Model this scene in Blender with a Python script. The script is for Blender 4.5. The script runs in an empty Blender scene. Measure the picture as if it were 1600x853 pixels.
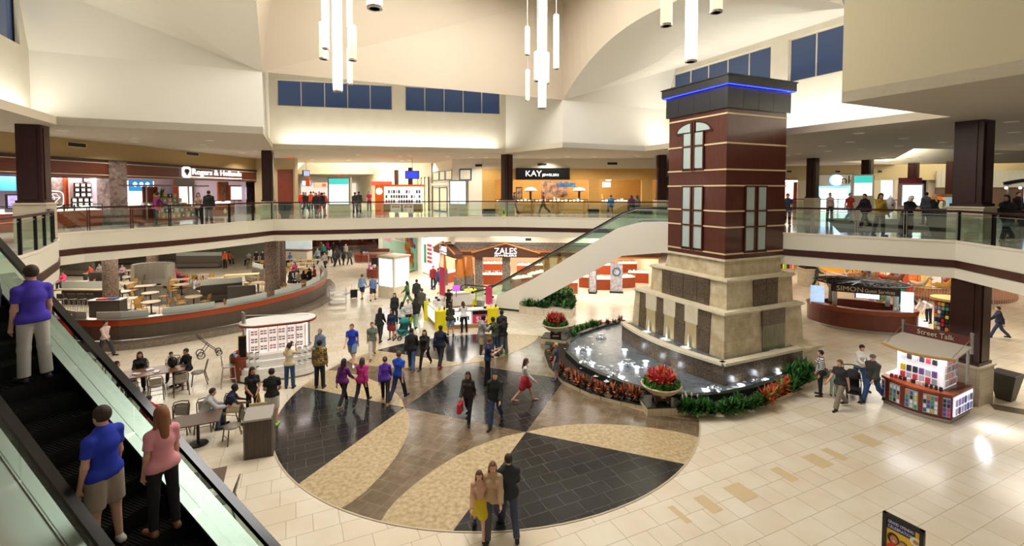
import bpy, bmesh, math, random
import numpy as np
from math import sin, cos, pi, radians, tan, hypot, atan2, degrees
from mathutils import Vector, Matrix
random.seed(7)
SC = bpy.context.scene
COL = SC.collection

# ------------------------------------------------------------------ camera
CAM_H = 7.3
FPX = 743.0
TILT = radians(2.2)
HORIZON = 298.0
cam_data = bpy.data.cameras.new('camera')
cam_data.sensor_width = 36.0
cam_data.lens = FPX/1600*36
cam_data.shift_y = -(426.5 - (HORIZON + FPX*tan(TILT)))/1600
cam_data.clip_start = 0.1
cam_data.clip_end = 400
cam = bpy.data.objects.new('camera', cam_data)
cam.location = (0,0, CAM_H)
cam.rotation_euler = (pi/2 - TILT,0,0)
COL.objects.link(cam)
SC.camera = cam

# ------------------------------------------------------------------ world, exposure
SC.view_settings.view_transform = 'Standard'
SC.view_settings.look = 'None'
SC.view_settings.gamma = 1.0
SC.view_settings.exposure = 0.46
SC.view_settings.use_curve_mapping = False
try:
    SC.cycles.use_denoising = True
    SC.cycles.max_bounces = 7
    SC.cycles.diffuse_bounces = 4
    SC.cycles.glossy_bounces = 3
    SC.cycles.transparent_max_bounces = 16
    SC.cycles.sample_clamp_indirect = 6.0
    SC.cycles.caustics_reflective = False
    SC.cycles.caustics_refractive = False
except Exception:
    pass
world = bpy.data.worlds.new('dusk_sky')
SC.world = world
world.use_nodes = True
world.node_tree.nodes['Background'].inputs[0].default_value = (0.55,0.60,0.72,1)
world.node_tree.nodes['Background'].inputs[1].default_value = 0.35

WARM = (1.0,0.94,0.86)
WHITE = (1.0,0.95,0.86)
def area(name, loc, size, power, color=WARM, rot=(0,0,0), sy=None):
    l = bpy.data.lights.new(name, 'AREA')
    l.energy = power; l.color = color
    l.size = size
    if sy is not None:
        l.shape = 'RECTANGLE'; l.size_y = sy
    o = bpy.data.objects.new(name, l); o.location = loc; o.rotation_euler = rot
    COL.objects.link(o)
    return o
def spot(name, loc, power, angle=140, color=WARM, radius=0.09, blend=0.6, rot=(0,0,0)):
    l = bpy.data.lights.new(name, 'SPOT')
    l.energy = power; l.color = color; l.spot_size = radians(angle); l.spot_blend = blend
    l.shadow_soft_size = radius
    o = bpy.data.objects.new(name, l); o.location = loc; o.rotation_euler = rot
    COL.objects.link(o)
    return o
def point(name, loc, power, color=WARM, radius=0.15):
    l = bpy.data.lights.new(name, 'POINT')
    l.energy = power; l.color = color; l.shadow_soft_size = radius
    o = bpy.data.objects.new(name, l); o.location = loc
    COL.objects.link(o)
    return o

# court frame: the atrium is a 15 m square turned 25 degrees, centred on the floor medallion
AX = radians(25)
E1 = (cos(AX), sin(AX)); E2 = (-sin(AX), cos(AX))
CC = (-0.77,17.0)
def P(u, v, z=None):
    x = CC[0] + u*E1[0] + v*E2[0]; y = CC[1] + u*E1[1] + v*E2[1]
    return (x, y) if z is None else (x, y, z)
def UV(x, y):
    dx, dy = x - CC[0], y - CC[1]
    return dx*E1[0] + dy*E1[1], dx*E2[0] + dy*E2[1]

# unseen area lamps added as fill over court and front bay, then cove lamps
area('court_fill_lamp', P(0,0,17.3),9.0,1800,(1.0,0.97,0.93),(0,0, AX))
area('front_bay_fill', P(0,-13,15.6),7.0,130,(1.0,0.97,0.93),(0,0, AX))
for (u, v, sx, sy, rot, e) in [(-0.5,14.6,13.2,.25,-11,190),(-14.75,0,.25,14,0,170),(14.3,0,.3,14.4,0,300)]:
    area('cove_lamp', P(u, v,10.02), sx, e,(1.0,0.97,0.91),(pi,0, AX + radians(rot)), sy)
# ------------------------------------------------------------------ pixel -> place
def ray(px, py):
    yc = HORIZON + FPX*tan(TILT)
    a = (px - 800)/FPX; b = -(py - yc)/FPX
    return a, cos(TILT) + b*sin(TILT),-sin(TILT) + b*cos(TILT)
def W(px, py, z=0.0):
    a, f, u = ray(px, py); s = (z - CAM_H)/u
    return (a*s, f*s)
def WZ(px, py, y):
    a, f, u = ray(px, py); s = y/f
    return (a*s, y, CAM_H + u*s)
def hit(px, py, p0, p1):
    """the vertical plane through p0,p1: returns (distance along from p0, z)"""
    a, f, u = ray(px, py)
    dx, dy = p1[0] - p0[0], p1[1] - p0[1]; L = hypot(dx, dy); dx /= L; dy /= L
    nx, ny = dy,-dx
    s = (p0[0]*nx + p0[1]*ny)/(a*nx + f*ny)
    return ((a*s - p0[0])*dx + (f*s - p0[1])*dy, CAM_H + u*s)

# ------------------------------------------------------------------ materials
def lin(c):
    if isinstance(c, str):
        c = tuple(int(c[i:i + 2],16)/255 for i in (0,2,4))
    return tuple((x/12.92 if x <= 0.04045 else ((x + 0.055)/1.055) ** 2.4) for x in c)
def mat(name, col, rough=0.6, metal=0.0, spec=0.5, emit=0.0, ecol=None, noise=None, scale=6.0, bump=0.0, alpha=1.0, kind='noise', vec=None, stretch=(1,1,1), coat=0.0):
    m = bpy.data.materials.new(name); m.use_nodes = True
    nt = m.node_tree; b = nt.nodes['Principled BSDF']
    c = lin(col)
    b.inputs['Base Color'].default_value = (*c,1)
    b.inputs['Roughness'].default_value = rough
    b.inputs['Metallic'].default_value = metal
    b.inputs['Specular IOR Level'].default_value = spec
    if coat: b.inputs['Coat Weight'].default_value = coat; b.inputs['Coat Roughness'].default_value = 0.08
    if emit:
        b.inputs['Emission Color'].default_value = (*(lin(ecol) if ecol else c),1)
        b.inputs['Emission Strength'].default_value = emit
    if alpha < 1: b.inputs['Alpha'].default_value = alpha
    if noise is not None or bump:
        tc = nt.nodes.new('ShaderNodeTexCoord'); mp = nt.nodes.new('ShaderNodeMapping')
        mp.inputs['Scale'].default_value = stretch
        nt.links.new(tc.outputs['Object'], mp.inputs['Vector'])
        if kind == 'voronoi':
            tx = nt.nodes.new('ShaderNodeTexVoronoi'); tx.inputs['Scale'].default_value = scale; out = tx.outputs['Distance']
        elif kind == 'wave':
            tx = nt.nodes.new('ShaderNodeTexWave'); tx.inputs['Scale'].default_value = scale; tx.inputs['Distortion'].default_value = 3; out = tx.outputs['Fac']
        else:
            tx = nt.nodes.new('ShaderNodeTexNoise'); tx.inputs['Scale'].default_value = scale; tx.inputs['Detail'].default_value = 5; out = tx.outputs['Fac']
        nt.links.new(mp.outputs[0], tx.inputs['Vector'])
        if noise is not None:
            r = nt.nodes.new('ShaderNodeValToRGB')
            r.color_ramp.elements[0].position = 0.32; r.color_ramp.elements[1].position = 0.68
            r.color_ramp.elements[0].color = (*c,1); r.color_ramp.elements[1].color = (*lin(noise),1)
            nt.links.new(out, r.inputs[0]); nt.links.new(r.outputs[0], b.inputs['Base Color'])
        if bump:
            bp = nt.nodes.new('ShaderNodeBump'); bp.inputs['Strength'].default_value = bump; bp.inputs['Distance'].default_value = 0.02
            nt.links.new(out, bp.inputs['Height']); nt.links.new(bp.outputs[0], b.inputs['Normal'])
    return m
def tiles(name, c1, c2, mortar, w=0.61, h=0.61, rot=25, rough=0.25, off=0.5, msize=0.006, noise=None, nscale=3.0, spec=0.5, wall=False, bias=0.0, freq=2, coat=0.0, sq=1.0, sqf=2):
    m = bpy.data.materials.new(name); m.use_nodes = True
    nt = m.node_tree; b = nt.nodes['Principled BSDF']
    tc = nt.nodes.new('ShaderNodeTexCoord'); mp = nt.nodes.new('ShaderNodeMapping'); br = nt.nodes.new('ShaderNodeTexBrick')
    if wall:
        # wall surface in the object's own frame: run along x+y, rise along z
        sx = nt.nodes.new('ShaderNodeSeparateXYZ'); cx = nt.nodes.new('ShaderNodeCombineXYZ'); ad = nt.nodes.new('ShaderNodeMath')
        nt.links.new(tc.outputs['Object'], sx.inputs[0]); nt.links.new(sx.outputs[0], ad.inputs[0]); nt.links.new(sx.outputs[1], ad.inputs[1])
        nt.links.new(ad.outputs[0], cx.inputs[0]); nt.links.new(sx.outputs[2], cx.inputs[1]); nt.links.new(cx.outputs[0], mp.inputs['Vector'])
    else:
        nt.links.new(tc.outputs['Object'], mp.inputs['Vector'])
    mp.inputs['Rotation'].default_value = (0,0,-radians(rot))
    br.inputs['Scale'].default_value = 1.0
    br.inputs['Brick Width'].default_value = w; br.inputs['Row Height'].default_value = h
    br.inputs['Mortar Size'].default_value = msize; br.inputs['Mortar Smooth'].default_value = 0.1
    br.inputs['Bias'].default_value = bias
    br.offset = off; br.offset_frequency = freq; br.squash = sq; br.squash_frequency = sqf
    for k, c in (('Color1', c1),('Color2', c2),('Mortar', mortar)):
        br.inputs[k].default_value = (*lin(c),1)
    nt.links.new(mp.outputs[0], br.inputs['Vector'])
    out = br.outputs['Color']
    if noise is not None:
        tx = nt.nodes.new('ShaderNodeTexNoise'); tx.inputs['Scale'].default_value = nscale; tx.inputs['Detail'].default_value = 6
        nt.links.new(tc.outputs['Object'], tx.inputs['Vector'])
        r = nt.nodes.new('ShaderNodeValToRGB'); r.color_ramp.elements[0].position = .35; r.color_ramp.elements[1].position = .65
        r.color_ramp.elements[0].color = (1,1,1,1); r.color_ramp.elements[1].color = (*lin(noise),1)
        nt.links.new(tx.outputs['Fac'], r.inputs[0])
        mx = nt.nodes.new('ShaderNodeMix'); mx.data_type = 'RGBA'; mx.blend_type = 'MULTIPLY'; mx.inputs[0].default_value = 0.8
        nt.links.new(out, mx.inputs[6]); nt.links.new(r.outputs[0], mx.inputs[7]); out = mx.outputs[2]
    nt.links.new(out, b.inputs['Base Color'])
    b.inputs['Roughness'].default_value = rough; b.inputs['Specular IOR Level'].default_value = spec
    if coat: b.inputs['Coat Weight'].default_value = coat; b.inputs['Coat Roughness'].default_value = 0.05
    return m
def glass(name, tint=(0.90,0.97,0.94), gloss=0.10, rough=0.02):
    m = bpy.data.materials.new(name); m.use_nodes = True
    nt = m.node_tree; nt.nodes.remove(nt.nodes['Principled BSDF'])
    t = nt.nodes.new('ShaderNodeBsdfTransparent'); g = nt.nodes.new('ShaderNodeBsdfGlossy'); mx = nt.nodes.new('ShaderNodeMixShader')
    t.inputs[0].default_value = (*tint,1); g.inputs['Roughness'].default_value = rough
    mx.inputs[0].default_value = gloss
    nt.links.new(t.outputs[0], mx.inputs[1]); nt.links.new(g.outputs[0], mx.inputs[2])
    nt.links.new(mx.outputs[0], nt.nodes['Material Output'].inputs['Surface'])
    return m
_mc = {}
def paint(hexcol, rough=0.6, metal=0.0, emit=0.0):
    k = (hexcol, rough, metal, emit)
    if k not in _mc: _mc[k] = mat('paint_' + hexcol, hexcol, rough, metal, emit=emit)
    return _mc[k]

M = {}
M['cream_wall'] = mat('cream_plaster', 'E4DDCB',0.75, noise='DED6C2', scale=1.5)
M['white_plaster'] = mat('white_plaster', 'E2DED2',0.8)
M['beige_plaster'] = mat('beige_plaster', 'D8CDB6',0.8)
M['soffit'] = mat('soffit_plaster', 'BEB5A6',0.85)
M['fascia'] = mat('fascia_cream', 'F2ECDA',0.6)
M['wood_band'] = mat('dark_red_wood_band', '4A2016',0.4, noise='3E1A12', scale=3, stretch=(1,1,12))
M['mahogany'] = mat('mahogany', '5A2A1C',0.32, noise='4A2016', scale=2.5, stretch=(6,6,.6), coat=0.2)
M['mahogany_dark'] = mat('mahogany_dark', '38160F',0.35, noise='2E120C', scale=2.5, stretch=(6,6,.6))
M['cherry'] = mat('cherry_wood', '8A3A1A',0.35, noise='783014', scale=3, stretch=(1,1,8))
M['maple'] = mat('maple_wood', 'C79A52',0.45, noise='BC8E48', scale=2, stretch=(1,1,8))
M['steel'] = mat('brushed_steel', 'B8B6B0',0.4,1.0)
M['dark_metal'] = mat('dark_metal', '26221F',0.45,0.6)
M['chrome'] = mat('chrome', 'D8D8D6',0.12,1.0)
M['black'] = mat('black_rubber', '121212',0.35)
M['black_gloss'] = mat('black_gloss', '141313',0.15)
M['limestone'] = tiles('limestone_blocks', 'DCD0B4', 'D0C3A4', 'BDB094',0.5,0.4,0,0.6, noise='D8CBB0', nscale=2.5, wall=True, off=0)
M['stone_cap'] = mat('stone_cap', 'E0D6BC',0.55, noise='D6CAAC', scale=4)
M['granite'] = tiles('brown_granite', '7A6A58', '66584A', '4C4239',0.6,0.6,0,0.25, noise='8C8274', nscale=22, wall=True, off=0)
M['granite_dark'] = mat('dark_green_granite', '242A26',0.12, noise='30362F', scale=30)
M['grey_granite'] = mat('grey_speckled_granite', '8A8078',0.2, noise='5E554E', scale=9)
M['pink_granite'] = mat('mottled_pink_granite', '8C7A70',0.25, noise='5C4C46', scale=5)
M['mosaic'] = mat('speckled_mosaic', '9A8472',0.4, noise='33261F', scale=16, kind='noise')
M['glass'] = glass('clear_glass')
M['rail_glass'] = glass('railing_glass',(0.84,0.93,0.89),0.10)
M['frost'] = mat('frosted_panel', 'AFC0BC',0.35, emit=0.0)
M['lamp'] = mat('lamp_diffuser', 'FFF6E6',0.5, emit=6.0)
M['downlight'] = mat('downlight_glow', 'FFF6E6',0.5, emit=12.0)
M['tube_warm'] = mat('warm_tube_glow', 'FFDDA8',0.5, emit=1.1, ecol='FFDCA8')
M['tube_white'] = mat('white_tube_glow', 'FFFDF5',0.5, emit=9.0)
M['led_blue'] = mat('blue_led', '2030FF',0.5, emit=9.0, ecol='1424FF')
M['exit_red'] = mat('exit_red', 'E02010',0.5, emit=1.5)
M['water'] = mat('dark_pool_water', '464E54',0.28, spec=0.5, noise='727A80', scale=6, bump=0.4)
M['foam'] = mat('white_water', 'E8EEF0',0.4, noise='C8D2D6', scale=20)
M['leaf_green'] = mat('leaf_green', '2F6A2A',0.45)
M['leaf_bright'] = mat('leaf_bright_green', '4E8C34',0.45)
M['leaf_dark'] = mat('leaf_dark_green', '1C4420',0.4)
M['leaf_red'] = mat('leaf_red', 'B83A24',0.45)
M['leaf_orange'] = mat('leaf_orange', 'D8743C',0.45)
M['leaf_pink'] = mat('leaf_pink', 'C83A58',0.45)
M['leaf_plum'] = mat('leaf_plum', '5A2024',0.45)
M['flower_white'] = mat('flower_white', 'F2F0E4',0.5)
M['soil'] = mat('soil', '2A1F16',0.9)
M['pot'] = mat('cast_stone_pot', 'D2BE9C',0.7, noise='C4AE8A', scale=12)
M['white'] = mat('white_laminate', 'ECEAE4',0.35)
M['lit_white'] = mat('lit_white_panel', 'FAF8F4',0.4, emit=1.1)
M['lit_case'] = mat('lit_case_panel', 'FFF4E2',0.4, emit=1.3)
M['yellow'] = mat('yellow_laminate', 'F0E010',0.4)
M['hot_pink'] = mat('hot_pink_panel', 'E0406A',0.4)
M['orange'] = mat('orange_panel', 'F06A10',0.4)
M['teal_lit'] = mat('teal_lit', '48C8BE',0.4, emit=0.7)
M['blue_lit'] = mat('blue_lit', '3C8AD8',0.4, emit=0.6)
M['screen_blue'] = mat('blue_screen', '2438B8',0.3, emit=0.9)
M['grey_booth'] = mat('grey_vinyl', '6E675C',0.5)
M['taupe_booth'] = mat('taupe_vinyl', '9A9284',0.5)
M['dark_booth'] = mat('dark_brown_vinyl', '3A332D',0.5)
M['table_top'] = mat('table_top_beige', 'C8B69C',0.4, noise='BCA88C', scale=5)
M['table_dark'] = mat('table_top_brown', '5A4436',0.4)
M['chair_wood'] = mat('chair_light_wood', 'B98A3E',0.45, noise='AA7C34', scale=4)
M['chair_frame'] = mat('chair_bronze_frame', '5A5248',0.4,0.4)
M['chair_seat'] = mat('chair_grey_vinyl', '8A8374',0.5)
M['night_glass'] = mat('night_window_glass', '26334A',0.08, emit=0.22, ecol='4A6490')  # slight glow put into the panes for the dusk sky behind
M['store_floor'] = mat('store_floor', 'C8B8A0',0.3)
M['peach'] = mat('peach_wall', 'E8C0A0',0.7)
M['lilac'] = mat('lilac_wall', 'B8A8B0',0.7)

# ------------------------------------------------------------------ mesh builder
class MB:
    def __init__(s):
        s.v = []; s.f = []; s.m = []; s.mi = 0
    def add(s, vs, fs):
        n = len(s.v); s.v += [tuple(p) for p in vs]
        for f in fs: s.f.append(tuple(n + i for i in f)); s.m.append(s.mi)
    def box(s, x0, y0, z0, x1, y1, z1):
        s.add([(x0, y0, z0),(x1, y0, z0),(x1, y1, z0),(x0, y1, z0),(x0, y0, z1),(x1, y0, z1),(x1, y1, z1),(x0, y1, z1)],
              [(0,3,2,1),(4,5,6,7),(0,1,5,4),(1,2,6,5),(2,3,7,6),(3,0,4,7)])
    def obox(s, c, sx, sy, sz, rz=0, rx=0):
        """box centred in x,y standing on c.z, turned"""
        R = Matrix.Rotation(rz,3, 'Z') @ Matrix.Rotation(rx,3, 'X')
        vs = [Vector(c) + R @ Vector((x*sx/2, y*sy/2, z*sz)) for z in (0,1) for (x, y) in ((-1,-1),(1,-1),(1,1),(-1,1))]
        s.add(vs, [(0,3,2,1),(4,5,6,7),(0,1,5,4),(1,2,6,5),(2,3,7,6),(3,0,4,7)])
    def prism(s, poly, z0, z1, top=True, bot=True):
        n = len(poly)
        a = sum(poly[i][0]*poly[(i + 1) % n][1] - poly[(i + 1) % n][0]*poly[i][1] for i in range(n))
        if a < 0: poly = poly[::-1]
        fs = [(i,(i + 1) % n, n + (i + 1) % n, n + i) for i in range(n)]
        if top: fs.append(tuple(range(n,2*n)))
        if bot: fs.append(tuple(range(n - 1,-1,-1)))
        s.add([(x, y, z0) for x, y in poly] + [(x, y, z1) for x, y in poly], fs)
    def frustum(s, poly0, z0, poly1, z1):
        n = len(poly0)
        s.add([(x, y, z0) for x, y in poly0] + [(x, y, z1) for x, y in poly1],
              [(i,(i + 1) % n, n + (i + 1) % n, n + i) for i in range(n)] + [tuple(range(n,2*n)), tuple(range(n - 1,-1,-1))])
    def tube(s, pts, r, n=8, cap=True, closed=False):
        pts = [Vector(p) for p in pts]
        m = len(pts); rs = r if isinstance(r,(list, tuple)) else [r]*m
        vs = []; prev = None
        for i, p in enumerate(pts):
            if closed: d = pts[(i + 1) % m] - pts[i - 1]
            else: d = pts[min(i + 1, m - 1)] - pts[max(i - 1,0)]
            d.normalize()
            ref = prev if prev is not None else (Vector((0,0,1)) if abs(d.z) < 0.9 else Vector((1,0,0)))
            a = ref - d*ref.dot(d)
            if a.length < 1e-4: a = d.orthogonal()
            a.normalize(); b = d.cross(a); prev = a
            for k in range(n):
                t = 2*pi*k/n
                vs.append(p + (a*cos(t) + b*sin(t))*rs[i])
        fs = []
        for i in range(m if closed else m - 1):
            j = (i + 1) % m
            for k in range(n):
                fs.append((i*n + k, i*n + (k + 1) % n, j*n + (k + 1) % n, j*n + k))
        if cap and not closed:
            fs.append(tuple(range(n - 1,-1,-1))); fs.append(tuple(range((m - 1)*n, m*n)))
        s.add(vs, fs)
    def cyl(s, p0, p1, r, r1=None, n=12):
        s.tube([p0, p1], [r, r if r1 is None else r1], n)
    def sweep(s, pts, w, h, closed=False):
        """flat bar of width w (horizontal) and height h (up from the path)"""
        m = len(pts); vs = []
        for i, p in enumerate(pts):
            q0 = pts[(i - 1) % m] if closed or i > 0 else p; q1 = pts[(i + 1) % m] if closed or i < m - 1 else p
            dx, dy = q1[0] - q0[0], q1[1] - q0[1]; L = hypot(dx, dy) or 1
            nx, ny = -dy/L*w/2, dx/L*w/2
            vs += [(p[0] + nx, p[1] + ny, p[2]),(p[0] - nx, p[1] - ny, p[2]),(p[0] - nx, p[1] - ny, p[2] + h),(p[0] + nx, p[1] + ny, p[2] + h)]
        fs = []
        for i in range(m if closed else m - 1):
            j = (i + 1) % m
            for k in range(4): fs.append((i*4 + k, i*4 + (k + 1) % 4, j*4 + (k + 1) % 4, j*4 + k))
        if not closed: fs += [(0,1,2,3),((m - 1)*4 + 3,(m - 1)*4 + 2,(m - 1)*4 + 1,(m - 1)*4)]
        s.add(vs, fs)
    def lathe(s, prof, c=(0,0,0), n=20, sx=1, sy=1, a0=0, a1=2*pi):
        full = abs(a1 - a0 - 2*pi) < 1e-6; k = n if full else n + 1
        vs = []
        for (r, z) in prof:
            for i in range(k):
                t = a0 + (a1 - a0)*i/n
                vs.append((c[0] + r*cos(t)*sx, c[1] + r*sin(t)*sy, c[2] + z))
        fs = []
        for j in range(len(prof) - 1):
            for i in range(n):
                i2 = (i + 1) % k
                fs.append((j*k + i, j*k + i2,(j + 1)*k + i2,(j + 1)*k + i))
        if full:
            if prof[0][0] > 1e-5: fs.append(tuple(range(k - 1,-1,-1)))
            if prof[-1][0] > 1e-5: fs.append(tuple((len(prof) - 1)*k + i for i in range(k)))
        s.add(vs, fs)
    def ball(s, c, rx, ry=None, rz=None, n=10):
        ry = rx if ry is None else ry; rz = rx if rz is None else rz
        prof = [(sin(pi*i/n),-cos(pi*i/n)) for i in range(n + 1)]
        vs = []; k = n + 2
        for (r, z) in prof:
            for i in range(k):
                t = 2*pi*i/k
                vs.append((c[0] + max(r,.001)*cos(t)*rx, c[1] + max(r,.001)*sin(t)*ry, c[2] + z*rz))
        s.add(vs, [(j*k + i, j*k + (i + 1) % k,(j + 1)*k + (i + 1) % k,(j + 1)*k + i) for j in range(n) for i in range(k)])
    def quad(s, a, b, c, d): s.add([a, b, c, d], [(0,1,2,3)])
    def poly(s, pts): s.add(pts, [tuple(range(len(pts)))])
    def build(s, name, mats, parent=None, smooth=False, loc=None, rz=0, bevel=0):
        me = bpy.data.meshes.new(name)
        me.from_pydata(s.v, [], s.f)
        if not isinstance(mats,(list, tuple)): mats = [mats]
        for m in mats: me.materials.append(m)
        if len(mats) > 1: me.polygons.foreach_set('material_index', s.m)
        if smooth: me.polygons.foreach_set('use_smooth', [True]*len(s.f))
        me.update()
        o = bpy.data.objects.new(name, me)
        COL.objects.link(o)
        if parent is not None: o.parent = parent
        if loc is not None: o.location = loc
        o.rotation_euler = (0,0, rz)
        if bevel:
            md = o.modifiers.new('bevel', 'BEVEL'); md.width = bevel; md.segments = 2; md.limit_method = 'ANGLE'
        return o
def mb(): return MB()
def thing(name, label, cat, loc=(0,0,0), rz=0, group=None):
    o = bpy.data.objects.new(name, None); COL.objects.link(o)
    o.empty_display_size = 0.1
    o.location = loc if len(loc) == 3 else (loc[0], loc[1],0); o.rotation_euler = (0,0, rz)
    o['label'] = label; o['category'] = cat
    if group: o['group'] = group
    return o
def tag(o, label, cat, group=None, kind=None):
    o['label'] = label; o['category'] = cat
    if group: o['group'] = group
    if kind: o['kind'] = kind
    return o
def struct(o, label=None):
    o['kind'] = 'structure'
    if label: o['label'] = label
    return o
_kids = {}
def kids(o):
    k = o.name
    if k not in _kids or _kids[k][0] != len(bpy.data.objects):
        _kids[k] = (len(bpy.data.objects), list(o.children))
    return _kids[k][1]
def snap(root):
    """remember a thing with its parts so that copies are cheap"""
    return (root, [(c, list(c.children)) for c in root.children])
def dup(sn, loc, rz, label=None, group=None, scale=None):
    root, parts = sn
    r = root.copy(); COL.objects.link(r)
    r.location = loc if len(loc) == 3 else (loc[0], loc[1],0); r.rotation_euler = (0,0, rz)
    if scale: r.scale = (scale,)*3 if not isinstance(scale, tuple) else scale
    if label: r['label'] = label
    if group: r['group'] = group
    for c, sub in parts:
        k = c.copy(); COL.objects.link(k); k.parent = r
        for g in sub:
            q = g.copy(); COL.objects.link(q); q.parent = k
    return r
def text(s, size, mt, parent=None, loc=(0,0,0), rot=(pi/2,0,0), name='lettering', align='CENTER', depth=0.01, spacing=1.0, width=None):
    c = bpy.data.curves.new(name, 'FONT'); c.body = s; c.size = size; c.align_x = align; c.align_y = 'CENTER'
    c.extrude = depth; c.space_character = spacing; c.resolution_u = 2
    tmp = bpy.data.objects.new(name + '_curve', c)
    me = bpy.data.meshes.new_from_object(tmp)
    bpy.data.objects.remove(tmp); bpy.data.curves.remove(c)
    me.materials.clear(); me.materials.append(mt)
    for p in me.polygons: p.material_index = 0
    if width:
        xs = [v.co.x for v in me.vertices]; k = width/max(1e-3, max(xs) - min(xs))
        for v in me.vertices: v.co.x *= k
    o = bpy.data.objects.new(name, me); COL.objects.link(o)
    if parent is not None: o.parent = parent
    o.location = loc; o.rotation_euler = rot
    return o
def along(p0, p1):
    """rz of the frame whose x runs from p0 to p1"""
    return atan2(p1[1] - p0[1], p1[0] - p0[0])
# ------------------------------------------------------------------ large structure
ZF2 = 5.55      # upper floor
ZS = 4.25       # underside of the upper slab
ZC = 9.75       # ceiling of the upper walkways
ZK = 12.4       # springing of the court ceiling

def holed(name, outer, holes, z, mt, flip=False, parent=None):
    bm = bmesh.new()
    es = []
    for loop in [outer] + holes:
        vs = [bm.verts.new((p[0], p[1], z)) for p in loop]
        es += [bm.edges.new((vs[i], vs[(i + 1) % len(vs)])) for i in range(len(vs))]
    bmesh.ops.triangle_fill(bm, edges=es, use_beauty=True)
    bmesh.ops.recalc_face_normals(bm, faces=bm.faces)
    bm.faces.ensure_lookup_table()
    up = bm.faces[0].normal.z > 0
    if up == flip: bmesh.ops.reverse_faces(bm, faces=bm.faces)
    me = bpy.data.meshes.new(name); bm.to_mesh(me); bm.free()
    me.materials.append(mt)
    o = bpy.data.objects.new(name, me); COL.objects.link(o)
    if parent is not None: o.parent = parent
    return o

# ground floor with its random ashlar cream tile
M['floor'] = tiles('cream_floor_tile', 'E6DDCB', 'DFD3BD', 'B9AC94',0.9,0.6,25,0.22, off=0.37, msize=0.008, noise='F4EEE4', nscale=.8, sq=0.6, sqf=3, spec=0.5)
M['floor2'] = tiles('upper_floor_tile', 'D5CDBE', 'CBC1B0', 'A89C88',0.6,0.6,25,0.10, off=0.0, msize=0.006)
M['inlay_dark'] = tiles('black_slate_inlay', '302F30', '282828', '545250',0.75,0.42,25,0.16, off=0.4, msize=0.009, noise='C8C8C8', nscale=2, sq=.6, sqf=2)
M['inlay_brown'] = tiles('brown_stone_inlay', '80705C', '705F4C', '94836C',0.62,0.42,-22,0.2, off=0.4, msize=0.008, noise='D0C4B4', nscale=3, sq=.6, sqf=2)
M['inlay_gold'] = mat('gold_granite_inlay', 'C9B48C',0.3, noise='A08A66', scale=9)
M['tan_tile'] = mat('tan_accent_tile', 'D2BC94',0.25)
M['dark_strip'] = mat('brown_floor_strip', '6A5A4C',0.25)

floor = MB(); floor.quad((-60,-12,0),(75,-12,0),(75,110,0),(-60,110,0))
floor = struct(floor.build('floor', M['floor']))

# medallion: a pinwheel of black wedges, brown strips and gold petals inside a 7.05 m circle
MA = radians(-22); MC = (-0.78,16.95); MR = 7.05; MH = 2.18
def mp_(x, y, z=0): return (MC[0] + x*cos(MA) - y*sin(MA), MC[1] + x*sin(MA) + y*cos(MA), z)
def rot4(p, k):
    x, y = p
    for _ in range(k): x, y = -y, x
    return (x, y)
def circ(a0, a1, n=24, r=MR): return [(r*cos(a0 + (a1 - a0)*i/n), r*sin(a0 + (a1 - a0)*i/n)) for i in range(n + 1)]
POOL_CUT = None
base = MB(); base.poly([mp_(x, y,0.004) for x, y in circ(0,2*pi,96)[:-1]])
struct(base.build('medallion_ground', M['inlay_brown'], floor))
yl = -math.sqrt(MR ** 2 - MH ** 2)
al = atan2(yl,-MH)
dk = MB()
for k in range(4):   # black wedge outside each corner of the middle square
    a0 = atan2(-MH, yl); a1 = atan2(yl,-MH)
    pts = [(-MH,-MH)] + circ(a0, a1,20)
    dk.poly([mp_(*rot4(p, k),0.008) for p in pts])
dk.poly([mp_(x, y,0.008) for x, y in ((-MH,-MH),(MH,-MH),(MH, MH),(-MH, MH))])
struct(dk.build('medallion_black_inlay', M['inlay_dark'], floor))
gd = MB()
arc = [(0,0),(.45,-.42),(.8,-.9),(1.1,-1.4),(1.33,-1.95),(1.55,-2.7),(1.68,-3.4),(1.74,-4.1),(1.70,-4.55)]
a_end = atan2(-math.sqrt(MR ** 2 - (MH - 1.62) ** 2),-MH + 1.62)
for k in range(4):
    for mir in (1,-1):
        pts = [(-MH + dx,-MH + dy) for dx, dy in arc] + circ(a_end, al,8)
        gd.poly([mp_(*rot4((x*mir, y), k),0.012) for x, y in pts])
struct(gd.build('medallion_gold_petals', M['inlay_gold'], floor))
rim = MB(); 
ro, ri = circ(0,2*pi,96, MR + .03)[:-1], circ(0,2*pi,96, MR - .01)[:-1]
for i in range(96):
    j = (i + 1) % 96; rim.quad(mp_(*ri[i],.014), mp_(*ro[i],.014), mp_(*ro[j],.014), mp_(*ri[j],.014))
struct(rim.build('medallion_rim', mat('pale_metal_strip', 'C8B89C',.3), floor))
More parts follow.
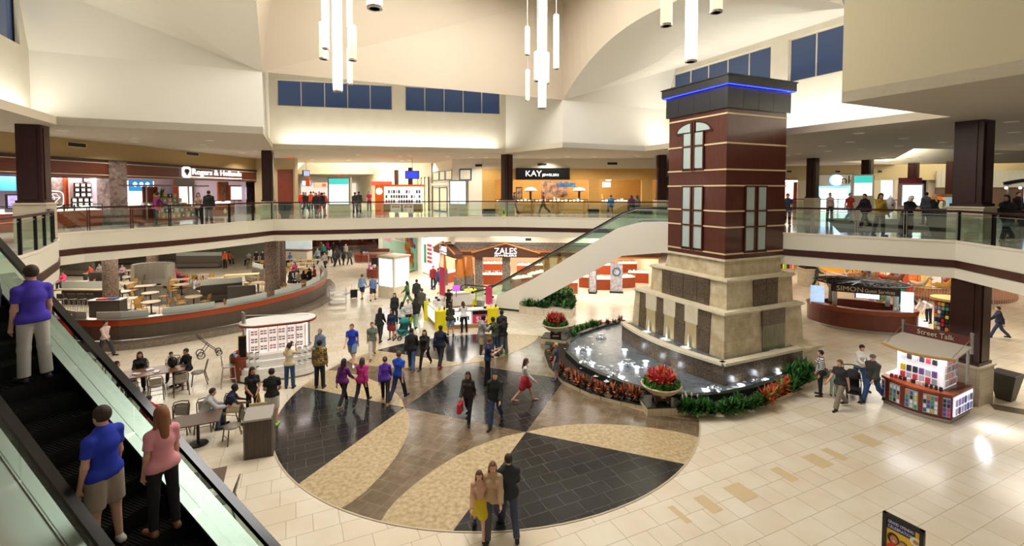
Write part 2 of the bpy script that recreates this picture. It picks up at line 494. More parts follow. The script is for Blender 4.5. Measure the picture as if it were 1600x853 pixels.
# tan accent tiles in rows along the tile grid
ac = MB()
ca, sa = cos(AX), sin(AX)
def acc(x, y, l, w=0.6):
    ac.poly([(x + ca*a - sa*b, y + sa*a + ca*b,.004) for a, b in ((0,0),(l,0),(l, w),(0, w))])
x0, y0 = 4.85 + .05,10.61 + .02
for (xa_, ya_),(xb_, yb_) in (((-20,752),(5,742)),((100,707),(150,690)),((238,655),(310,625)),((455,563),(495,550)),((600,503),(655,483)),((690,467),(720,455)),((828,405),(880,385)),((945,352),(978,345))):
    pa_ = W(1080 + xa_/2.912,560 + ya_/2.912); pb_ = W(1080 + xb_/2.912,560 + yb_/2.912)
    acc(pa_[0], pa_[1], hypot(pb_[0] - pa_[0], pb_[1] - pa_[1]))
for d, l in ((0,.6),(1.6,.3),(3.0,.6),(4.4,.3),(6,.6),(7.4,.3),(9,.6),(10.5,.3),(12,.6)):
    acc(14.2 + ca*d - sa*9,15 + sa*d + ca*9, l)
    acc(-6.5 - sa*(d - 1) ,25 + ca*(d - 1),.6, l)
struct(ac.build('floor_tan_tiles', M['tan_tile'], floor))
st = MB()
for (x, y, a, L, w) in ((16.1,15.6,-0.55,9,.55),(14.9,16.6,2.2,3.2,.45),(-11.6,33,1.3,20,.4)):
    st.poly([(x + cos(a)*s - sin(a)*t, y + sin(a)*s + cos(a)*t,.005) for s, t in ((0,0),(L,0),(L, w),(0, w))])
struct(st.build('floor_brown_strips', M['dark_strip'], floor))

# upper floor: slab with the court opening
NEARL = [(-9.6,0.5),(-10.7,7.4),(-10.3,8.9),(-11.4,9.3),(-12.2,10.4),(-12.75,11.6),(-13.15,12.7),(-13.9,13.95),(-14.75,15.1),(-15.6,16.25),(-16.6,17.35),(-17.6,18.2),(-18.5,19.0)]
EDGE = NEARL + [(-18.25,20.2),(-17.5,21.4),(-16.65,22.8),(-15.8,24.6),(-14.95,26.9),(-14.5,28.8),(-11.53,29.25),(-7.5,30.5),(-3.42,31.6),(-0.36,31.7),(5.85,30.2),(9.6,29.4),(11.0,27.2),(12.2,24.8),(11.2,22.3),(10.9,20.05),(13.2,18.2),(15.45,16.5),(14.9,13.79),(12.6,6.2),(10.2,0.5)]
OUT = [(-60,-12),(75,-12),(75,110),(-60,110)]
f2 = struct(holed('floor_upper', OUT, [EDGE], ZF2, M['floor2']))
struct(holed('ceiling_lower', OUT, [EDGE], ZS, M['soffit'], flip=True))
def ring_wall(pts, z0, z1, off=0.0, closed=True):
    b = MB(); n = len(pts)
    for i in range(n if closed else n - 1):
        a, c = pts[i], pts[(i + 1) % n]
        b.quad((a[0], a[1], z0),(c[0], c[1], z0),(c[0], c[1], z1),(a[0], a[1], z1))
    return b
def offset(pts, d):
    """moves a closed loop sideways by d (towards its left)"""
    n = len(pts); out = []
    for i in range(n):
        a, b, c = Vector(pts[i - 1][:2]), Vector(pts[i][:2]), Vector(pts[(i + 1) % n][:2])
        n1 = (b - a).normalized(); n2 = (c - b).normalized()
        p1 = Vector((-n1.y, n1.x)); p2 = Vector((-n2.y, n2.x)); q = (p1 + p2)
        if q.length < .2: q = p1
        q.normalize(); k = 1/max(.5, q.dot(p1))
        out.append((b.x + q.x*d*k, b.y + q.y*d*k))
    return out
struct(ring_wall(EDGE, ZS, ZF2).build('wall_slab_fascia', M['fascia']))
INN = offset(EDGE,-0.03)      # towards the opening (loop runs clockwise seen from above)
band = MB(); n = len(EDGE)
for i in range(n):
    a, c, a2, c2 = INN[i], INN[(i + 1) % n], EDGE[i], EDGE[(i + 1) % n]
    band.quad((a[0], a[1],4.62),(c[0], c[1],4.62),(c[0], c[1],4.88),(a[0], a[1],4.88))
    band.quad((a[0], a[1],4.88),(c[0], c[1],4.88),(c2[0], c2[1],4.88),(a2[0], a2[1],4.88))
    band.quad((a2[0], a2[1],4.62),(c2[0], c2[1],4.62),(c[0], c[1],4.62),(a[0], a[1],4.62))
struct(band.build('trim_1', M['wood_band']))
lip = MB()
for i in range(n):
    a, c, a2, c2 = INN[i], INN[(i + 1) % n], EDGE[i], EDGE[(i + 1) % n]
    lip.quad((a[0], a[1],5.50),(c[0], c[1],5.50),(c[0], c[1],5.58),(a[0], a[1],5.58))
    lip.quad((a[0], a[1],5.58),(c[0], c[1],5.58),(c2[0], c2[1],5.58),(a2[0], a2[1],5.58))
    lip.quad((a2[0], a2[1],5.50),(c2[0], c2[1],5.50),(c[0], c[1],5.50),(a[0], a[1],5.50))
struct(lip.build('trim_2', M['fascia']))

# ceiling of the upper walkways, open over the cross-shaped court
H = [P(-7.5,-8.4), P(-14.3,-8.4), P(-14.3,7.5), P(-7.5,7.5), P(-7.36,15.57), P(6.36,12.9), P(7.5,7.5), P(13.4,7.5), P(13.4,-7.5), P(7.5,-7.5), P(7.5,-19), P(-7.5,-19)]
CORR = [(-18.9,42.0),(-7.1,42.0),(-20.2,70),(-32.0,70)]
RAISE = [W(*p, ZC) for p in ((1312,253),(1398,248),(1428,232),(1640,236),(1640,262),(1500,262))]
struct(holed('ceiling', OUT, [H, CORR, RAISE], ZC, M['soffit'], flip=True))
b = ring_wall(H, ZC, ZC + .30)
struct(b.build('ceiling_cove_lip', M['beige_plaster']))
# cove shelves (the trough the cove lamps lie in) behind the lips
cv = MB()
def shelf(a, b_, c, d): cv.quad((*a,9.86),(*b_,9.86),(*c,9.86),(*d,9.86))
shelf(P(-14.3,-7.5), P(-14.3,7.5), P(-15.2,7.5), P(-15.2,-7.5))
shelf(P(13.4,-7.5), P(13.4,7.5), P(15,7.5), P(15,-7.5))
shelf(P(-7.36,15.57), P(6.36,12.9), P(6.6,14.0), P(-7.6,16.7))
struct(cv.build('ceiling_cove_shelf', M['white_plaster']))

M['court_wall'] = mat('court_beige_plaster', 'BCAE98',.8); M['near_wall'] = mat('olive_beige_plaster', 'B0A586',.8)
WM = M['white_plaster']; CM = M['cream_wall']
def uvquad(b, pts): b.poly([P(u, v, z) for u, v, z in pts])
# flat walls beside the corners (bulkheads) in line with the court's back side, and the near side walls
for nm, pts in (('wall_back_left', [(-15.0,7.5, ZC),(-7.5,7.5, ZC),(-7.5,7.5, ZK),(-15.0,7.5, ZK)]),('wall_back_left_gable', [(-15.0,7.5, ZK),(-7.5,7.5, ZK),(-15.0,6.7,14.75)]),
                ('wall_back_right_gable', [(7.5,7.5, ZK),(15.0,7.5, ZK),(15.0,6.7,14.75)]),
                ('wall_back_right', [(7.5,7.5, ZC),(15.0,7.5, ZC),(15.0,7.5, ZK),(7.5,7.5, ZK)]),
                ('wall_front_left', [(-15.0,-8.4, ZC),(-7.5,-8.4, ZC),(-7.5,-8.4,14.75),(-15.0,-8.4,14.75)]),
                ('wall_front_right', [(7.5,-7.5, ZC),(15.0,-7.5, ZC),(15.0,-7.5,14.75),(7.5,-7.5, ZK)])):
    b = MB(); uvquad(b, pts); struct(b.build(nm, M['white_plaster']))
b = MB(); uvquad(b, [(-15,-8.4, ZC),(-15,-7.5, ZC),(-15,-7.5,14.75),(-15,-8.4,14.75)]); uvquad(b, [(-15,-8.4,14.75),(-7.5,-8.4,14.75),(-7.5,-7.5,14.75),(-15,-7.5,14.75)]); struct(b.build('wall_left_return', WM))
for s, nm in ((-1, 'wall_near_left'),(1, 'wall_near_right')):
    b = MB(); uvquad(b, [(s*7.5,-7.5 if s > 0 else -8.4, ZC),(s*7.5,-19, ZC),(s*7.5,-19,16.2),(s*7.5,-7.5,16.2)])
    struct(b.build(nm, M['near_wall']))
b = MB(); uvquad(b, [(-7.5,-19, ZC),(7.5,-19, ZC),(7.5,-19,17),(-7.5,-19,17)]); struct(b.build('wall_near', CM))
b = MB(); uvquad(b, [(-7.5,-19,16.2),(7.5,-19,16.2),(7.5,-7.5,16.2),(-7.5,-7.5,16.2)]); struct(b.build('ceiling_near_bay', WM))
# back bay: wall with two window groups, its splayed ends and ceiling
B0, B1 = P(-7.55,16.45), P(6.75,13.65)
LB = hypot(B1[0] - B0[0], B1[1] - B0[1])
rb = along(B0, B1)
def bwall(s, z): return hit(s, z, B0, B1)
wsill, whead = 12.42,14.0
wx = [hit(432,150, B0, B1)[0], hit(613,160, B0, B1)[0], hit(633,160, B0, B1)[0], hit(782,170, B0, B1)[0]]
def wall_with_windows(name, origin, rz, L, z0, z1, opens, mt, thick=.25):
    b = MB(); xs = [0] + [x for o in opens for x in o[:2]] + [L]
    for i in range(0, len(xs),2): b.box(xs[i],0, z0, xs[i + 1], thick, z1)
    for (xa, xb, za, zb) in opens:
        b.box(xa,0, z0, xb, thick, za); b.box(xa,0, zb, xb, thick, z1)
    return struct(b.build(name, mt, loc=(*origin,0), rz=rz))
win_n = [0]
def window(origin, rz, xa, xb, za, zb, npan, y=.17, frame_mat=None):
    win_n[0] += 1
    w = bpy.data.objects.new('window_%d' % win_n[0], None); COL.objects.link(w); w['kind'] = 'structure'
    w.location = (*origin,0); w.rotation_euler = (0,0, rz)
    f = MB(); t = .05
    f.box(xa, y - .04, za, xb, y + .06, za + t); f.box(xa, y - .04, zb - t, xb, y + .06, zb)
    for i in range(npan + 1):
        x = xa + (xb - xa)*i/npan; x = min(max(x, xa + t/2), xb - t/2)
        f.box(x - t/2, y - .04, za, x + t/2, y + .06, zb)
    struct(f.build('window_frame', frame_mat or M['beige_plaster'], w))
    g = MB(); g.box(xa + t, y, za + t, xb - t, y + .02, zb - t)
    struct(g.build('window_pane', M['night_glass'], w))
    return w
opB = [(wx[0], wx[1], wsill, whead),(wx[2], wx[3], wsill, whead)]
wall_with_windows('wall_back', B0, rb, LB,9.86,14.6, opB, CM)
for o in opB: window(B0, rb,*o,5)
for nm, a, c in (('wall_back_bay_left', P(-7.5,7.5), P(-7.55,16.45)),('wall_back_bay_right', P(7.5,7.5), P(6.75,13.65))):
    b = MB(); b.quad((*a, ZC),(*c, ZC),(*c,14.6),(*a,14.6)); struct(b.build(nm, WM))
b = MB(); b.poly([(*P(-7.5,7.5),14.3),(*P(7.5,7.5),14.3),(*P(6.75,13.9),14.6),(*P(-7.55,16.7),14.6)]); struct(b.build('ceiling_back_bay', WM))
# side bays: window walls at 15 m, faceted vault between them and the arch in the court's side
def arch_z(v): 
    t = min(1, abs(v)/7.5); return 14.85 - (14.85 - ZK)*(t ** 2.3)
def mid_z(v):
    t = min(1, abs(v)/7.5); return 14.72 - 2.32*t ** 1.7
def mid_u(v):
    return 7.5 + 3.5*min(1, max(0,7.5 - abs(v))/3.6) ** .7
opR = [(0.6,7.2,12.42,14.45),(8.1,14.4,12.42,14.45)]; opL = [(0.6,6.9,12.42,14.45),(7.8,14.4,12.42,14.45)]
for s, nm in ((1, 'wall_right'),(-1, 'wall_left')):
    o = P(15,7.5) if s == 1 else P(-15,-7.5)
    rz = AX - pi/2 if s == 1 else AX + pi/2
    opS = opR if s == 1 else opL
    wall_with_windows(nm, o, rz,15,9.86,14.9, opS, CM)
    for q in opS: window(o, rz,*q,5 if q[0] < 1 else 5, frame_mat=M['dark_metal'] if s == -1 else None)
    b = MB(); N = 24
    for i in range(N):
        v0, v1 = -7.5 + 15*i/N,-7.5 + 15*(i + 1)/N
        uvquad(b, [(s*7.5, v0, arch_z(v0)),(s*7.5, v1, arch_z(v1)),(s*mid_u(v1), v1, mid_z(v1)),(s*mid_u(v0), v0, mid_z(v0))])
        uvquad(b, [(s*mid_u(v0), v0, mid_z(v0)),(s*mid_u(v1), v1, mid_z(v1)),(s*15, v1,14.75),(s*15, v0,14.75)])
    struct(b.build('ceiling_bay_right' if s == 1 else 'ceiling_bay_left', WM))
# the tall inner faces above the arches, leaning in to the skylight ring
K = {(-1,1): (-6.6,6.3),(1,1): (7.3,7.2),(1,-1): (6.6,-6.3),(-1,-1): (-6.6,-6.3)}
ZT = 17.9
def Kp(a, b_): return (*K[(a, b_)], ZT)
b = MB(); uvquad(b, [(-7.5,7.5, ZK),(7.5,7.5, ZK), Kp(1,1)]); uvquad(b, [(-7.5,7.5, ZK), Kp(1,1), Kp(-1,1)])
struct(b.build('wall_court_back', M['court_wall']))
for s, nm in ((1, 'wall_court_right'),(-1, 'wall_court_left')):
    b = MB(); N = 24
    for i in range(N):
        v0, v1 = -7.5 + 15*i/N,-7.5 + 15*(i + 1)/N
        def top(v):
            t = (v + 7.5)/15; k0, k1 = K[(s,-1)], K[(s,1)]
            return (k0[0] + (k1[0] - k0[0])*t, k0[1] + (k1[1] - k0[1])*t, ZT)
        uvquad(b, [(s*7.5, v0, arch_z(v0)),(s*7.5, v1, arch_z(v1)), top(v1), top(v0)])
    struct(b.build(nm, M['court_wall']))
b = MB(); uvquad(b, [(-7.5,-7.5,16.2),(7.5,-7.5,16.2), Kp(1,-1), Kp(-1,-1)]); struct(b.build('wall_court_front', CM))
# skylight: ring ceiling, frame beams and glass
inner = [P(-4.5,4.5), P(6.5,6.6), P(4.5,-4.5), P(-4.5,-4.5)]
struct(holed('ceiling_court', [P(*K[(-1,1)]), P(*K[(1,1)]), P(*K[(1,-1)]), P(*K[(-1,-1)])], [inner], ZT, CM, flip=True))
win_n[0] += 1
sk = bpy.data.objects.new('window_%d' % win_n[0], None); COL.objects.link(sk); sk['kind'] = 'structure'
b = MB(); b.poly([(*p,18.7) for p in inner]); struct(b.build('window_pane', M['night_glass'], sk))
b = ring_wall(inner, ZT,18.7)
for k in range(4): b.sweep([(*inner[k], ZT - .25),(*inner[(k + 1) % 4], ZT - .25)],.25,.3)
for t in (.33,.66):
    b.sweep([(*P(-4.5 + 10*t,5), ZT),(*P(-4.5 + 9*t,-4.5), ZT)],.2,.3); b.sweep([(*P(-4.5,-4.5 + 9*t), ZT),(*P(5,-4.5 + 10*t), ZT)],.2,.3)
struct(b.build('window_frame', M['beige_plaster'], sk))
# raised ceiling over the far upper walkway, and over the walkway at the right
b = MB()
A_, B_, C_, D_ = [Vector((*p, ZC)) for p in CORR]
up = Vector((0,0,2.45))
def lerp3(a, b, t): return a + (b - a)*t
F1, F2 = lerp3(A_, B_,.2) + up, lerp3(A_, B_,.8) + up; G1, G2 = lerp3(D_, C_,.2) + up, lerp3(D_, C_,.8) + up
b.poly([A_, D_, G1, F1]); b.poly([F1, G1, G2, F2]); b.poly([F2, G2, C_, B_]); b.poly([D_, C_, G2, G1])
struct(b.build('ceiling_far_vault', WM))
b = MB(); R = RAISE; c = offset(R,1.6 if True else 0)
cz = 12.0
cx = sum(p[0] for p in R)/len(R); cy = sum(p[1] for p in R)/len(R)
T_ = [(cx + (p[0] - cx)*.7, cy + (p[1] - cy)*.7) for p in R]
for i in range(len(R)):
    j = (i + 1) % len(R); b.quad((*R[i], ZC),(*R[j], ZC),(*T_[j], cz),(*T_[i], cz))
b.poly([(*p, cz) for p in T_])
struct(b.build('ceiling_raised_right', WM))
# outer walls of the building
b = MB()
for z0, z1, nm, mt in ((0, ZS, 'wall_outer_lower', M['beige_plaster']),(ZF2, ZC, 'wall_outer_upper', M['beige_plaster'])):
    b = ring_wall([(-50,-8),(-50,95),(70,95),(70,-8)], z0, z1, closed=False)
    struct(b.build(nm, mt))
area('far_vault_lamp',(-19.5,56,10.3),3,5000,(1,.93,.8),(pi,0, radians(25)),20)
area('raised_ceiling_lamp',(cx, cy,10.0),12,1100,(1,.93,.8),(pi,0,0),9)
# lamps: unseen fill lamps added under the lower ceiling and upper downlights
for (x, y, s, e) in [(-19,25,4,190),(-25,30,5,260),(-20,38,5,260),(-32,36,6,280),(-8,38,4,200),(-8,48,5,240),(-9,62,6,260),(0,35.5,3,110),(7,33,3,120),
                     (14,32,4,190),(22,26,5,260),(20,17,3,160),(26,38,6,300),(38,30,7,330),(38,46,8,340),(16,44,6,260),(-16,48,5,220)]:
    area('lower_fill_lamp',(x, y, ZS - .03), s, e*1.25,(1,.93,.82))
M['esc_glass'] = glass('escalator_glass',(.78,.90,.85),.16,.03)
# downlights of the upper ceiling: a recessed ring with a glowing disc and its own light
def downlight(x, y, z=ZC, power=70, r=.15, lab=None, first=[None]):
    t = thing('downlight', 'small round recessed downlight in the upper ceiling', 'ceiling light',(x, y, z),0, 'downlights in the upper ceiling')
    b = MB(); b.lathe([(r*1.35,-.015),(r*1.35,.0),(r,.0),(r,-.015)], n=16); b.build('trim_ring', M['white'], t)
    b = MB(); b.lathe([(r,-.006),(.001,-.006)], n=16); b.build('lamp_disc', M['downlight'], t)
    return t
dl = snap(downlight(*P(-10,11.5)))
def put_downlights(pts, z, power, label, group, angle=150):
    for i,(x, y) in enumerate(pts):
        o = dup(dl,(x, y, z),0, label, group)
        spot('downlight_lamp',(x, y, z - .06), power, angle, WARM,.14,.5)
leftd = [W(*p, ZC) for p in ((98,203),(210,216),(316,226),(398,235))]
backd = [W(*p, ZC) for p in ((487,249),(486,254),(676,254),(723,250),(856,247),(928,245),(995,243),(598,254),(560,242),(640,243),(700,244),(760,246),(640,250))]
rightd = [W(*p, ZC) for p in ((1284,228),(1342,208),(1412,216),(1346,233),(1405,228),(1473,222),(1247,240),(1294,236),(1290,260),(1380,245),(1440,245),(1580,190),(1560,240),(1600,225))]
put_downlights(leftd, ZC,200, 'small round downlight in the ceiling before the left jewellery shop', 'downlights before the left jewellery shop')
put_downlights(backd, ZC,170, 'small round downlight in the ceiling behind the back railing', 'downlights over the back walkway')
put_downlights(rightd, ZC,45, 'small round downlight in the ceiling over the right walkway', 'downlights over the right walkway')
more = [(-19,24),(-17.5,31),(-18.5,34),(-21,15),(-17,13),(-8,34),(-3,35),(4,34.5),(9,34),(14,28),(17,24),(21,20),(24,26),(19,33),(28,22),(34,30),(22,12),(18,9),(30,36),(45,40),(40,25),(-13,38),(-9,39)]
put_downlights([q for q in more if q[0] > 12], ZC,60, 'small round downlight further right in the upper ceiling', 'downlights in the right upper ceiling')
put_downlights([q for q in more if q[0] <= 12], ZC,170, 'small round downlight further back in the upper ceiling', 'downlights in the upper ceiling')
dl[0].location = (*P(-10,11.5), ZC)
for c in list(dl[0].children): pass
for (x, y) in [(-12,46),(-12,75),(-12,88),(55,60),(60,30),(30,70)]:
    area('hall_ceiling_fixture',(x, y, ZC - .03),2.0,200, WARM)
# ------------------------------------------------------------------ columns
def column(x, y, z0, z1, w, ped, rz, label, group=None):
    t = thing('column', label, 'column',(x, y, z0), rz, group); t['kind'] = 'thing'
    h = z1 - z0
    b = MB(); w2 = w/2
    b.box(-w2 - .10,-w2 - .10,0, w2 + .10, w2 + .10, ped - .06)
    b.build('pedestal', tiles_ped, t)
    b = MB(); b.box(-w2 - .14,-w2 - .14, ped - .06, w2 + .14, w2 + .14, ped); b.build('pedestal_cap', M['stone_cap'], t)
    b = MB(); b.box(-w2,-w2, ped, w2, w2, h)
    b.build('shaft', M['mahogany_dark'], t)
    b = MB(); k = w2 + .015; q = w2*.62
    for s in (-1,1):
        b.box(-q, s*k - .02, ped + .12, q, s*k + .02, h - .1); b.box(s*k - .02,-q, ped + .12, s*k + .02, q, h - .1)
    b.build('raised_panel', M['mahogany_dark'], t)
    b = MB(); b.box(-w2 - .05,-w2 - .05, ped, w2 + .05, w2 + .05, ped + .1); b.build('shaft_base', M['mahogany_dark'], t)
    return t
tiles_ped = tiles('pedestal_stone', 'D0C4AA', 'BEB094', 'A89A80',0.9,0.3,0,0.4, wall=True, off=0)
column(-18.0,17.95, ZF2, ZC,.72,1.3, AX, 'dark wood column at the left end of the upper walkway, beside the curved glass railing')
column(-14.95,29.2, ZF2, ZC,.56,1.1, AX - .2, 'dark wood column between the jewellery shop and the far upper hall')
column(-.35,32.4, ZF2, ZC,.56,1.1, AX + .35, 'dark wood column in front of the left end of the KAY shop')
column(10.3,32.9, ZF2, ZC,.56,1.1,0, 'dark wood column just left of the tower on the upper walkway')
column(16.35,16.9, ZF2, ZC,.80,1.2, AX, 'big dark wood column standing on the upper walkway at the right railing')
column(16.0,16.45,0, ZS,.80,1.35, AX, 'big dark wood column on the ground floor behind the red counter kiosk')
for px, Y, l in ((1269,36, 'first slim dark column right of the tower on the far upper walkway'),(1354,38, 'slim dark column behind the green and white advertising panel'),
                 (1426,42, 'slim dark column above the bright white advertising panel'),(1486,40, 'slim dark column far behind the big right column')):
    column((px - 800)/FPX*Y, Y, ZF2, ZC,.6,1.2, AX, l)

# ------------------------------------------------------------------ glass railings along the upper floor
def resample(pts, step):
    out = [pts[0]]; L = [0]
    for i in range(len(pts) - 1): L.append(L[-1] + hypot(pts[i + 1][0] - pts[i][0], pts[i + 1][1] - pts[i][1]))
    n = max(1, round(L[-1]/step)); res = []
    for k in range(n + 1):
        s = L[-1]*k/n
        for i in range(len(pts) - 1):
            if s <= L[i + 1] + 1e-6:
                t = (s - L[i])/(L[i + 1] - L[i]); res.append((pts[i][0] + (pts[i + 1][0] - pts[i][0])*t, pts[i][1] + (pts[i + 1][1] - pts[i][1])*t)); break
    return res
def railing(pts, label, step=1.55, silver=False, h=1.07):
    t = thing('glass_railing', label, 'railing',(pts[0][0], pts[0][1], ZF2)); ox, oy = pts[0][:2]
    ps = [(x - ox, y - oy) for x, y in resample(pts, step)]
    b = MB(); b.sweep([(x, y, h - .07) for x, y in ps],.09,.07); b.build('handrail', M['mahogany_dark'], t)
    b = MB(); b.sweep([(x, y, h - .17) for x, y in ps],.03,.025); b.build('steel_rail', M['steel'], t)
    for i,(x, y) in enumerate(ps):
        j = min(i, len(ps) - 2); a = atan2(ps[j + 1][1] - ps[j][1], ps[j + 1][0] - ps[j][0])
        b = MB()
        for s in (-.04,.04): b.obox((x + cos(a)*s, y + sin(a)*s,0),.022,.07, h - .07, a)
        b.build('post', M['steel'] if silver else M['dark_metal'], t)
    for i in range(len(ps) - 1):
        (x0, y0),(x1, y1) = ps[i], ps[i + 1]; a = atan2(y1 - y0, x1 - x0); L = hypot(x1 - x0, y1 - y0)
        b = MB(); b.obox(((x0 + x1)/2,(y0 + y1)/2,.06), L - .14,.012, h - .26, a); b.build('glass_panel', M['rail_glass'], t)
    return t
ED = offset(EDGE,.12)
def seg(a, b): 
    ia, ib = EDGE.index(a), EDGE.index(b); return ED[ia:ib + 1]
railing(seg((-10.3,8.9),(-18.5,19.0)), 'curved glass railing with wooden handrail at the top of the escalator',1.35)
railing(seg((-18.5,19.0),(-14.5,28.8)), 'glass railing in front of the left jewellery shop',1.6)
railing(seg((-14.5,28.8),(-.36,31.7)), 'glass railing across the back of the court below the far hall',1.6, True)
railing(seg((-.36,31.7),(9.6,29.4)), 'glass railing in front of the KAY shop',1.7)
railing(seg((10.9,20.05),(15.45,16.5)), 'glass railing with steel posts right of the tower',1.5, True)
railing(seg((15.45,16.5),(12.6,6.2)), 'glass railing turning towards us at the right edge',1.5)

# ------------------------------------------------------------------ the fountain tower
TO = (8.25,18.35); TR = radians(24.5)
tw = thing('fountain_tower', 'tall square mahogany tower with blue light line on stepped limestone fountain base', 'tower',(*TO,0), TR)
def rect(a0, b0, a1, b1): return [(a0, b0),(a1, b0),(a1, b1),(a0, b1)]
b = MB(); b.prism(rect(0,0,3.4,3.1),4.6,10.6); shaft = b.build('shaft', M['mahogany'], tw)
shaft.data.materials[0] = mat('mahogany_panels', '5E2F22',0.3, noise='4C251A', scale=2.5, stretch=(7,7,.5), coat=0.3)
ZB = [10.28,9.15,8.13,7.5,6.5,5.87,4.83]
strip_m = mat('pale_inlay_strip', 'DCC49A',0.4)
win = {'L': (1.08,2.24), 'R': (1.0,2.25)}   # window spans along each face
for z in ZB:
    b = MB()
    b.prism(rect(-.03,-.03,3.43,3.13), z - .03, z + .03)
    b.build('inlay_strip', strip_m, tw)
def face_box(bd, face, s0, s1, z0, z1, o0, o1):
    """a box on the left (b axis, facing -a) or right (a axis, facing -b) face; o is how far it stands out"""
    if face == 'L': bd.box(-o1, s0, z0,-o0, s1, z1)
    else: bd.box(s0,-o1, z0, s1,-o0, z1)
def tower_window(face, s0, s1, z0, z1, rows, arch=None):
    f = MB(); face_box(f, face, s0, s1, z0, z1,-.02,.045)
    w = f.build('window_frame', M['mahogany_dark'], tw)
    sm = (s0 + s1)/2; pw = (s1 - s0)/2 - .16
    zs = [z0 + .07] + rows + [z1 - .03]
    for k in range(len(zs) - 1):
        for (a, c) in ((s0 + .06, s0 + .06 + pw),(s1 - .06 - pw, s1 - .06)):
            p = MB(); face_box(p, face, a, c, zs[k] + .03, zs[k + 1] - .03,.04,.055); p.build('frosted_pane', M['frost'], w)
    m = MB(); face_box(m, face, sm - .1, sm - .03, z0, z1,.03,.09); face_box(m, face, sm + .03, sm + .1, z0, z1,.03,.09)
    face_box(m, face, s0, s0 + .05, z0, z1,.03,.08); face_box(m, face, s1 - .05, s1, z0, z1,.03,.08)
    for z in rows: face_box(m, face, s0, s1, z - .03, z + .03,.03,.085)
    m.build('mullions', M['mahogany'], w)
    return w
wu = tower_window('L',1.08,2.24,8.13,9.75, [9.15])
tower_window('L',1.08,2.24,4.83,7.5, [5.87,6.5])
tower_window('R',1.0,2.25,4.83,7.5, [5.87,6.5])
b = MB(); arcp = [(1.66 + .98*cos(t),9.68 + .5*sin(t)) for t in [pi*i/20 for i in range(21)]]
def arch_plate(bd, pts, o):
    n = len(pts); bd.add([(-o, y, z) for y, z in pts] + [(0, y, z) for y, z in pts], [tuple(range(n)), tuple(range(2*n - 1, n - 1,-1))] + [(i, n + i, n + (i + 1) % n,(i + 1) % n) for i in range(n)])
arch_plate(b, arcp,.045); b.build('arch_frame', M['mahogany_dark'], tw)
for s in (-1,1):
    p = MB(); pts = [(1.66 + s*(.16 + .0),9.74)] + [(1.66 + s*.88*cos(t),9.74 + .37*sin(t)) for t in [radians(2 + 76*i/8) for i in range(9)]] + [(1.66 + s*.16,9.74 + .36)]
    arch_plate(p, pts,.06); p.build('arch_pane', M['frost'], tw)
b = MB()
for s in (-.1,.03): b.box(-.09,1.66 + s,9.68,-.03,1.66 + s + .07,10.16)
b.build('arch_mullion', M['mahogany'], tw)
cap_m = mat('dark_blue_grey_panel', '23252B',0.3)
b = MB(); b.prism(rect(-.1,-.1,3.5,3.2),10.48,11.32)
for s in (.75,1.6,2.45): 
    b.box(-.105, s - .008,10.48,-.1, s + .008,11.3); b.box(s - .008,-.105,10.48, s + .008,-.1,11.3)
b.build('cap', cap_m, tw)
b = MB(); b.prism(rect(-.24,-.24,3.64,3.34),11.36,11.68); b.prism(rect(-.28,-.28,3.68,3.38),11.68,11.73); b.build('cornice', cap_m, tw)
b = MB()
for r in (rect(-.2,-.2,3.6,3.3),):
    pp = [(x, y,11.325) for x, y in r]; b.sweep(pp,.03,.035, closed=True)
b.build('blue_light_line', M['led_blue'], tw)
# stone block, stages A and B, basin C
b = MB(); b.frustum(rect(.02,.02,3.3,3.3),3.85, rect(.06,.06,3.26,3.1),4.62); b.build('stone_block', M['limestone'], tw)
b = MB(); b.prism(rect(-.05,-.05,3.45,3.2),4.55,4.63); b.build('stone_ledge', M['stone_cap'], tw)
def stage(a0, b0, a1, b1, z0, z1, ins, name):
    s = MB(); s.frustum(rect(a0, b0, a1, b1), z0, rect(a0 + ins, b0 + ins, a1 - ins, b1 - ins), z1 - .1)
    o = s.build(name, M['limestone'], tw)
    s = MB(); s.prism(rect(a0 + ins - .1, b0 + ins - .1, a1 - ins + .1, b1 - ins + .1), z1 - .1, z1 - .04); s.prism(rect(a0 + ins - .05, b0 + ins - .05, a1 - ins + .05, b1 - ins + .05), z1 - .14, z1)
    s.build('stone_cornice', M['stone_cap'], tw)
    return o
stage(-.15,-.25,3.7,4.05,2.55,3.9,.05, 'upper_stage')
stage(-.62,-.58,3.95,4.75,.9,2.72,.10, 'lower_stage')
gm = M['granite']
for s0, s1 in ((.58,1.2),(1.2,1.95),(1.95,2.7),(2.7,3.25)):
    b = MB(); b.box(-.19, s0 + .01,2.7,-.08, s1 - .01,3.8); b.build('granite_panel', gm, tw)
for s0, s1 in ((1.3,2.0),(2.0,2.7)):
    b = MB(); b.box(s0 + .01,-.29,2.7, s1 - .01,-.18,3.82); b.build('granite_panel', gm, tw)
niche_m = mat('niche_stone', 'B8A880',0.6)
for s0, s1 in ((.12,.72),(1.42,1.95),(2.65,3.1),(3.8,4.25)):
    b = MB(); b.add([(-.66, s0,.95),(-.66, s1,.95),(-.5, s1,.95),(-.5, s0,.95),(-.57, s0,2.6),(-.57, s1,2.6),(-.45, s1,2.6),(-.45, s0,2.6)],
          [(0,1,5,4)[::-1],(0,4,7,3)[::-1],(1,2,6,5)[::-1],(4,5,6,7)[::-1]]); b.build('granite_pier', gm, tw)
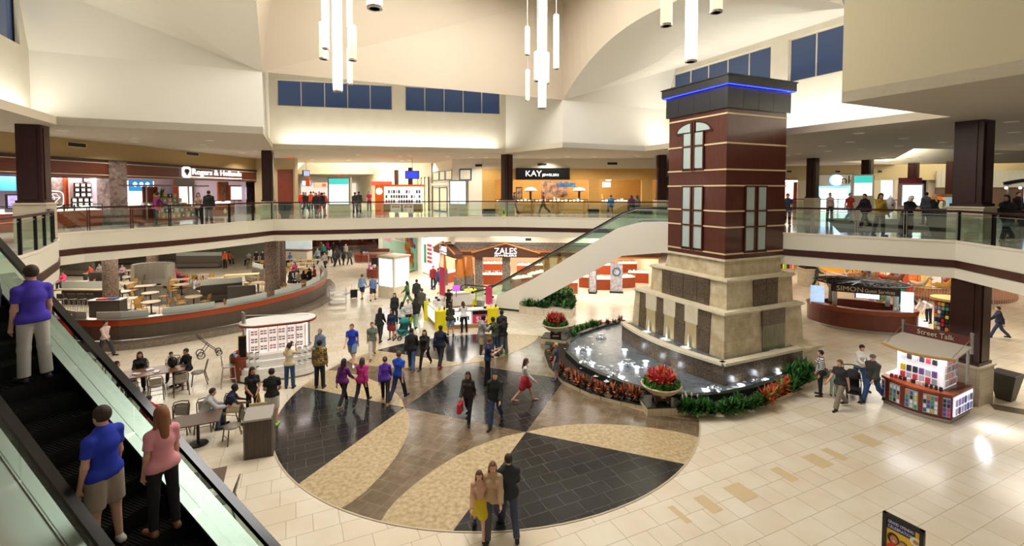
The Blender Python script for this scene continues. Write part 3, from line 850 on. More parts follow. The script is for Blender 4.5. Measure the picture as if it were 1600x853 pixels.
for s0, s1 in ((.72,1.42),(1.95,2.65),(3.1,3.8)):
    b = MB(); b.box(-.62, s0,1.95,-.4, s1,2.62); b.build('lintel_stone', M['stone_cap'], tw)
    b = MB(); b.box(-.625, s0 + .05,.97,-.6, s1 - .05,1.95); b.build('niche_back', niche_m, tw)
    b = MB(); c = (s0 + s1)/2; b.lathe([(.05,.95),(.045,1.15),(.03,1.4),(.01,1.5)],(-.72, c,0),8); b.build('bubbling_jet', M['foam'], tw, smooth=True)
b = MB(); b.box(1.45,-.60,2.0,2.75,-.44,2.62); b.build('granite_lintel', gm, tw)
b = MB(); b.box(1.45,-.605,.97,2.75,-.58,2.0); b.build('wet_stone_curtain', mat('wet_green_stone', '8C8A68',.15, noise='5E6248', scale=3, stretch=(8,8,.6)), tw)
# basin: bowed on the long side
bow = [(-1.03 + 0.0,-1.05)] 
def bowl(d):
    pts = [(-1.12 - d,-1.03 - d)]
    for i in range(1,13):
        t = i/12; pts.append((-1.12 - d - .42*sin(pi*t),-1.03 - d + (5.9 + d)*t))
    pts += [(0,4.9 + d),(3.2 + d*0,4.9 + d),(3.2,-1.03 - d)]
    return pts
b = MB(); b.prism(bowl(0),.1,.98); b.build('basin_wall', gm, tw)
b = MB()
o_, i_ = bowl(.07), bowl(-.3)
b.sweep([(x, y,.96) for x, y in bowl(-.09)[:-2]] ,.32,.1); b.sweep([(-1.1,-.93,.96),(3.2,-.93,.96)],.32,.1)
b.build('basin_coping', M['stone_cap'], tw)
b = MB(); b.frustum(rect(3.2,-1.06,4.3,-.1),0, rect(3.2,-1.03,4.2,-.1),.95); b.prism(rect(3.15,-1.16,4.35,.0),.93,1.05); b.build('end_block', M['limestone'], tw)
b = MB(); b.poly([(x, y,.985) for x, y in bowl(-.2)]); b.build('basin_water', M['water'], tw)
b = MB(); 
for (x, y, r) in ((-.9,2.2,.22),(-.9,1.05,.2),(-.9,3.4,.2),(.0,-.8,.12),(1.2,-.8,.15),(2.1,-.75,.3)): b.lathe([(r,.99),(r*.8,1.0),(0.001,1.01)],(x, y,0),10,1,1.2)
b.build('basin_foam', M['foam'], tw)
for (a, c, e) in ((-.95,-.85,14),(.4,-.85,16),(.95,-.85,16),(2.6,-.8,12),(3.0,-.8,8),(2.0,-.8,12)):
    p = Matrix.Rotation(TR,3, 'Z') @ Vector((a, c,1.06)); 
    spot('basin_uplight',(TO[0] + p.x, TO[1] + p.y,1.03), e,80,(1,.9,.6),.03,.8,(pi - .15,0, TR))
for (s,) in ((1.07,),(2.3,),(3.45,)):
    p = Matrix.Rotation(TR,3, 'Z') @ Vector((-.85, s,1.0)); point('niche_lamp',(TO[0] + p.x, TO[1] + p.y,1.03),1.5,(1,.95,.8),.03)

# ------------------------------------------------------------------ pool
PO = [(6.4,26.6),(4.6,26.0),(2.9,24.7),(1.95,23.4),(1.55,22.1),(1.42,20.6),(1.5,19.0),(1.93,17.65),(2.75,16.55),(3.6,15.95),(4.35,15.55),(5.41,15.2),(6.1,15.12),(7.26,15.35),(8.84,15.93),(9.92,16.64),(10.73,17.3),(11.42,17.71),(12.3,18.0),(12.7,18.9),(11.5,20),(8,24)]
PI_ = [(6.0,25.4),(5.0,24.6),(4.18,23.9),(3.21,22.9),(2.62,21.8),(2.4,20.3),(2.75,18.9),(3.4,17.8),(4.3,16.75),(5.3,16.1),(6.35,15.95),(7.4,16.15),(8.5,16.6),(9.5,17.15),(10.3,17.75),(11.0,18.35),(11.6,19.0),(10.5,20),(8,23)]
pool = thing('fountain_pool', 'curved fountain pool with lit bubbling jets around the tower base', 'pool',(0,0,0))
b = MB(); b.prism(PO,0,.14, top=False, bot=False); b.build('tiled_curb', tiles('curb_tile', 'DCCDAE', 'D2C2A0', 'A89878',.2,.3,0,.4, wall=True, off=0), pool)
holed('granite_rim', PO, [offset(PO,.42 if offset(PO,.1)[5][0] > PO[5][0] else -.42)],.145, M['granite_dark'], parent=pool)
PB = offset(PO,.40 if offset(PO,.1)[5][0] > PO[5][0] else -.40)
b = MB(); b.poly([(x, y,.12) for x, y in PB]); holed('planting_bed', PB, [PI_],.13, M['soil'], parent=pool)
b = MB(); b.sweep([(x, y,.1) for x, y in PI_[:-2]],.2,.27); b.build('granite_pool_wall', M['granite_dark'], pool)
b = MB(); b.poly([(x, y,.24) for x, y in PI_][::1]); wat = b.build('pool_water', M['water'], pool)
jets = [W(*p,.25) for p in ((939,529),(911.5,546),(916,569),(959,587),(980,571),(1116,610),(1180,597))]
for x, y in jets:
    b = MB(); b.lathe([(.02,.22),(.02,.42),(.035,.45),(.01,.47)],(x, y,0),8); b.lathe([(.26,.27),(.24,.36),(.16,.44),(.03,.47)],(x, y,0),14)
    b.mi = 0
    j = b.build('jet', [glass('water_film',(.9,.95,.97),.25,.15)], pool, smooth=True)
    b = MB(); b.cyl((x, y,.2),(x, y,.44),.022); b.build('nozzle', M['dark_metal'], j)
fo = MB()
for k in range(60):
    t = random.random()
    x, y = jets[k % len(jets)]; a = random.uniform(0,6.28); r = random.uniform(.25,1.0)
    px_, py_ = x + cos(a)*r, y + sin(a)*r
    fo.lathe([(random.uniform(.03,.09),.245),(.001,.252)],(px_, py_,0),7, random.uniform(.7,2), random.uniform(.5,1.3))
fo.build('foam_flecks', M['foam'], pool)
glow = mat('underwater_lamp_glow', 'E8F4FF',0.5, emit=4)
for p in ((903,545),(920,546),(907,569),(925,567),(971,569),(995,573),(951,592),(971,589),(976,546),(1009,564),(1103.5,609),(1123,615),(1158,601),(1198,593),(1218,583),(1045,578)):
    x, y = W(*p,.25)
    b = MB(); b.lathe([(.13,.246),(.11,.256),(.001,.258)],(x, y,0),12); b.build('underwater_lamp', glow, pool)
    point('pool_lamp',(x, y,.36),3.0,(.85,.93,1),.08)

# plants: crotons, green lilies, two bowls
def leafy(b, c, r, h, n, w, mats_n, up=.6, droop=.3, seg=2):
    for k in range(n):
        a = random.uniform(0,6.283); el = random.uniform(up*.5,1.4); L = r*random.uniform(.75,1.1)/max(.4, cos(el)*.9 + .25)
        L = min(L, r*1.3); b.mi = random.randrange(mats_n)
        base = Vector((c[0] + cos(a)*r*.08, c[1] + sin(a)*r*.08, c[2] + random.uniform(0, h*.55)))
        d = Vector((cos(a)*cos(el), sin(a)*cos(el), sin(el))); side = Vector((-sin(a), cos(a),0))
        mid = base + d*L*.55; tip = base + d*L + Vector((0,0,-droop*L*cos(el)))
        s = side*w
        b.add([base - s*.25, base + s*.25, mid + s, mid - s, tip + Vector((0,0,.002))], [(0,1,2,3),(3,2,4)])
CR = [M['leaf_red'], M['leaf_orange'], M['leaf_plum'], M['leaf_dark'], M['leaf_green'], M['leaf_plum']]
GR = [M['leaf_green'], M['leaf_dark'], M['leaf_bright']]
def plant(name, mats_, lab, cat, grp, loc, r, h, n, w):
    t = thing(name, lab, cat, loc,0, grp)
    b = MB(); leafy(b,(0,0,0), r, h, n, w, len(mats_)); b.build('leaves', mats_, t)
    b = MB(); b.cyl((0,0,-.02),(0,0, h*.5),.02,.012,6); b.build('stem', M['leaf_dark'], t)
    return t
cro = snap(plant('croton_plant', CR, 'red and orange croton in the bed along the front left pool rim', 'plant', 'crotons along the pool rim',(0,0,-50),.36,.42,70,.035))
cro2 = snap(plant('croton_plant', [M['leaf_orange'], M['leaf_red'], M['leaf_orange'], M['leaf_bright']], 'orange croton in the bed at the right of the pool', 'plant', 'orange crotons right of the pool',(0,0,-50),.36,.46,70,.035))
lil = snap(plant('peace_lily', GR, 'dark green leafy plant in the bed at the front of the pool', 'plant', 'green plants at the front of the pool',(0,0,-50),.34,.34,90,.045))
lil2 = snap(plant('ground_plant', [M['leaf_bright'], M['leaf_green']], 'green leafy plant in the bed behind the left bowl', 'plant', 'green plants behind the left bowl',(0,0,-50),.32,.3,80,.035))
def mid(i, t, f=.5):
    """a point of the bed between the curb and the pool wall"""
    return None
bed = MB()
def bedpts(pix, z=.35): return [W(*p, z) for p in pix]
first = [True]*4
def placeset(sn, idx, pts, sc=1.0):
    for (x, y) in pts:
        s = sc*random.uniform(.85,1.15)
        if first[idx]:
            sn[0].location = (x, y,.13); sn[0].rotation_euler = (0,0, random.uniform(0,6)); sn[0].scale = (s,)*3; first[idx] = False
        else: dup(sn,(x, y,.13), random.uniform(0,6), scale=s)
placeset(cro,0, bedpts([(863,547),(865,556),(870,566),(878,575),(888,583),(899,588),(905,594),(915,597),(925,600),(935,603),(943,608),(957,610),(967,613),(976,611),(988,614),(996,617)]),.8)
placeset(cro,0, bedpts([(938,505),(949,505),(960,503),(969,500)]),.8)
placeset(cro2,1, bedpts([(1196,623),(1204,618),(1212,611),(1222,607),(1228,600),(1236,597)]),.95)
placeset(lil,2, bedpts([(1066,634),(1075,635),(1085,637),(1096,636),(1106,637),(1117,637),(1128,636),(1139,635),(1149,634),(1160,632),(1170,629),(1180,627),(1189,624),(1072,629),(1101,631),(1133,631),(1155,627)]),.85)
placeset(lil,2, bedpts([(1236,588),(1243,593),(1250,586),(1247,580),(1256,590),(1240,603),(1262,583),(1253,577)]),1.25)
placeset(lil2,3, bedpts([(893,518),(901,514),(909,511),(917,509),(925,507),(932,507),(897,523)]),.9)
fl = MB()
wl = thing('white_lily_flowers', 'few white lily blooms above the green leaves beside the front flower bowl', 'flower',(*W(1073,622,.5),.13))
for k in range(6):
    a, r = random.uniform(0,6.28), random.uniform(.05,.4); x, y = cos(a)*r, sin(a)*r*.5; z = random.uniform(.42,.6)
    b = MB(); b.ball((x, y, z),.035,.02,.07,6); b.cyl((x, y,0),(x, y, z),.008, n=5); b.build('bloom', M['flower_white'], wl)

def flower_bowl(px, py, lab, sx):
    x, y = W(px, py,.15)
    t = thing('plinth', 'low tiled plinth with a dark granite top under the %s flower bowl' % sx, 'plinth',(x, y,0), AX - .75 if sx == 'left' else radians(3))
    b = MB(); b.box(-.62,-.45,0,.62,.5,.27); b.build('tiled_block', tiles('plinth_tile_' + sx, 'DCCDAE', 'D2C2A0', 'A89878',.3,.3,0,.4, wall=True, off=0), t)
    b = MB(); b.box(-.62,-.45,.27,.62,.5,.31); b.build('granite_top', M['granite_dark'], t)
    t = thing('flower_bowl', lab, 'planter',(x, y,.31),0)
    b = MB(); 
    for k in range(4):
        a = pi/4 + k*pi/2; b.obox((cos(a)*.3, sin(a)*.3,0),.07,.07,.3)
    b.box(-.24,-.24,.1,.24,.24,.26); b.build('stand', M['mahogany_dark'], t)
    b = MB(); b.lathe([(.20,.22),(.26,.2),(.24,.25),(.42,.33),(.58,.46),(.63,.54),(.66,.55),(.66,.59),(.6,.59),(.56,.52)], n=32); b.build('bowl', M['pot'], t, smooth=True)
    b = MB(); b.lathe([(.58,.53),(.001,.54)], n=20); b.build('soil', M['soil'], t)
    b = MB()
    for k in range(16):
        a = k/16*6.28; leafy(b,(cos(a)*.5, sin(a)*.5,.52),.2,.15,26,.03,2)
    b.build('green_leaves', [M['leaf_bright'], M['leaf_green']], t)
    b = MB()
    for k in range(11):
        a = k/10*6.28; r = .3 if k < 10 else 0; leafy(b,(cos(a)*r, sin(a)*r,.62 + (.15 if r == 0 else 0)),.3,.4,40,.04,4)
    b.build('croton_leaves', [M['leaf_red'], M['leaf_orange'], M['leaf_pink'], M['leaf_plum'] if sx == 'left' else M['leaf_orange']], t)
flower_bowl(1033,634, 'stone bowl of orange and red crotons at the front of the pool', 'front')
flower_bowl(868,530, 'stone bowl of dark red crotons at the left of the pool', 'left')

# planter bed at the foot of the far escalator
t = thing('planter_bed', 'low tiled planter box of dense green leaves below the far escalator', 'planter',(0,0,0))
pb = [W(811,489), W(893,498), W(900,482), W(893,467), W(850,467)]
b = MB(); b.prism(pb,0,.42); b.build('tiled_box', tiles('planter_tile', 'E0D6C4', 'D8CCB6', 'B0A288',.3,.3,0,.4, wall=True, off=0), t)
b = MB()
c = (sum(p[0] for p in pb)/5, sum(p[1] for p in pb)/5)
for k in range(170):
    i = random.randrange(5); j = (i + 1) % 5; u, v = random.random(), random.random() ** .5*.97
    x = c[0] + ((pb[i][0]*(1 - u) + pb[j][0]*u) - c[0])*v; y = c[1] + ((pb[i][1]*(1 - u) + pb[j][1]*u) - c[1])*v
    leafy(b,(x, y,.42),.33,.3,22,.05,3)
b.build('leaves', GR, t)
# ------------------------------------------------------------------ far escalator (white side, rising to the right towards the tower)
ea = radians(-22); eu = (cos(ea), sin(ea))
n0 = W(766.6,482.5); n1 = (n0[0] + eu[0], n0[1] + eu[1])
es = thing('escalator', 'far escalator with cream side and black handrails rising right behind the tower', 'escalator',(*n0,0), ea)
def eh(px, py): return hit(px, py, n0, n1)
up_edge = [eh(*p) for p in ((764,469),(827.6,439),(964,356.7),(1003,346.5),(1034,346))]
lo_edge = [eh(*p) for p in ((1034,395),(972,399.7),(897,440),(852,464.5),(815,481))]
xe = up_edge[-1][0] + 3.2
prof = [(lo_edge[-1][0],0.02),(-.3,0.02),(up_edge[0][0] - .2, up_edge[0][1] - .1)] + up_edge + [(xe, up_edge[-1][1]),(xe, lo_edge[0][1])] + lo_edge[:-1]
def side(bd, prof, y0, y1):
    n = len(prof); bd.add([(x, y0, z) for x, z in prof] + [(x, y1, z) for x, z in prof], [tuple(range(n))[::-1], tuple(range(n,2*n))] + [(i,(i + 1) % n, n + (i + 1) % n, n + i) for i in range(n)])
b = MB(); side(b, prof,0,.12); b.build('side_cladding', mat('escalator_cream', 'F2ECDE',.5), es)
b = MB(); side(b, prof,1.6,1.72); b.build('side_cladding', M['cream_wall'], es)
hr = [eh(*p) for p in ((783.8,439.5),(979.7,328.3))]
sl = (hr[1][1] - hr[0][1])/(hr[1][0] - hr[0][0])
def hz(x): return hr[0][1] + sl*(x - hr[0][0])
xn = eh(700,463)[0]; xk = (1.0 - hr[0][1])/sl + hr[0][0]; xt = hr[1][0]; zt = hr[1][1] + .1
nose = [(xn + .35,.35),(xn + .08,.45),(xn,.68),(xn + .1,.9),(xn + .35,1.0)]
path = nose + [(xk - .5,1.0),(xk + .4, hz(xk + .4)),(xt - .3, hz(xt - .3)),(xt + .5, zt),(xe + .5, zt)]
for y in (.06,1.66):
    b = MB(); b.tube([(x, y, z) for x, z in path],.045,8); b.build('handrail', M['black'], es, smooth=True)
    b = MB(); g = [(xn + .3,.3),(xn + .1,.65),(xn + .35,.93),(xk - .5,.93),(xk + .4, hz(xk + .4) - .06),(xt - .3, hz(xt - .3) - .06),(xt + .5, zt - .06),(xe, zt - .06),(xe, up_edge[-1][1])] + up_edge[::-1][0:0] + [(x, z) for x, z in up_edge[::-1]] + [(up_edge[0][0] - 1,.3)]
    side(b, g, y - .006, y + .006); b.build('glass_balustrade', M['rail_glass'], es)
    b = MB(); b.tube([(x, y, z - .07) for x, z in path[4:]],.02,6); b.build('steel_channel', M['steel'], es, smooth=True)
b = MB()
x = xk + .2; 
while hz(x) - .95 < up_edge[-1][1] - .05:
    z = max(.05, hz(x) - 1.0); b.box(x,.16, z - .2, x + .4,1.56, z + .0); x += .4
b.box(xn + .3,.16,0.0, xk + .3,1.56,.06); b.box(x,.16, up_edge[-1][1] - .25, xe,1.56, up_edge[-1][1] - .05)
b.build('steps', mat('step_metal', '55534F',.4,.7), es)
b = MB(); b.box(xn + .2,-.02,0, lo_edge[-1][0],.0,.12); b.build('dark_base_strip', M['granite_dark'], es)

# ------------------------------------------------------------------ near escalator at the left
na = atan2(.375,-.927)
F0 = (-3.06,5.87); SLP = .565; ZR0 = 2.83
ne = thing('escalator', 'near escalator with dark steps and black handrails at the lower left', 'escalator',(F0[0], F0[1],0), na)
# local x: up the flight; local y > 0 is towards us
def zr(x): return ZR0 + SLP*x
def zst(x): return zr(x) - .98
x0 = -4.6; x1 = 6.45
wd = 1.26
rail = [(x0 - 1.2, zr(x0) + .0),(x0, zr(x0)),(x1, zr(x1)),(x1 + .5, ZF2 + 1.0),(x1 + 1.6, ZF2 + 1.0)]
for y in (0.0, wd):
    b = MB(); b.sweep([(x, y, z - .045) for x, z in rail],.105,.075); b.build('handrail', M['black_gloss'], ne)
    b = MB(); b.sweep([(x, y, z - .09) for x, z in rail],.055,.045); b.build('steel_channel', M['chrome'], ne)
    # glass in panels with dark joints
    xs = [x0,-2.9,-1.5,-.1,1.3,2.7,4.1,5.5, x1]
    for i in range(len(xs) - 1):
        a, c = xs[i] + .012, xs[i + 1] - .012
        b = MB(); side(b, [(a, zr(a) - .62),(c, zr(c) - .62),(c, zr(c) - .09),(a, zr(a) - .09)], y - .006, y + .006); b.build('glass_balustrade', M['esc_glass'] if 'esc_glass' in M else M['rail_glass'], ne)
    s = 1 if y > 0 else -1
    # inner deck (steel), skirt, outer deck
    lo, hi = (y - .13, y + .02) if s > 0 else (y - .02, y + .13)
    b = MB(); side(b, [(x0, zr(x0) - .68),(x1, zr(x1) - .68),(x1, zr(x1) - .62),(x0, zr(x0) - .62)], lo, hi); b.build('inner_deck', M['steel'], ne)
    sk0 = y - .13 if s > 0 else y + .12
    b = MB(); side(b, [(x0, zst(x0) - .25),(x1, zst(x1) - .25),(x1, zr(x1) - .65),(x0, zr(x0) - .65)], sk0, sk0 + .01); b.build('skirt_panel', M['dark_metal'], ne)
    ol, oh = (y + .02, y + .42) if s > 0 else (y - .24, y - .02)
    b = MB(); side(b, [(x0, zr(x0) - .72),(x1, zr(x1) - .72),(x1, zr(x1) - .64),(x0, zr(x0) - .64)], ol, oh); b.build('outer_deck', M['steel'], ne)
    o2 = y + .42 if s > 0 else y - .24
    b = MB(); side(b, [(x0, zst(x0) - .75),(x1, zst(x1) - .75),(x1, zr(x1) - .70),(x0, zr(x0) - .70)], o2 - .03, o2); b.build('truss_cladding', M['fascia'], ne)
b = MB(); side(b, [(x0, zst(x0) - .8),(x1, zst(x1) - .8),(x1, zst(x1) - .7),(x0, zst(x0) - .7)],-.24, wd + .42); b.build('truss_underside', M['fascia'], ne)
b = MB(); run = .4; x = x0
while x < x1 - .05:
    z = zst(x + run); b.box(x,.14, z - .32, x + run, wd - .14, z)
    x += run
b.box(x1 - .05,.14, ZF2 - .3, x1 + 1.2, wd - .14, ZF2)
b.build('steps', mat('dark_step_metal', '1E1D1C',.45,.5), ne)
b = MB(); x = x0
while x < x1 - .05:
    z = zst(x + run)
    for k in range(24):
        yy = .16 + k*(wd - .32)/24; b.box(x, yy, z, x + run, yy + .018, z + .012)
    x += run
b.build('step_ribs', M['dark_metal'], ne)['kind'] = 'stuff'
# ------------------------------------------------------------------ upper floor shops
class Front:
    """a shop front: x runs along it to the right as seen from the court, y goes into the shop"""
    def __init__(s, p0, p1):
        s.p0, s.p1 = p0, p1; s.rz = along(p0, p1); s.L = hypot(p1[0] - p0[0], p1[1] - p0[1])
    def h(s, px, py, back=0.0):
        n = (-sin(s.rz), cos(s.rz)); q0 = (s.p0[0] + n[0]*back, s.p0[1] + n[1]*back); q1 = (s.p1[0] + n[0]*back, s.p1[1] + n[1]*back)
        return hit(px, py, q0, q1)
    def x(s, px, back=0.0): return s.h(px,300, back)[0]
    def thing(s, name, label, cat, x=0, y=0, z=0, group=None, rz=0):
        c, n = cos(s.rz), sin(s.rz)
        return thing(name, label, cat,(s.p0[0] + c*x - n*y, s.p0[1] + n*x + c*y, z), s.rz + rz, group)
    def struct(s, b, name, mt, z=0):
        return struct(b.build(name, mt, loc=(*s.p0, z), rz=s.rz))
    def w(s, x, y, z=0):
        c, n = cos(s.rz), sin(s.rz); return (s.p0[0] + c*x - n*y, s.p0[1] + n*x + c*y, z)
def vent(F, px0, px1, py, lab, z=None):
    x0, z0 = F.h(px0, py); x1, _ = F.h(px1, py)
    t = F.thing('air_vent', lab, 'vent',(x0 + x1)/2,-.02, z0)
    w = (x1 - x0)/2; b = MB(); b.box(-w,-.01,-.09, w,.02,.09); b.build('backing', M['black'], t)
    b = MB(); b.box(-w - .03,-.03,.09, w + .03,.02,.12); b.box(-w - .03,-.03,-.12, w + .03,.02,-.09); b.box(-w - .03,-.03,-.12,-w,.02,.12); b.box(w,-.03,-.12, w + .03,.02,.12)
    b.build('frame', M['beige_plaster'], t)
def poster(F, x0, x1, z0, z1, y, mt, lab, frame=None, cat='poster', extra=None):
    t = F.thing('poster' if cat == 'poster' else cat.replace(' ', '_'), lab, cat,(x0 + x1)/2, y, z0)
    w = (x1 - x0)/2; h = z1 - z0
    b = MB(); b.box(-w,-.02,0, w,.0, h); b.build('picture', mt, t)
    if frame:
        b = MB()
        for q in ((-w - .05,0 - .05,-w, h + .05),(w,-.05, w + .05, h + .05),(-w,-.05, w,0),(-w, h, w, h + .05)): b.box(q[0],-.05, q[1], q[2],.02, q[3])
        b.build('frame', frame, t)
    if extra: extra(t, w, h)
    return t
def showcase(F, x0, x1, y, z, lab, grp, wood, d=.55, h=1.1, top=.32, lit=None):
    t = F.thing('glass_showcase', lab, 'display case',(x0 + x1)/2, y, z, grp)
    w = (x1 - x0)/2
    b = MB(); b.box(-w,0,.08, w, d, h - top); b.box(-w + .05,.05,0, w - .05, d - .05,.08); b.build('base_cabinet', wood, t)
    b = MB(); b.box(-w + .03,.03, h - top, w - .03, d - .03, h - top + .04)
    for k in range(max(2, int((x1 - x0)/.3))):
        xx = -w + .15 + k*.3
        if xx < w - .1: b.box(xx - .08,.12, h - top + .04, xx + .08,.42, h - top + .04 + .1 + .05*(k % 3))
    b.build('lit_display_tray', lit or M['lit_case'], t)
    b = MB(); b.box(-w,0, h - .02, w, d, h)
    b.box(-w,0, h - top, w,.01, h); b.build('glass_top', M['glass'], t)
    b = MB()
    for xx in (-w, w - .03): b.box(xx,-.005, h - top, xx + .03,.02, h)
    b.box(-w,-.01, h - .03, w,.015, h); b.build('metal_edge', M['dark_metal'], t)
    return t
def shop_box(F, x0, x1, depth, z0, z1, wallm, floorm=None, side=True):
    b = MB(); b.quad((x0, depth, z0),(x1, depth, z0),(x1, depth, z1),(x0, depth, z1)); F.struct(b, 'wall_shop_back', wallm)
    if side:
        b = MB(); b.quad((x0,.42, z0),(x0, depth, z0),(x0, depth, z1),(x0,.42, z1)); b.quad((x1,.42, z0),(x1, depth, z0),(x1, depth, z1),(x1,.42, z1)); F.struct(b, 'wall_shop_side', wallm)
    b = MB(); b.quad((x0,0, z1),(x1,0, z1),(x1, depth, z1),(x0, depth, z1)); F.struct(b, 'ceiling_shop', M['white_plaster'])
def shop_lamp(F, x, y, z, s, e, col=(1,.93,.85), sy=None):
    area('shop_ceiling_lamp', F.w(x, y, z), s, e*1.15, col,(0,0, F.rz), sy)

# ---- left jewellery shop
A0, A1 = (-22.6,13.8),(-19.5,36.2)
A = Front((-21.1 - 1.6*.35,19.7 - 16.6*.35),(-19.5,36.3))
zt, zb = 8.87,7.98     # wooden header
ztop = ZC
b = MB(); b.box(0,0, zt, A.L,.25, ztop); A.struct(b, 'wall_left_shop_header', mat('tan_plaster', 'B8A070',.8))
vent(A,105,133,225, 'dark air vent in the tan band left above the granite pillar')
vent(A,290.5,309.5,239.5, 'dark air vent in the tan band above the illuminated shop name')
t = A.thing('shop_header', 'long dark cherry header over the left jewellery shop', 'sign board',0,0, zb)
b = MB(); b.box(0,-.06,0, A.L,.25, zt - zb); b.build('header_board', M['mahogany_dark'], t); t.children[0].data.materials[0] = mat('cherry_header', '6A3018',.4, noise='562410', scale=2, stretch=(.5,1,8))
b = MB(); b.box(0,-.1,.10, A.L,-.06,.13); b.box(0,-.1,.70, A.L,-.06,.73); b.build('inlay_line', M['stone_cap'], t)
b = MB(); b.box(0,-.12,.76, A.L,-.06, zt - zb); b.build('crown', M['mahogany_dark'], t)
sx0, sz0 = A.h(297,266); sx1, sz1 = A.h(373.5,266)
sg = A.thing('shop_name_sign', 'glowing white Rogers & Hollands shop name with diamond logo', 'sign',0,-.12,0)
sign_m = mat('sign_glow_white', 'FFFFFF',.5, emit=1.0)
lx = sx1 - sx0
tx = text('Rogers & Hollands',.52, sign_m, sg,((sx0 + sx1)/2,-.03, zb + .50), depth=.03, width=lx)
b = MB(); b.box(sx0 - .1,-.04, zb + .16, sx1 + .05,0, zb + .21); b.build('underline', sign_m, sg)
lgx = A.x(289); lhw = (A.x(296) - A.x(282))/2
b = MB(); rr = .42
pts = []
for k in range(32):
    a = 2*pi*k/32; cx_ = abs(cos(a)) ** .5*(1 if cos(a) > 0 else -1); sz_ = abs(sin(a)) ** .5*(1 if sin(a) > 0 else -1)
    pts.append((lgx + cx_*lhw, zb + .46 + sz_*.34))
side_y = lambda bd, pr, y0, y1: side(bd, pr, y0, y1)
side(b, pts,-.04,0); b.build('logo_plate', sign_m, sg)
b = MB(); side(b, [(lgx - lhw*.6, zb + .52),(lgx - lhw*.35, zb + .66),(lgx + lhw*.35, zb + .66),(lgx + lhw*.6, zb + .52),(lgx, zb + .24)],-.06,-.03); b.build('logo_diamond', M['mahogany_dark'], sg)
gx0, gx1 = A.x(168), A.x(196)
t = A.thing('granite_pillar', 'mottled grey granite pillar between the two shop openings on the upper left', 'pillar',(gx0 + gx1)/2,0, ZF2); t['kind'] = 'thing'
b = MB(); w = (gx1 - gx0)/2; b.box(-w,-.12,0, w,.6, zt - ZF2 + .02); b.build('shaft', M['pink_granite'], t)
b = MB(); b.box(-w - .02,-.15,0, w + .02,.6,.15); b.build('base', M['grey_granite'], t)
shop_box(A,0, gx0,3.0, ZF2, ZC - .1, M['lilac']); shop_box(A, gx1, A.L - .6,6.0, ZF2, ZC - .1, M['lilac'])
xe_ = A.x(411)
for px0, px1, m in ((1e9,0, None),): pass
for px, w_, mt, lab, y in ((80,1.9, 'pink_granite', 'granite wall panel with etched diamond logo behind the left showcases',1.2),(109,.45, 'cherry', 'cherry wood strip beside the etched granite panel',1.1),(163,1.0, 'pink_granite', 'granite wall panel right of the boxed jewellery display',1.15)):
    x = A.x(px, y); t = A.thing('wall_panel', lab, 'wall panel', x, y, ZF2 + .0); b = MB(); b.box(-w_/2,0,0, w_/2,.1,2.45); b.build('panel', M[mt], t)
    if px == 80:
        lm = mat('etched_logo', 'F0E6E0',.5, emit=.3)
        b = MB(); r = .5
        b.tube([(.55*(abs(cos(a)) ** .5)*(1 if cos(a) > 0 else -1),-.01,1.35 + .38*(abs(sin(a)) ** .5)*(1 if sin(a) > 0 else -1)) for a in [2*pi*k/28 for k in range(28)]],.022,6, closed=True)
        for q in (((-.4,1.42),(-.22,1.6),(.22,1.6),(.4,1.42),(0,1.05),(-.4,1.42),(.4,1.42)),((-.15,1.42),(0,1.6),(.15,1.42),(0,1.05),(-.15,1.42))):
            b.tube([(x_,-.01, z_) for x_, z_ in q],.015,5)
        b.build('etched_logo', lm, t)
# boxed jewellery in the left window, stepped like a pyramid
bx = A.thing('jewellery_display_stand', 'stepped display of small framed jewellery boxes in the upper left window', 'display', A.x(134,.9),.9, ZF2 + .95)
b = MB(); b.box(-.75,.05,0,.75,.12,1.55); b.build('backboard', mat('taupe_board', '9A7A70',.6), bx)
rows = [(5,0.0),(5,.23),(4,.5),(4,.74),(4,.98),(1,1.24)]
for n, z in rows:
    for k in range(n):
        x = (k - (n - 1)/2)*.3
        b = MB(); b.box(x - .11,-.03, z, x + .11,.05, z + .2); q = b.build('box', M['dark_metal'], bx)
        b = MB(); b.box(x - .085,-.035, z + .03, x + .085,-.028, z + .17); b.build('box_face', M['lit_white'] if z < .6 else M['white'], q)
poster(A, A.x(0,1.2) - 2, A.x(25,1.2), ZF2 + 1.75, ZF2 + 2.4,1.2, M['blue_lit'], 'blue jewellery poster at the left edge of the upper shop window')
poster(A, A.x(10,1.1), A.x(27,1.1), ZF2 + 1.0, ZF2 + 1.55,1.1, mat('violet_print', '7A70C8',.4, noise='D8C8E8', scale=4, emit=.5), 'violet ring poster under the blue poster', M['dark_metal'])
bt = poster(A, A.x(201,.4), A.x(239,.4), ZF2 + 1.72, ZF2 + 2.36,.4, mat('blue_banner', '1C90D8',.4, emit=.5), 'bright blue banner hanging inside the jewellery shop beside the granite pillar')
for q in (-.4,0,.4):
    b = MB(); b.lathe([(.13,0),(.05,0)], n=12); o = b.build('ring_print', M['lit_white'], bt, loc=(q,-.03,.38)); o.rotation_euler = (pi/2,0,0)
for k,(p0, p1) in enumerate(((73,101),(101,117),(117,161))):
    showcase(A, A.x(p0), A.x(p1),.05, ZF2, 'glass jewellery showcase on cherry base left of the granite pillar, %s' % ('nearest the column', 'middle of the three', 'nearest the pillar')[k], 'showcases in the left window', M['cherry'])
showcase(A, A.x(-12), A.x(27),.05, ZF2, 'glass jewellery showcase on cherry base at the left picture edge', None, M['cherry'])
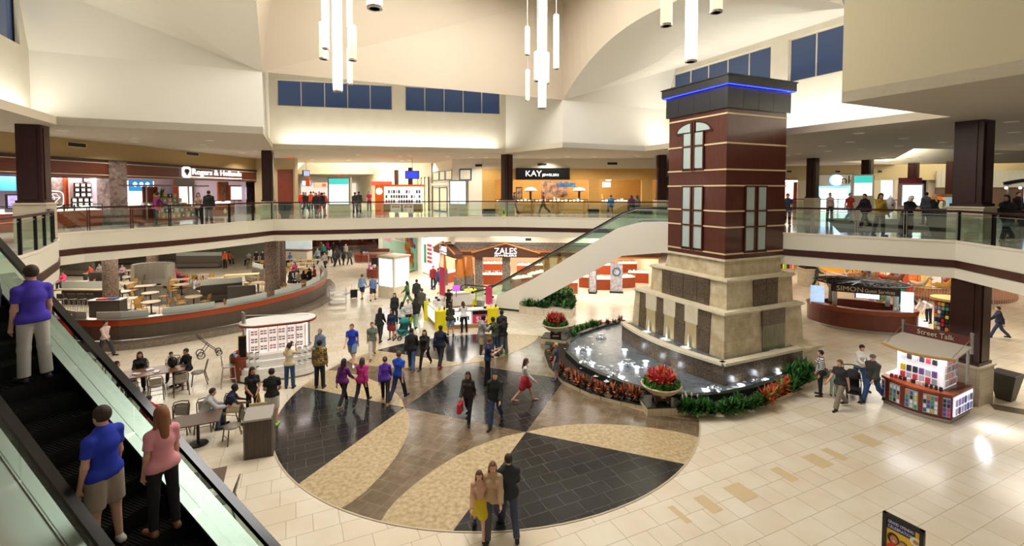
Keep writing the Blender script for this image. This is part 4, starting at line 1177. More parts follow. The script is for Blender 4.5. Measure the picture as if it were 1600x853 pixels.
for k,(p0, p1) in enumerate(((197,222),(222,262),(335,366))):
    t = showcase(A, A.x(p0,.3), A.x(p1,.3),.3, ZF2, 'glass jewellery showcase %s' % ('next to the right side of the granite pillar', 'behind the tea cart', 'with a diamond emblem right of the two standing people')[k], 'showcases right of the pillar', M['cherry'])
    b = MB(); side(b, [(0,.12),(.17,.33),(0,.54),(-.17,.33)],-.02,0); b.build('diamond_emblem', M['stone_cap'], t)
for p, lab in ((205, 'white wall case at the back beside the blue banner'),(229, 'white wall case behind the tea cart'),(290, 'tall white wall case right of the tea cart')):
    x = A.x(p,4.5); t = A.thing('wall_case', lab, 'display case', x,4.5, ZF2 + .5); b = MB(); b.box(-.7,0,0,.7,.4,2.0); b.build('frame', M['cherry'], t); b = MB(); b.box(-.6,-.02,.1,.6,.0,1.9); b.build('lit_interior', M['lit_white'], t)
x = A.x(373,.8); t = A.thing('wall_case', 'lit wall case in a red frame at the right end of the shop', 'display case', x,.8, ZF2 + 1.0)
b = MB(); b.box(-.95,0,0,.95,.3,1.15); b.build('frame', M['cherry'], t); b = MB(); b.box(-.85,-.02,.1,-.03,0,1.05); b.box(.03,-.02,.1,.85,0,1.05); b.build('lit_interior', mat('lilac_lit', 'E8E4FF',.4, emit=1.0), t)
for p, w_, m in ((352,1.0, 'pink_granite'),(392,2.6, 'pink_granite'),(403,.9, 'cherry'),(345,.4, 'cherry')):
    x = A.x(p,1.0); t = A.thing('wall_panel', '%s wall panel at the right end of the jewellery shop, %s' % ('granite' if m != 'cherry' else 'cherry wood', {352: 'left of the lit case',392: 'right of the lit case',403: 'next to the column',345: 'narrow, behind the standing man'}[p]), 'wall panel', x,1.1 + (0 if m != 'cherry' else -.06), ZF2)
    b = MB(); b.box(-w_/2,0,0, w_/2,.1,2.4); b.build('panel', M[m], t)
shop_lamp(A,4,.8, zb - .05,.8,110,(1,.95,1),6); shop_lamp(A,9,.9, zb - .05,5,120,(1,.94,.98),.8)
shop_lamp(A,15,2.2, ZC - .3,7,260,(1,.95,.98),3)
# wall end facing us and the passage side wall
Bf = Front((-19.6,36.25),(-16.35,35.9))
b = MB(); b.box(0,0,5.55, Bf.L,.4, ZC); Bf.struct(b, 'wall_hall_left_end', mat('tan_plaster_b', 'C8B48A',.8))
b = MB(); b.box(1.9,-.06,5.55,3.1,0,8.9); Bf.struct(b, 'trim_3', M['cherry'])
b = MB(); b.quad((-16.35,35.9, ZF2),(-38.5,84, ZF2),(-38.5,84, ZC),(-16.35,35.9, ZC)); struct(b.build('wall_hall_left', M['beige_plaster']))
b = MB(); b.quad((-26.8,84, ZF2),(-7.1,42, ZF2),(-7.1,42, ZC),(-26.8,84, ZC)); struct(b.build('wall_hall_right', M['cream_wall']))
b = MB(); b.quad((-38.5,84, ZF2),(-26,84, ZF2),(-26,84, ZC),(-38.5,84, ZC)); struct(b.build('wall_hall_end', M['white_plaster']))
# ---- tan shop pieces in the middle right: blue framed shop front, then the maple KAY front
C1 = Front((-7.1,42.3),(-4.7,37.4)); C1w = Front((-4.7,37.4),(-2.25,36.7))
for F, nm in ((C1, 'wall_blue_shop'),(C1w, 'wall_blue_shop_corner')):
    b = MB(); b.box(0,0, ZF2, F.L,.3, ZC); F.struct(b, nm, M['cream_wall'])
blue = paint('1F4F78',.4)
def blue_window(F, x0, x1, z0, z1, lab, cols=3, rows=2, cat='shop window'):
    t = F.thing('blue_window' if cat != 'door' else 'blue_door', lab, cat,(x0 + x1)/2,-.03, z0); w = (x1 - x0)/2; h = z1 - z0
    b = MB(); b.box(-w,-.02,0,-w + .09,.02, h); b.box(w - .09,-.02,0, w,.02, h); b.box(-w,-.02,0, w,.02,.09); b.box(-w,-.02, h - .09, w,.02, h); b.build('frame', blue, t)
    b = MB(); b.box(-w + .09,-.005,.09, w - .09,.01, h - .09); b.build('pane', mat('warm_pane', 'CFC4A4',.2, emit=.35), t)
    b = MB()
    for i in range(1, cols): xx = -w + .09 + (2*w - .18)*i/cols; b.box(xx - .012,-.02,.09, xx + .012,0, h - .09)
    for i in range(1, rows): zz = .09 + (h - .18)*i/rows; b.box(-w + .09,-.02, zz - .012, w - .09,0, zz + .012)
    b.build('glazing_bars', M['white'], t)
for k,(p0, p1) in enumerate(((677,687),(687.5,696),(697,707))):
    x0, x1 = C1.x(p0), C1.x(p1); blue_window(C1, x0 + .05, x1 - .05,8.15,8.95, 'small blue framed upper window, %s of three over the blue doors' % ('left', 'middle', 'right')[k])
blue_window(C1, C1.x(677), C1.x(687), ZF2 + .02,7.6, 'blue framed glass door, left of the pair behind the lit panel',1,1, 'door'); blue_window(C1, C1.x(688), C1.x(699), ZF2 + .02,7.6, 'blue framed glass door, right of the pair behind the lit panel',1,1, 'door')
blue_window(C1w, C1w.x(718), C1w.x(737),8.1,9.0, 'blue framed four by three pane window right of the lit panel',4,3)
b = MB(); b.box(-.1,-.12,7.75, C1.L + .1,0,7.95); C1.struct(b, 'trim_4', M['white'])
vent(C1w,743,756,258.5, 'dark air vent left above the maple shop front')
Kf = Front((-2.3,36.6),(11.6,36.6)); KZ0, KZ1 = 8.12,9.0
b = MB(); b.box(0,0, KZ1, Kf.L,.4, ZC); Kf.struct(b, 'wall_kay_band', M['beige_plaster'])
vent(Kf,840,854,257, 'dark air vent above the KAY name board'); vent(Kf,949,964.5,255.5, 'dark air vent above the second KAY window')
t = Kf.thing('maple_shopfront', 'maple panelled front of the KAY shop with three openings', 'shop front',0,0, ZF2)
ops = [(Kf.x(773.5), Kf.x(920)),(Kf.x(936), Kf.x(1003)),(Kf.x(1019), Kf.x(1032))]
xs = [0] + [q for o in ops for q in o] + [Kf.L]
for i in range(0, len(xs),2):
    if xs[i + 1] > xs[i]:
        b = MB(); b.box(xs[i],0,.0, xs[i + 1],.35, KZ0 + .02 - ZF2); b.build('maple_pier', M['maple'], t)
        b = MB(); b.box(xs[i] - (.02 if i else 0),-.02,0, xs[i + 1] + .02,.36,.35); b.build('black_plinth', M['black_gloss'], t)
b = MB(); b.box(0,0, KZ0 - ZF2 + .02, Kf.L,.35, KZ1 - ZF2); b.build('maple_header', M['maple'], t)
t = Kf.thing('shop_name_board', 'black board reading KAY JEWELERS in white letters', 'sign',0,-.03,0)
x0, z0 = Kf.h(805.7,280.6); x1, z1 = Kf.h(890,262.6)
b = MB(); b.box(x0,-.08, z0, x1,0, z1); b.build('black_board', M['black_gloss'], t)
kt = text('KAY',.62, sign_m, t,((Kf.x(821) + Kf.x(845.7))/2,-.1,(z0 + z1)/2), depth=.02, width=Kf.x(845.7) - Kf.x(821)); jt = text('JEWELERS',.26, sign_m, t,((Kf.x(847) + Kf.x(873))/2,-.1,(z0 + z1)/2 - .1), depth=.02, width=Kf.x(873) - Kf.x(847))
cm = MB(); shop_box(Kf, ops[0][0] - .5, Kf.L,4.5, ZF2, ZC - .2, M['maple'])
def kay_case(p0, p1, lab, y=.1): showcase(Kf, Kf.x(p0), Kf.x(p1), y, ZF2, lab, 'showcases along the KAY front', M['maple'], top=.22)
for p0, p1, l in ((774,800, 'maple showcase at the left end of the KAY opening'),(806,836, 'maple showcase left of the middle of the KAY opening'),(836,858, 'maple showcase under the group portrait'),(858,889, 'maple showcase right of the group portrait'),(889,919, 'maple showcase at the right end of the large KAY opening'),(940,1000, 'maple showcase with seated customers in the second KAY opening')):
    kay_case(p0, p1, l)
poster(Kf, Kf.x(846,3.2), Kf.x(887,3.2), ZF2 + 1.2,8.1,3.2, mat('group_portrait', 'B08A74',.5, noise='1C1818', scale=2.4), 'large group portrait print hanging inside the KAY shop')
poster(Kf, Kf.x(807,2), Kf.x(815,2), ZF2 + 1.1, ZF2 + 2.0,2, mat('dark_print', '1A1616',.5, noise='C8A888', scale=3), 'small dark portrait poster left of the group portrait', M['black'])
poster(Kf, Kf.x(872,2.6), Kf.x(899,2.6),7.6,7.95,2.6, mat('blue_dark_print', '15233A',.4, noise='3C78B0', scale=3, emit=.2), 'small dark blue banner right of the group portrait')
poster(Kf, Kf.x(941,3), Kf.x(954,3),7.6,8.0,3, mat('pale_banner', 'E8E4F0',.4, emit=.5), 'pale hanging banner in the second KAY opening')
for p, l in ((829, 'lit mushroom shaped jewellery display on black stem, left of the portrait'),(905, 'lit mushroom shaped jewellery display on black stem, right of the portrait')):
    t = Kf.thing('mushroom_display', l, 'display stand', Kf.x(p,1.5),1.5, ZF2 + .9)
    b = MB(); b.cyl((0,0,0),(0,0,.8),.09, n=10); b.build('stem', M['black'], t)
    b = MB(); b.lathe([(.02,.78),(.4,.8),(.42,.84),(.3,.84)], n=20); b.build('rim', M['black'], t)
    b = MB(); b.lathe([(.5,.86),(.42,1.02),(.22,1.1),(.001,1.12)], n=20); b.build('lit_shade', M['lit_white'], t, smooth=True)
for x in (2.4,4.4,6.4,9.3): shop_lamp(Kf, x,1.6, ZC - .5,1.2,75,(1,.9,.72))
for x, l in ((9.6, 'left'),(10.8, 'right')):
    t = Kf.thing('ceiling_bowl_lamp', 'glowing bowl lamp in the second KAY opening, %s one' % l, 'ceiling light', x - .6,2.4,8.1); b = MB(); b.lathe([(.001,0),(.2,.05),(.36,.18),(.38,.24)], n=16); b.build('glass_bowl', M['lamp'], t, smooth=True); b = MB(); b.cyl((0,0,.2),(0,0,1.3),.02, n=6); b.build('rod', M['steel'], t)
for k,(p, m) in enumerate(((866, 'leaf_bright'),(941, 'yellow'))):
    t = Kf.thing('flower_vase', 'small vase of %s flowers on the KAY counter' % ('green' if k == 0 else 'yellow'), 'vase', Kf.x(p,.35),.35, ZF2 + 1.1); b = MB(); b.lathe([(.05,0),(.07,.1),(.04,.2)], n=10); b.build('vase', M['white'], t); b = MB(); leafy(b,(0,0,.18),.16,.1,24,.02,1); b.build('blooms', M[m], t)
# ---- lit advertising panels
def ad_panel(x, y, rz, w, h, lab, base=.75, deep=.45, face=None, head=None, z=ZF2, dbl=False):
    t = thing('advertising_panel', lab, 'advertising panel',(x, y, z), rz)
    b = MB(); b.box(-w/2,-deep/2,0, w/2, deep/2, base); b.build('stone_base', M['stone_cap'], t)
    b = MB(); b.box(-w/2,-deep/2, base, w/2, deep/2, h); b.build('cabinet', M['steel'] if not dbl else M['cream_wall'], t)
    for s in (-1,1):
        b = MB(); y0 = s*(deep/2 + .005); b.box(-w/2 + .1, min(y0, y0 + s*.01), base + .08, w/2 - .1, max(y0, y0 + s*.01), h - .1); b.build('lit_poster', face or M['lit_white'], t)
        if head:
            b = MB(); b.box(-w/2 + .1, min(y0, y0 + s*.02), h - .5, w/2 - .1, max(y0, y0 + s*.02), h - .1); b.build('poster_heading', head, t)
    return t
pale = mat('pale_lit_print', 'F4FAF8',.4, emit=1.25, ecol='E4FFF8')
ad_panel(-11.9,32.9, radians(4),1.5,2.68, 'lit white and teal advertising panel behind the back railing', face=pale, head=M['teal_lit'])
ad_panel(-3.75,33.6, radians(-10),1.3,2.5, 'lit pale blue advertising panel in front of the blue framed doors', face=mat('pale_blue_lit', 'E0F2FA',.4, emit=1.3, noise='70B0D0', scale=1.6))
ad_panel(20.6,28.0, radians(-25),1.05,2.7, 'lit teal headed advertising panel above the woman in mustard', base=1.4, face=pale, head=M['teal_lit'], dbl=True)
ad_panel(25.3,30.2, radians(-20),1.2,2.2, 'bright white advertising panel under a red header behind the woman in black', face=mat('white_green_lit', 'F0FFF4',.4, emit=1.5), head=None)
t = thing('red_shop_board', 'dark red lettered board above the bright white panel at the right', 'sign',(26.1,31.2,8.05), radians(-20)); b = MB(); b.box(-.62,0,-.28,.62,.08,.1); b.build('board', paint('7A1E22',.5), t)
# ---- orange kiosk and things in the far upper hall
ok = thing('photo_kiosk', 'bright orange kiosk with hanging phone cases and white round logo', 'kiosk',(-9.85,34.2, ZF2), radians(-2))
b = MB(); b.box(0,0,0,.62,1.4,2.2); b.box(.62,0,2.05,3.35,1.4,2.2); b.build('orange_frame', M['orange'], ok)
b = MB(); b.lathe([(.24,0),(.001,0)], n=24); o = b.build('round_logo', M['lit_white'], ok, loc=(.31,-.01,1.72)); o.rotation_euler = (pi/2,0,0)
b = MB(); b.box(.62,.2,.8,3.35,.3,2.05); b.build('white_backboard', M['lit_white'], ok)
b = MB(); b.box(.62,0,.2,3.35,.5,.78); b.build('wood_counter', paint('8A6A3C',.5), ok)
b = MB(); b.box(.62,-.05,.78,3.35,.6,.84); b.build('counter_top', M['white'], ok)
for x in (1.5,2.4):
    b = MB(); b.box(x - .38,-.02,.22, x + .38,0,.74); p_ = b.build('front_poster', M['white'], ok)
    for k in range(3): b = MB(); b.lathe([(.09,0),(.001,0)], n=10); o = b.build('orange_dot', M['orange'], p_, loc=(x - .2 + k*.2,-.03,.6)); o.rotation_euler = (pi/2,0,0)
random.seed(3)
for k in range(42):
    i, j = k % 14, k // 14
    if random.random() < .85:
        b = MB(); x = .78 + i*.185; z = .98 + j*.35; b.box(x - .06,.12, z - .12, x + .06,.2, z + .12); b.build('hanging_case', paint(random.choice(['2A2224', '7A2A2C', 'D8D8DC', '1C1C22', 'B0603C', '5A5A66', '3A7A50']),.4), ok)
def tv(x, y, z, w, h, lab, rz=0, m=None):
    t = thing('hanging_screen', lab, 'screen',(x, y, z), rz)
    b = MB(); b.box(-w/2,0,-h/2, w/2,.1, h/2); b.build('casing', M['black'], t)
    b = MB(); b.box(-w/2 + .05,-.01,-h/2 + .05, w/2 - .05,0, h/2 - .05); b.build('display', m or M['screen_blue'], t)
    b = MB(); b.cyl((0,.05, h/2),(0,.05, ZC - z),.025, n=6); b.build('mounting_pole', M['steel'], t)
tv(-7.55,36.0,8.5,1.05,.62, 'blue hanging screen over the orange kiosk')
tv(-21.8,50.5,8.1,1.0,.6, 'small hanging screen over the far crowd in the hall', m=mat('pale_blue_screen_b', '8898E8',.3, emit=1.0))
tv(-16.6,38.5,8.7,.7,.5, 'small hanging screens at the left corner of the far hall', rz=1.2, m=mat('pale_blue_screen', '8898C8',.3, emit=.6))
t = thing('orange_blade_sign', 'small orange projecting sign at the left corner of the far hall', 'sign',(-16.1,37.2,8.0),0); b = MB(); b.box(-.02,0,-.35,.3,.06,.35); b.build('board', M['orange'], t)
def exit_sign(px, py, Y, lab):
    x, y, z = WZ(px, py, Y); t = thing('exit_sign', lab, 'exit sign',(x, y, z),0); b = MB(); b.box(-.16,-.03,-.12,.16,.03,.12); b.build('red_box', M['exit_red'], t)
    b = MB(); b.cyl((0,0,.12),(0,0, max(.13, ZC - z)),.02, n=6); b.build('stem', M['white'], t)
exit_sign(452.5,244.5,35, 'red exit sign under the ceiling left of the far hall'); exit_sign(703,252,39, 'red exit sign under the ceiling above the blue framed doors'); exit_sign(531,274.5,72, 'tiny red exit sign deep in the far hall')
# far hall: macy-like lit shop sign, shop fronts at the end
t = thing('hall_shop_sign', 'grey sign board with a red mark at the end of the far hall', 'sign',(-24.5,65,8.05),0); b = MB(); b.box(-2.6,0,-.35,2.6,.1,.35); b.build('board', paint('8A8078',.5), t); b = MB(); b.box(-1.4,-.03,-.15,-.9,0,.2); b.build('red_mark', M['exit_red'], t)
text('macys',.7, mat('pale_blue_letters', 'C8E4F0',.4, emit=.8), t,(.5,-.04,-.05))
b = MB(); b.box(-37,83.5, ZF2,-27.5,83.8,8.6); struct(b.build('wall_hall_lit_shop', mat('lit_far_shop', 'F4EEE4',.5, emit=.6)))
for k,(x, y) in enumerate(((-9.9,46.5),(-12.6,52))):
    t = thing('shop_pilaster', 'dark slim pilaster on the right side of the far hall, %s' % ('nearer' if k == 0 else 'farther'), 'pilaster',(x, y, ZF2)); b = MB(); b.box(-.2,-.2,0,.2,.2,4.0); b.build('shaft', M['mahogany_dark'], t); b = MB(); b.box(-.25,-.25,0,.25,.25,.3); b.build('base', M['mahogany_dark'], t)
t = thing('red_shop_sign', 'low red shop sign deep in the far hall behind the orange kiosk', 'sign',(-15.2,58,8.2)); b = MB(); b.box(-2.0,0,-.25,2.0,.1,.25); b.build('board', paint('B01E18',.5), t)
b = MB(); C3 = Front((-9.6,47.2),(-7.2,42.1))
t = C3.thing('glazed_shopfront', 'tall cream shop front with dark posts behind the hanging blue screen', 'shop front',0,-.05, ZF2); 
for k in range(4): b = MB(); b.box(.3 + k*1.25,-.03,0,1.35 + k*1.25,.02,2.9); b.build('lit_pane', mat('warm_window_%d' % k, 'D8C8A0',.3, emit=.6), t); b = MB(); b.box(1.37 + k*1.25,-.06,0,1.5 + k*1.25,.03,3.0); b.build('dark_post', M['dark_metal'], t)
# tapered planters, wet floor sign
def tapered(x, y, z, lab, s=.3, h=.95):
    t = thing('tapered_planter', lab, 'planter',(x, y, z), AX); b = MB(); b.frustum(rect(-s*.75,-s*.75, s*.75, s*.75),0, rect(-s*1.35,-s*1.35, s*1.35, s*1.35), h); b.build('tub', paint('3A3A34',.5), t); b = MB(); b.box(-s*1.2,-s*1.2, h, s*1.2, s*1.2, h + .01); b.build('soil', M['soil'], t)
tapered(-14.6,30.6, ZF2, 'dark tapered planter tub beside the column at the back left railing'); tapered(16.3,17.95, ZF2, 'dark tapered planter tub beside the big right column',.32,1.05); tapered(17.3,16.4,0, 'dark green tapered bin beside the big column on the ground floor',.26,.95)
t = thing('wet_floor_sign', 'yellow wet floor sign on the upper walkway beside the column', 'floor sign',(-.55,31.95, ZF2),0)
for s in (-1,1): b = MB(); b.add([(-.15, s*.16,0),(.15, s*.16,0),(.12, s*.02,.6),(-.12, s*.02,.6)], [(0,1,2,3)]); b.build('panel', M['yellow'], t)
b = MB(); b.box(-.06,-.115,.2,.06,-.10,.4); b.build('symbol', M['black'], t)
# ---- right side upper shops
Rf = Front((20.5,49.5),(50,40.5)) ; RL = Rf.L
b = MB(); b.box(0,0,8.3, RL,.4, ZC); Rf.struct(b, 'wall_right_shops_band', mat('tan_plaster_c', 'C4B48C',.8))
b = MB(); xa, xb = Rf.x(1246), Rf.x(1277); b.box(xa,0, ZF2, xb,.4,8.3); b.box(Rf.x(1340),0, ZF2, Rf.x(1376),.4,8.3); b.box(Rf.x(1398),0, ZF2, Rf.x(1440),.4,8.3); b.box(Rf.x(1455),.5, ZF2, RL + 20,.9,8.3); Rf.struct(b, 'wall_right_shops', M['beige_plaster'])
for k,(p0, p1) in enumerate(((1229,1237),(1305,1313),(1371,1378))): vent(Rf, p0, p1,268, 'dark air vent over the right side shops, %s of three' % ('left', 'middle', 'right')[k])
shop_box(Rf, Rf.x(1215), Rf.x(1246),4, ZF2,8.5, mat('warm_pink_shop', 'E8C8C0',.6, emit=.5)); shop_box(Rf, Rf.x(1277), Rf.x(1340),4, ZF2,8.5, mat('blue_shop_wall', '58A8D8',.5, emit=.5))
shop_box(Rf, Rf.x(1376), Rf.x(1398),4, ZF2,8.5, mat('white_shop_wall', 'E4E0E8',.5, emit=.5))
t = Rf.thing('shop_name_board', 'white name board with a round blue and white logo over the blue shop', 'sign',0,-.05,0); x0, z0 = Rf.h(1277,291); x1, z1 = Rf.h(1339,273)
b = MB(); b.box(x0,-.1, z0, x1,0, z1); b.build('board', M['white'], t)
lx_, lz_ = Rf.h(1307,281.5); b = MB(); b.lathe([(.55,0),(.001,0)], n=20); o = b.build('round_logo', mat('blue_logo', '2C78D8',.4, emit=1.2, ecol='9CC8FF'), t, loc=(lx_ - .1,-.13, lz_)); o.rotation_euler = (pi/2,0,0)
b = MB(); b.lathe([(.5,0),(.001,0)], n=20); o = b.build('logo_glow', sign_m, t, loc=(lx_,-.14, lz_)); o.rotation_euler = (pi/2,0,0)
text('nk',1.1, mat('black_letters', '16181C',.4), t,(lx_ + .85,-.15, lz_))
t = Rf.thing('shop_facade', 'warm glowing shop front with an orange emblem right beside the tower', 'shop front', Rf.x(1216),-.1, ZF2); x1 = Rf.x(1245) - Rf.x(1216)
b = MB(); b.box(0,0,0,.25,.2,2.9); b.box(x1 - .3,0,0, x1,.2,2.9); b.box(0,0,2.6, x1,.2,2.9); b.build('brick_frame', paint('8A4030',.6), t)
b = MB(); b.box(0,-.03,2.62, x1,0,2.78); b.build('lit_header', M['lamp'], t)
b = MB(); b.lathe([(.55,0),(.001,0)], n=20, sy=1.35); o = b.build('orange_emblem', mat('orange_glow', 'F07040',.4, emit=1.0), t, loc=(x1 - 1.6,-.05,1.35)); o.rotation_euler = (pi/2,0,0)
for p, m, l in ((1296, 'white', 'white shelving unit inside the blue shop, left'),(1319, 'white', 'white shelving unit inside the blue shop, right')):
    t = Rf.thing('shelving_unit', l, 'shelf', Rf.x(p,2),2, ZF2); b = MB()
    for z in (0,.6,1.2,1.8): b.box(-.8,0, z,.8,.4, z + .06)
    b.box(-.85,0,0,-.8,.4,2); b.box(.8,0,0,.85,.4,2); b.build('frame', M[m], t)
    b = MB(); b.box(-.78,.38,0,.78,.4,2); b.build('back_panel', M['lit_white'], t)
shop_lamp(Rf, Rf.x(1308),2,8.4,3,160,(.85,.93,1)); shop_lamp(Rf, Rf.x(1232),2,8.4,2,120,(1,.85,.8))
# siding shop behind the columns, carpet strip, second railing, kiosk boxes
t = Rf.thing('siding_gable', 'pale grey boarded upper wall of a shop behind the slim columns', 'shop front', Rf.x(1460),-.25,7.6); b = MB()
b.box(0,-.1,0,14,.1,1.5)
for k in range(46): b.box(k*.3,-.13,0, k*.3 + .03,-.1,1.5)
b.build('boards', paint('B8B8AC',.7), t); b = MB(); b.box(0,0,-2.05,14,.2,0); b.build('brown_lower_wall', mat('brown_slats', '6A5444',.6, noise='5A4638', scale=6, stretch=(8,1,.3)), t)
cp = MB(); pts = [W(1312,363, ZF2), W(1500,363, ZF2), W(1510,344, ZF2), W(1290,341, ZF2)]; cp.poly([(*p, ZF2 + .01) for p in pts]); struct(cp.build('floor_carpet', mat('grey_carpet', '6A685E',.9, noise='5A584E', scale=30)))
railing([W(1238,330, ZF2), W(1300,332, ZF2), W(1400,333, ZF2), W(1475,336, ZF2)], 'second darker railing further back on the right walkway',2.2)
pc = thing('product_kiosk', 'small pale kiosk with light blue box beside the big right column', 'kiosk',(20.6,21.9, ZF2), radians(-30)); b = MB(); b.box(-.5,-.3,0,.5,.3,1.0); b.build('cabinet', M['white'], pc); b = MB(); b.box(-.4,-.25,1.0,.4,.25,1.45); b.build('light_blue_box', mat('light_blue', 'A8D4E4',.4, emit=.3), pc); b = MB(); b.box(-.6,.1,1.45,-.1,.2,1.6); b.build('product', M['chair_wood'], pc)
pc = thing('orange_shelf_kiosk', 'low white kiosk with orange goods behind the slim columns', 'kiosk', W(1460,330, ZF2) + (ZF2,),0); b = MB(); b.box(-1.6,-.4,0,1.6,.4,.9); b.build('counter', M['white'], pc)
for x in (-1.1,-.3,.6,1.2): b = MB(); b.box(x - .25,-.3,.9, x + .25,.2,1.25); b.build('orange_box', M['orange'], pc)
kb = thing('lit_shop_kiosk', 'brightly lit kiosk with a red heart poster at the right picture edge', 'kiosk',(25.6,23.0, ZF2), radians(-35)); kb.scale = (.82,.82,.82)
b = MB(); b.box(-1.6,0,0,2.6,1.2,.95); b.build('dark_counter', M['mahogany_dark'], kb)
for x in (-1.4,.1): b = MB(); b.cyl((x,.1,.95),(x,.1,2.55),.05, n=8); b.build('post', M['steel'], kb)
b = MB(); b.tube([(x,0,2.55 + .3*(1 - ((x - .5)/2.1) ** 2)) for x in [-1.6 + .35*i for i in range(13)]],.12,6); b.build('arched_sign', paint('2A2A30',.5), kb)
b = MB(); b.box(-.6,.5,.95,2.4,.6,2.4); b.build('lit_backboard', mat('blue_white_lit', 'CFE0FF',.4, emit=1.0), kb)
b = MB(); b.box(.5,.4,1.2,1.2,.48,2.1); b.build('orange_panel', M['orange'], kb)
b = MB(); side(b, [(0,0),(.28,.3),(.28,.45),(.14,.52),(0,.4),(-.14,.52),(-.28,.45),(-.28,.3)],0,.03); b.build('heart_poster', paint('D02030',.5), kb, loc=(1.6,.44,1.3))
for x in (-1.5,-.9): b = MB(); b.ball((x,-.05,2.3),.07, n=6); b.build('spot_lamp', M['lamp'], kb)
# tea cart in front of the left jewellery shop
tc_ = thing('tea_cart', 'wooden tea cart with flat roof and stacked green, white and brown boxes', 'cart',(*W(266,349.5, ZF2), ZF2), A.rz)
b = MB(); b.box(-1.9,-.4,.15,1.9,.6,.3); b.box(-1.85,.3,.3,1.85,.6,1.0); b.build('base', M['cherry'], tc_)
for x in (-1.2,1.55): b = MB(); b.cyl((x,.2,.3),(x,.2,2.0),.04, n=8); b.build('post', M['steel'], tc_)
b = MB(); b.box(-2.0,-.7,1.98,2.0,.9,2.05); b.build('roof', paint('5A4030',.5), tc_); b = MB(); b.box(.4,-.05,2.05,1.7,0,2.4); b.build('roof_sign', paint('4A4440',.5), tc_)
b = MB(); b.box(-1.35,.25,1.15,-.45,.3,1.95); b.build('menu_board', paint('8A2A1C',.5), tc_); b = MB(); b.box(-.75,.22,1.4,-.5,.25,1.6); b.build('yellow_note', M['yellow'], tc_)
random.seed(11)
for r_,(z, hh, y) in enumerate(((.3,.3,-.3),(.6,.26,-.15),(.86,.26,0),(1.12,.25,.1),(1.37,.24,.15))):
    for k in range(8 - r_):
        x = -.9 + k*.33 + r_*.08
        if x < 1.5:
            b = MB(); b.box(x, y, z, x + .28, y + .3, z + hh - .02); q = b.build('tea_box', paint(random.choice(['8AA088', 'D8D4CC', '6A3A20', 'C8A050', '20242C', '7E9A7C', 'B87A50', 'C8A078']),.5), tc_)
            b = MB(); side(b, [(x + .14, z + .05),(x + .2, z + .12),(x + .14, z + .19),(x + .08, z + .12)], y - .012, y - .004); b.build('diamond_label', M['white'], q)
b = MB(); leafy(b,(-.5,.1,1.35),.5,.15,22,.05,1, up=.2); b.build('green_plant', M['leaf_bright'], tc_)
# ------------------------------------------------------------------ ground floor shops behind the court
# ZALES: gabled dark fascia on tapered orange columns
Z0, Z1 = (-4.2,34.7),(10.5,33.6)
Zf = Front(Z0, Z1)
b = MB(); b.box(-.0,0,3.55, Zf.L,.4, ZS); Zf.struct(b, 'wall_lower_band', M['cream_wall'])
b = MB(); b.box(0,.1,2.9, Zf.L,.4,3.55); Zf.struct(b, 'wall_lower_marble', M['grey_granite'])
vent(Zf,821,830,374, 'dark air vent in the cream band above the ZALES sign')
orange_w = mat('orange_wood', 'B8702C',.45, noise='A86224', scale=3); brown_w = mat('brown_fascia', '4A2C22',.5)
sign_soft = mat('white_sign_letters', 'FFFFFF',.5, emit=.8)
def zales_sign(F, xc, zc, halfw, slope, lab, ts, full=True):
    t = F.thing('gable_sign', lab, 'sign', xc,0,0)
    prof = [(-halfw, zc - .32),(halfw, zc - .32),(halfw, zc - .02),(halfw*.05, zc + .62),(-halfw*.05, zc + .62),(-halfw, zc - .02)]
    b = MB(); side(b, prof,-.55,.1); b.build('gable_board', brown_w, t)
    b = MB(); b.tube([(-halfw - .1,-.58, zc + .0),(0,-.58, zc + .68),(halfw + .1,-.58, zc + .0)],.06,6); b.build('orange_edge', orange_w, t)
    text('ZALES', ts, sign_soft, t,(0,-.57, zc + .12), width=ts*2.6, depth=.02); text('JEWELERS', ts*.3, sign_soft, t,(0,-.57, zc - .19), width=ts*2.6, depth=.01)
zx = Zf.x(791)
zales_sign(Zf, zx,2.85,2.35,.6, 'dark brown gabled sign reading ZALES JEWELERS beside the escalator',.62)
t = Zf.thing('shop_fascia', 'orange edged brown fascia running either side of the ZALES gable', 'shop front',0,0,0)
b = MB(); b.box(0.2,-.25,2.6, Zf.L,.1,2.88); b.build('brown_board', brown_w, t); b = MB(); b.box(.2,-.3,2.5, Zf.L,.1,2.6); b.box(.2,-.3,2.88, Zf.L,.1,2.95); b.build('orange_rail', orange_w, t)
def zcol(F, x, lab, y=-.1, big=False):
    t = F.thing('tapered_column', lab, 'column', x, y,0, 'tapered orange columns of the ZALES front'); t['kind'] = 'thing'
    b = MB(); b.box(-.32,-.3,0,.32,.3,1.15); b.build('stone_base', M['grey_granite'], t)
    b = MB(); b.frustum(rect(-.26,-.24,.26,.24),1.15, rect(-.15,-.15,.15,.15),2.5); b.build('orange_shaft', orange_w, t)
    b = MB(); b.box(-.3,-.28,1.15,.3,.28,1.27); b.build('collar', orange_w, t)
for p, l in ((722, 'tapered orange column right of the open doorway at the corner of ZALES'),(733.5, 'tapered orange column left of the ZALES gable'),(855, 'tapered orange column behind the escalator glass'),(875, 'tapered orange column right of the one behind the escalator glass')):
    zcol(Zf, Zf.x(p), l)
for p, l in ((791, 'grey granite pillar under the ZALES gable'),(927, 'grey granite pillar right of the escalator in the ZALES front'),(748, 'pale granite pier beside the ZALES window')):
    t = Zf.thing('granite_pillar', l, 'pillar', Zf.x(p),.05,0); t['kind'] = 'thing'; b = MB(); b.box(-.28,-.2,0,.28,.3,2.6); b.build('shaft', M['grey_granite'], t); b = MB(); b.box(-.31,-.23,0,.31,.33,.15); b.build('base', M['granite_dark'], t)
Zl = Front((-7.2,40.2),(-4.3,34.9))
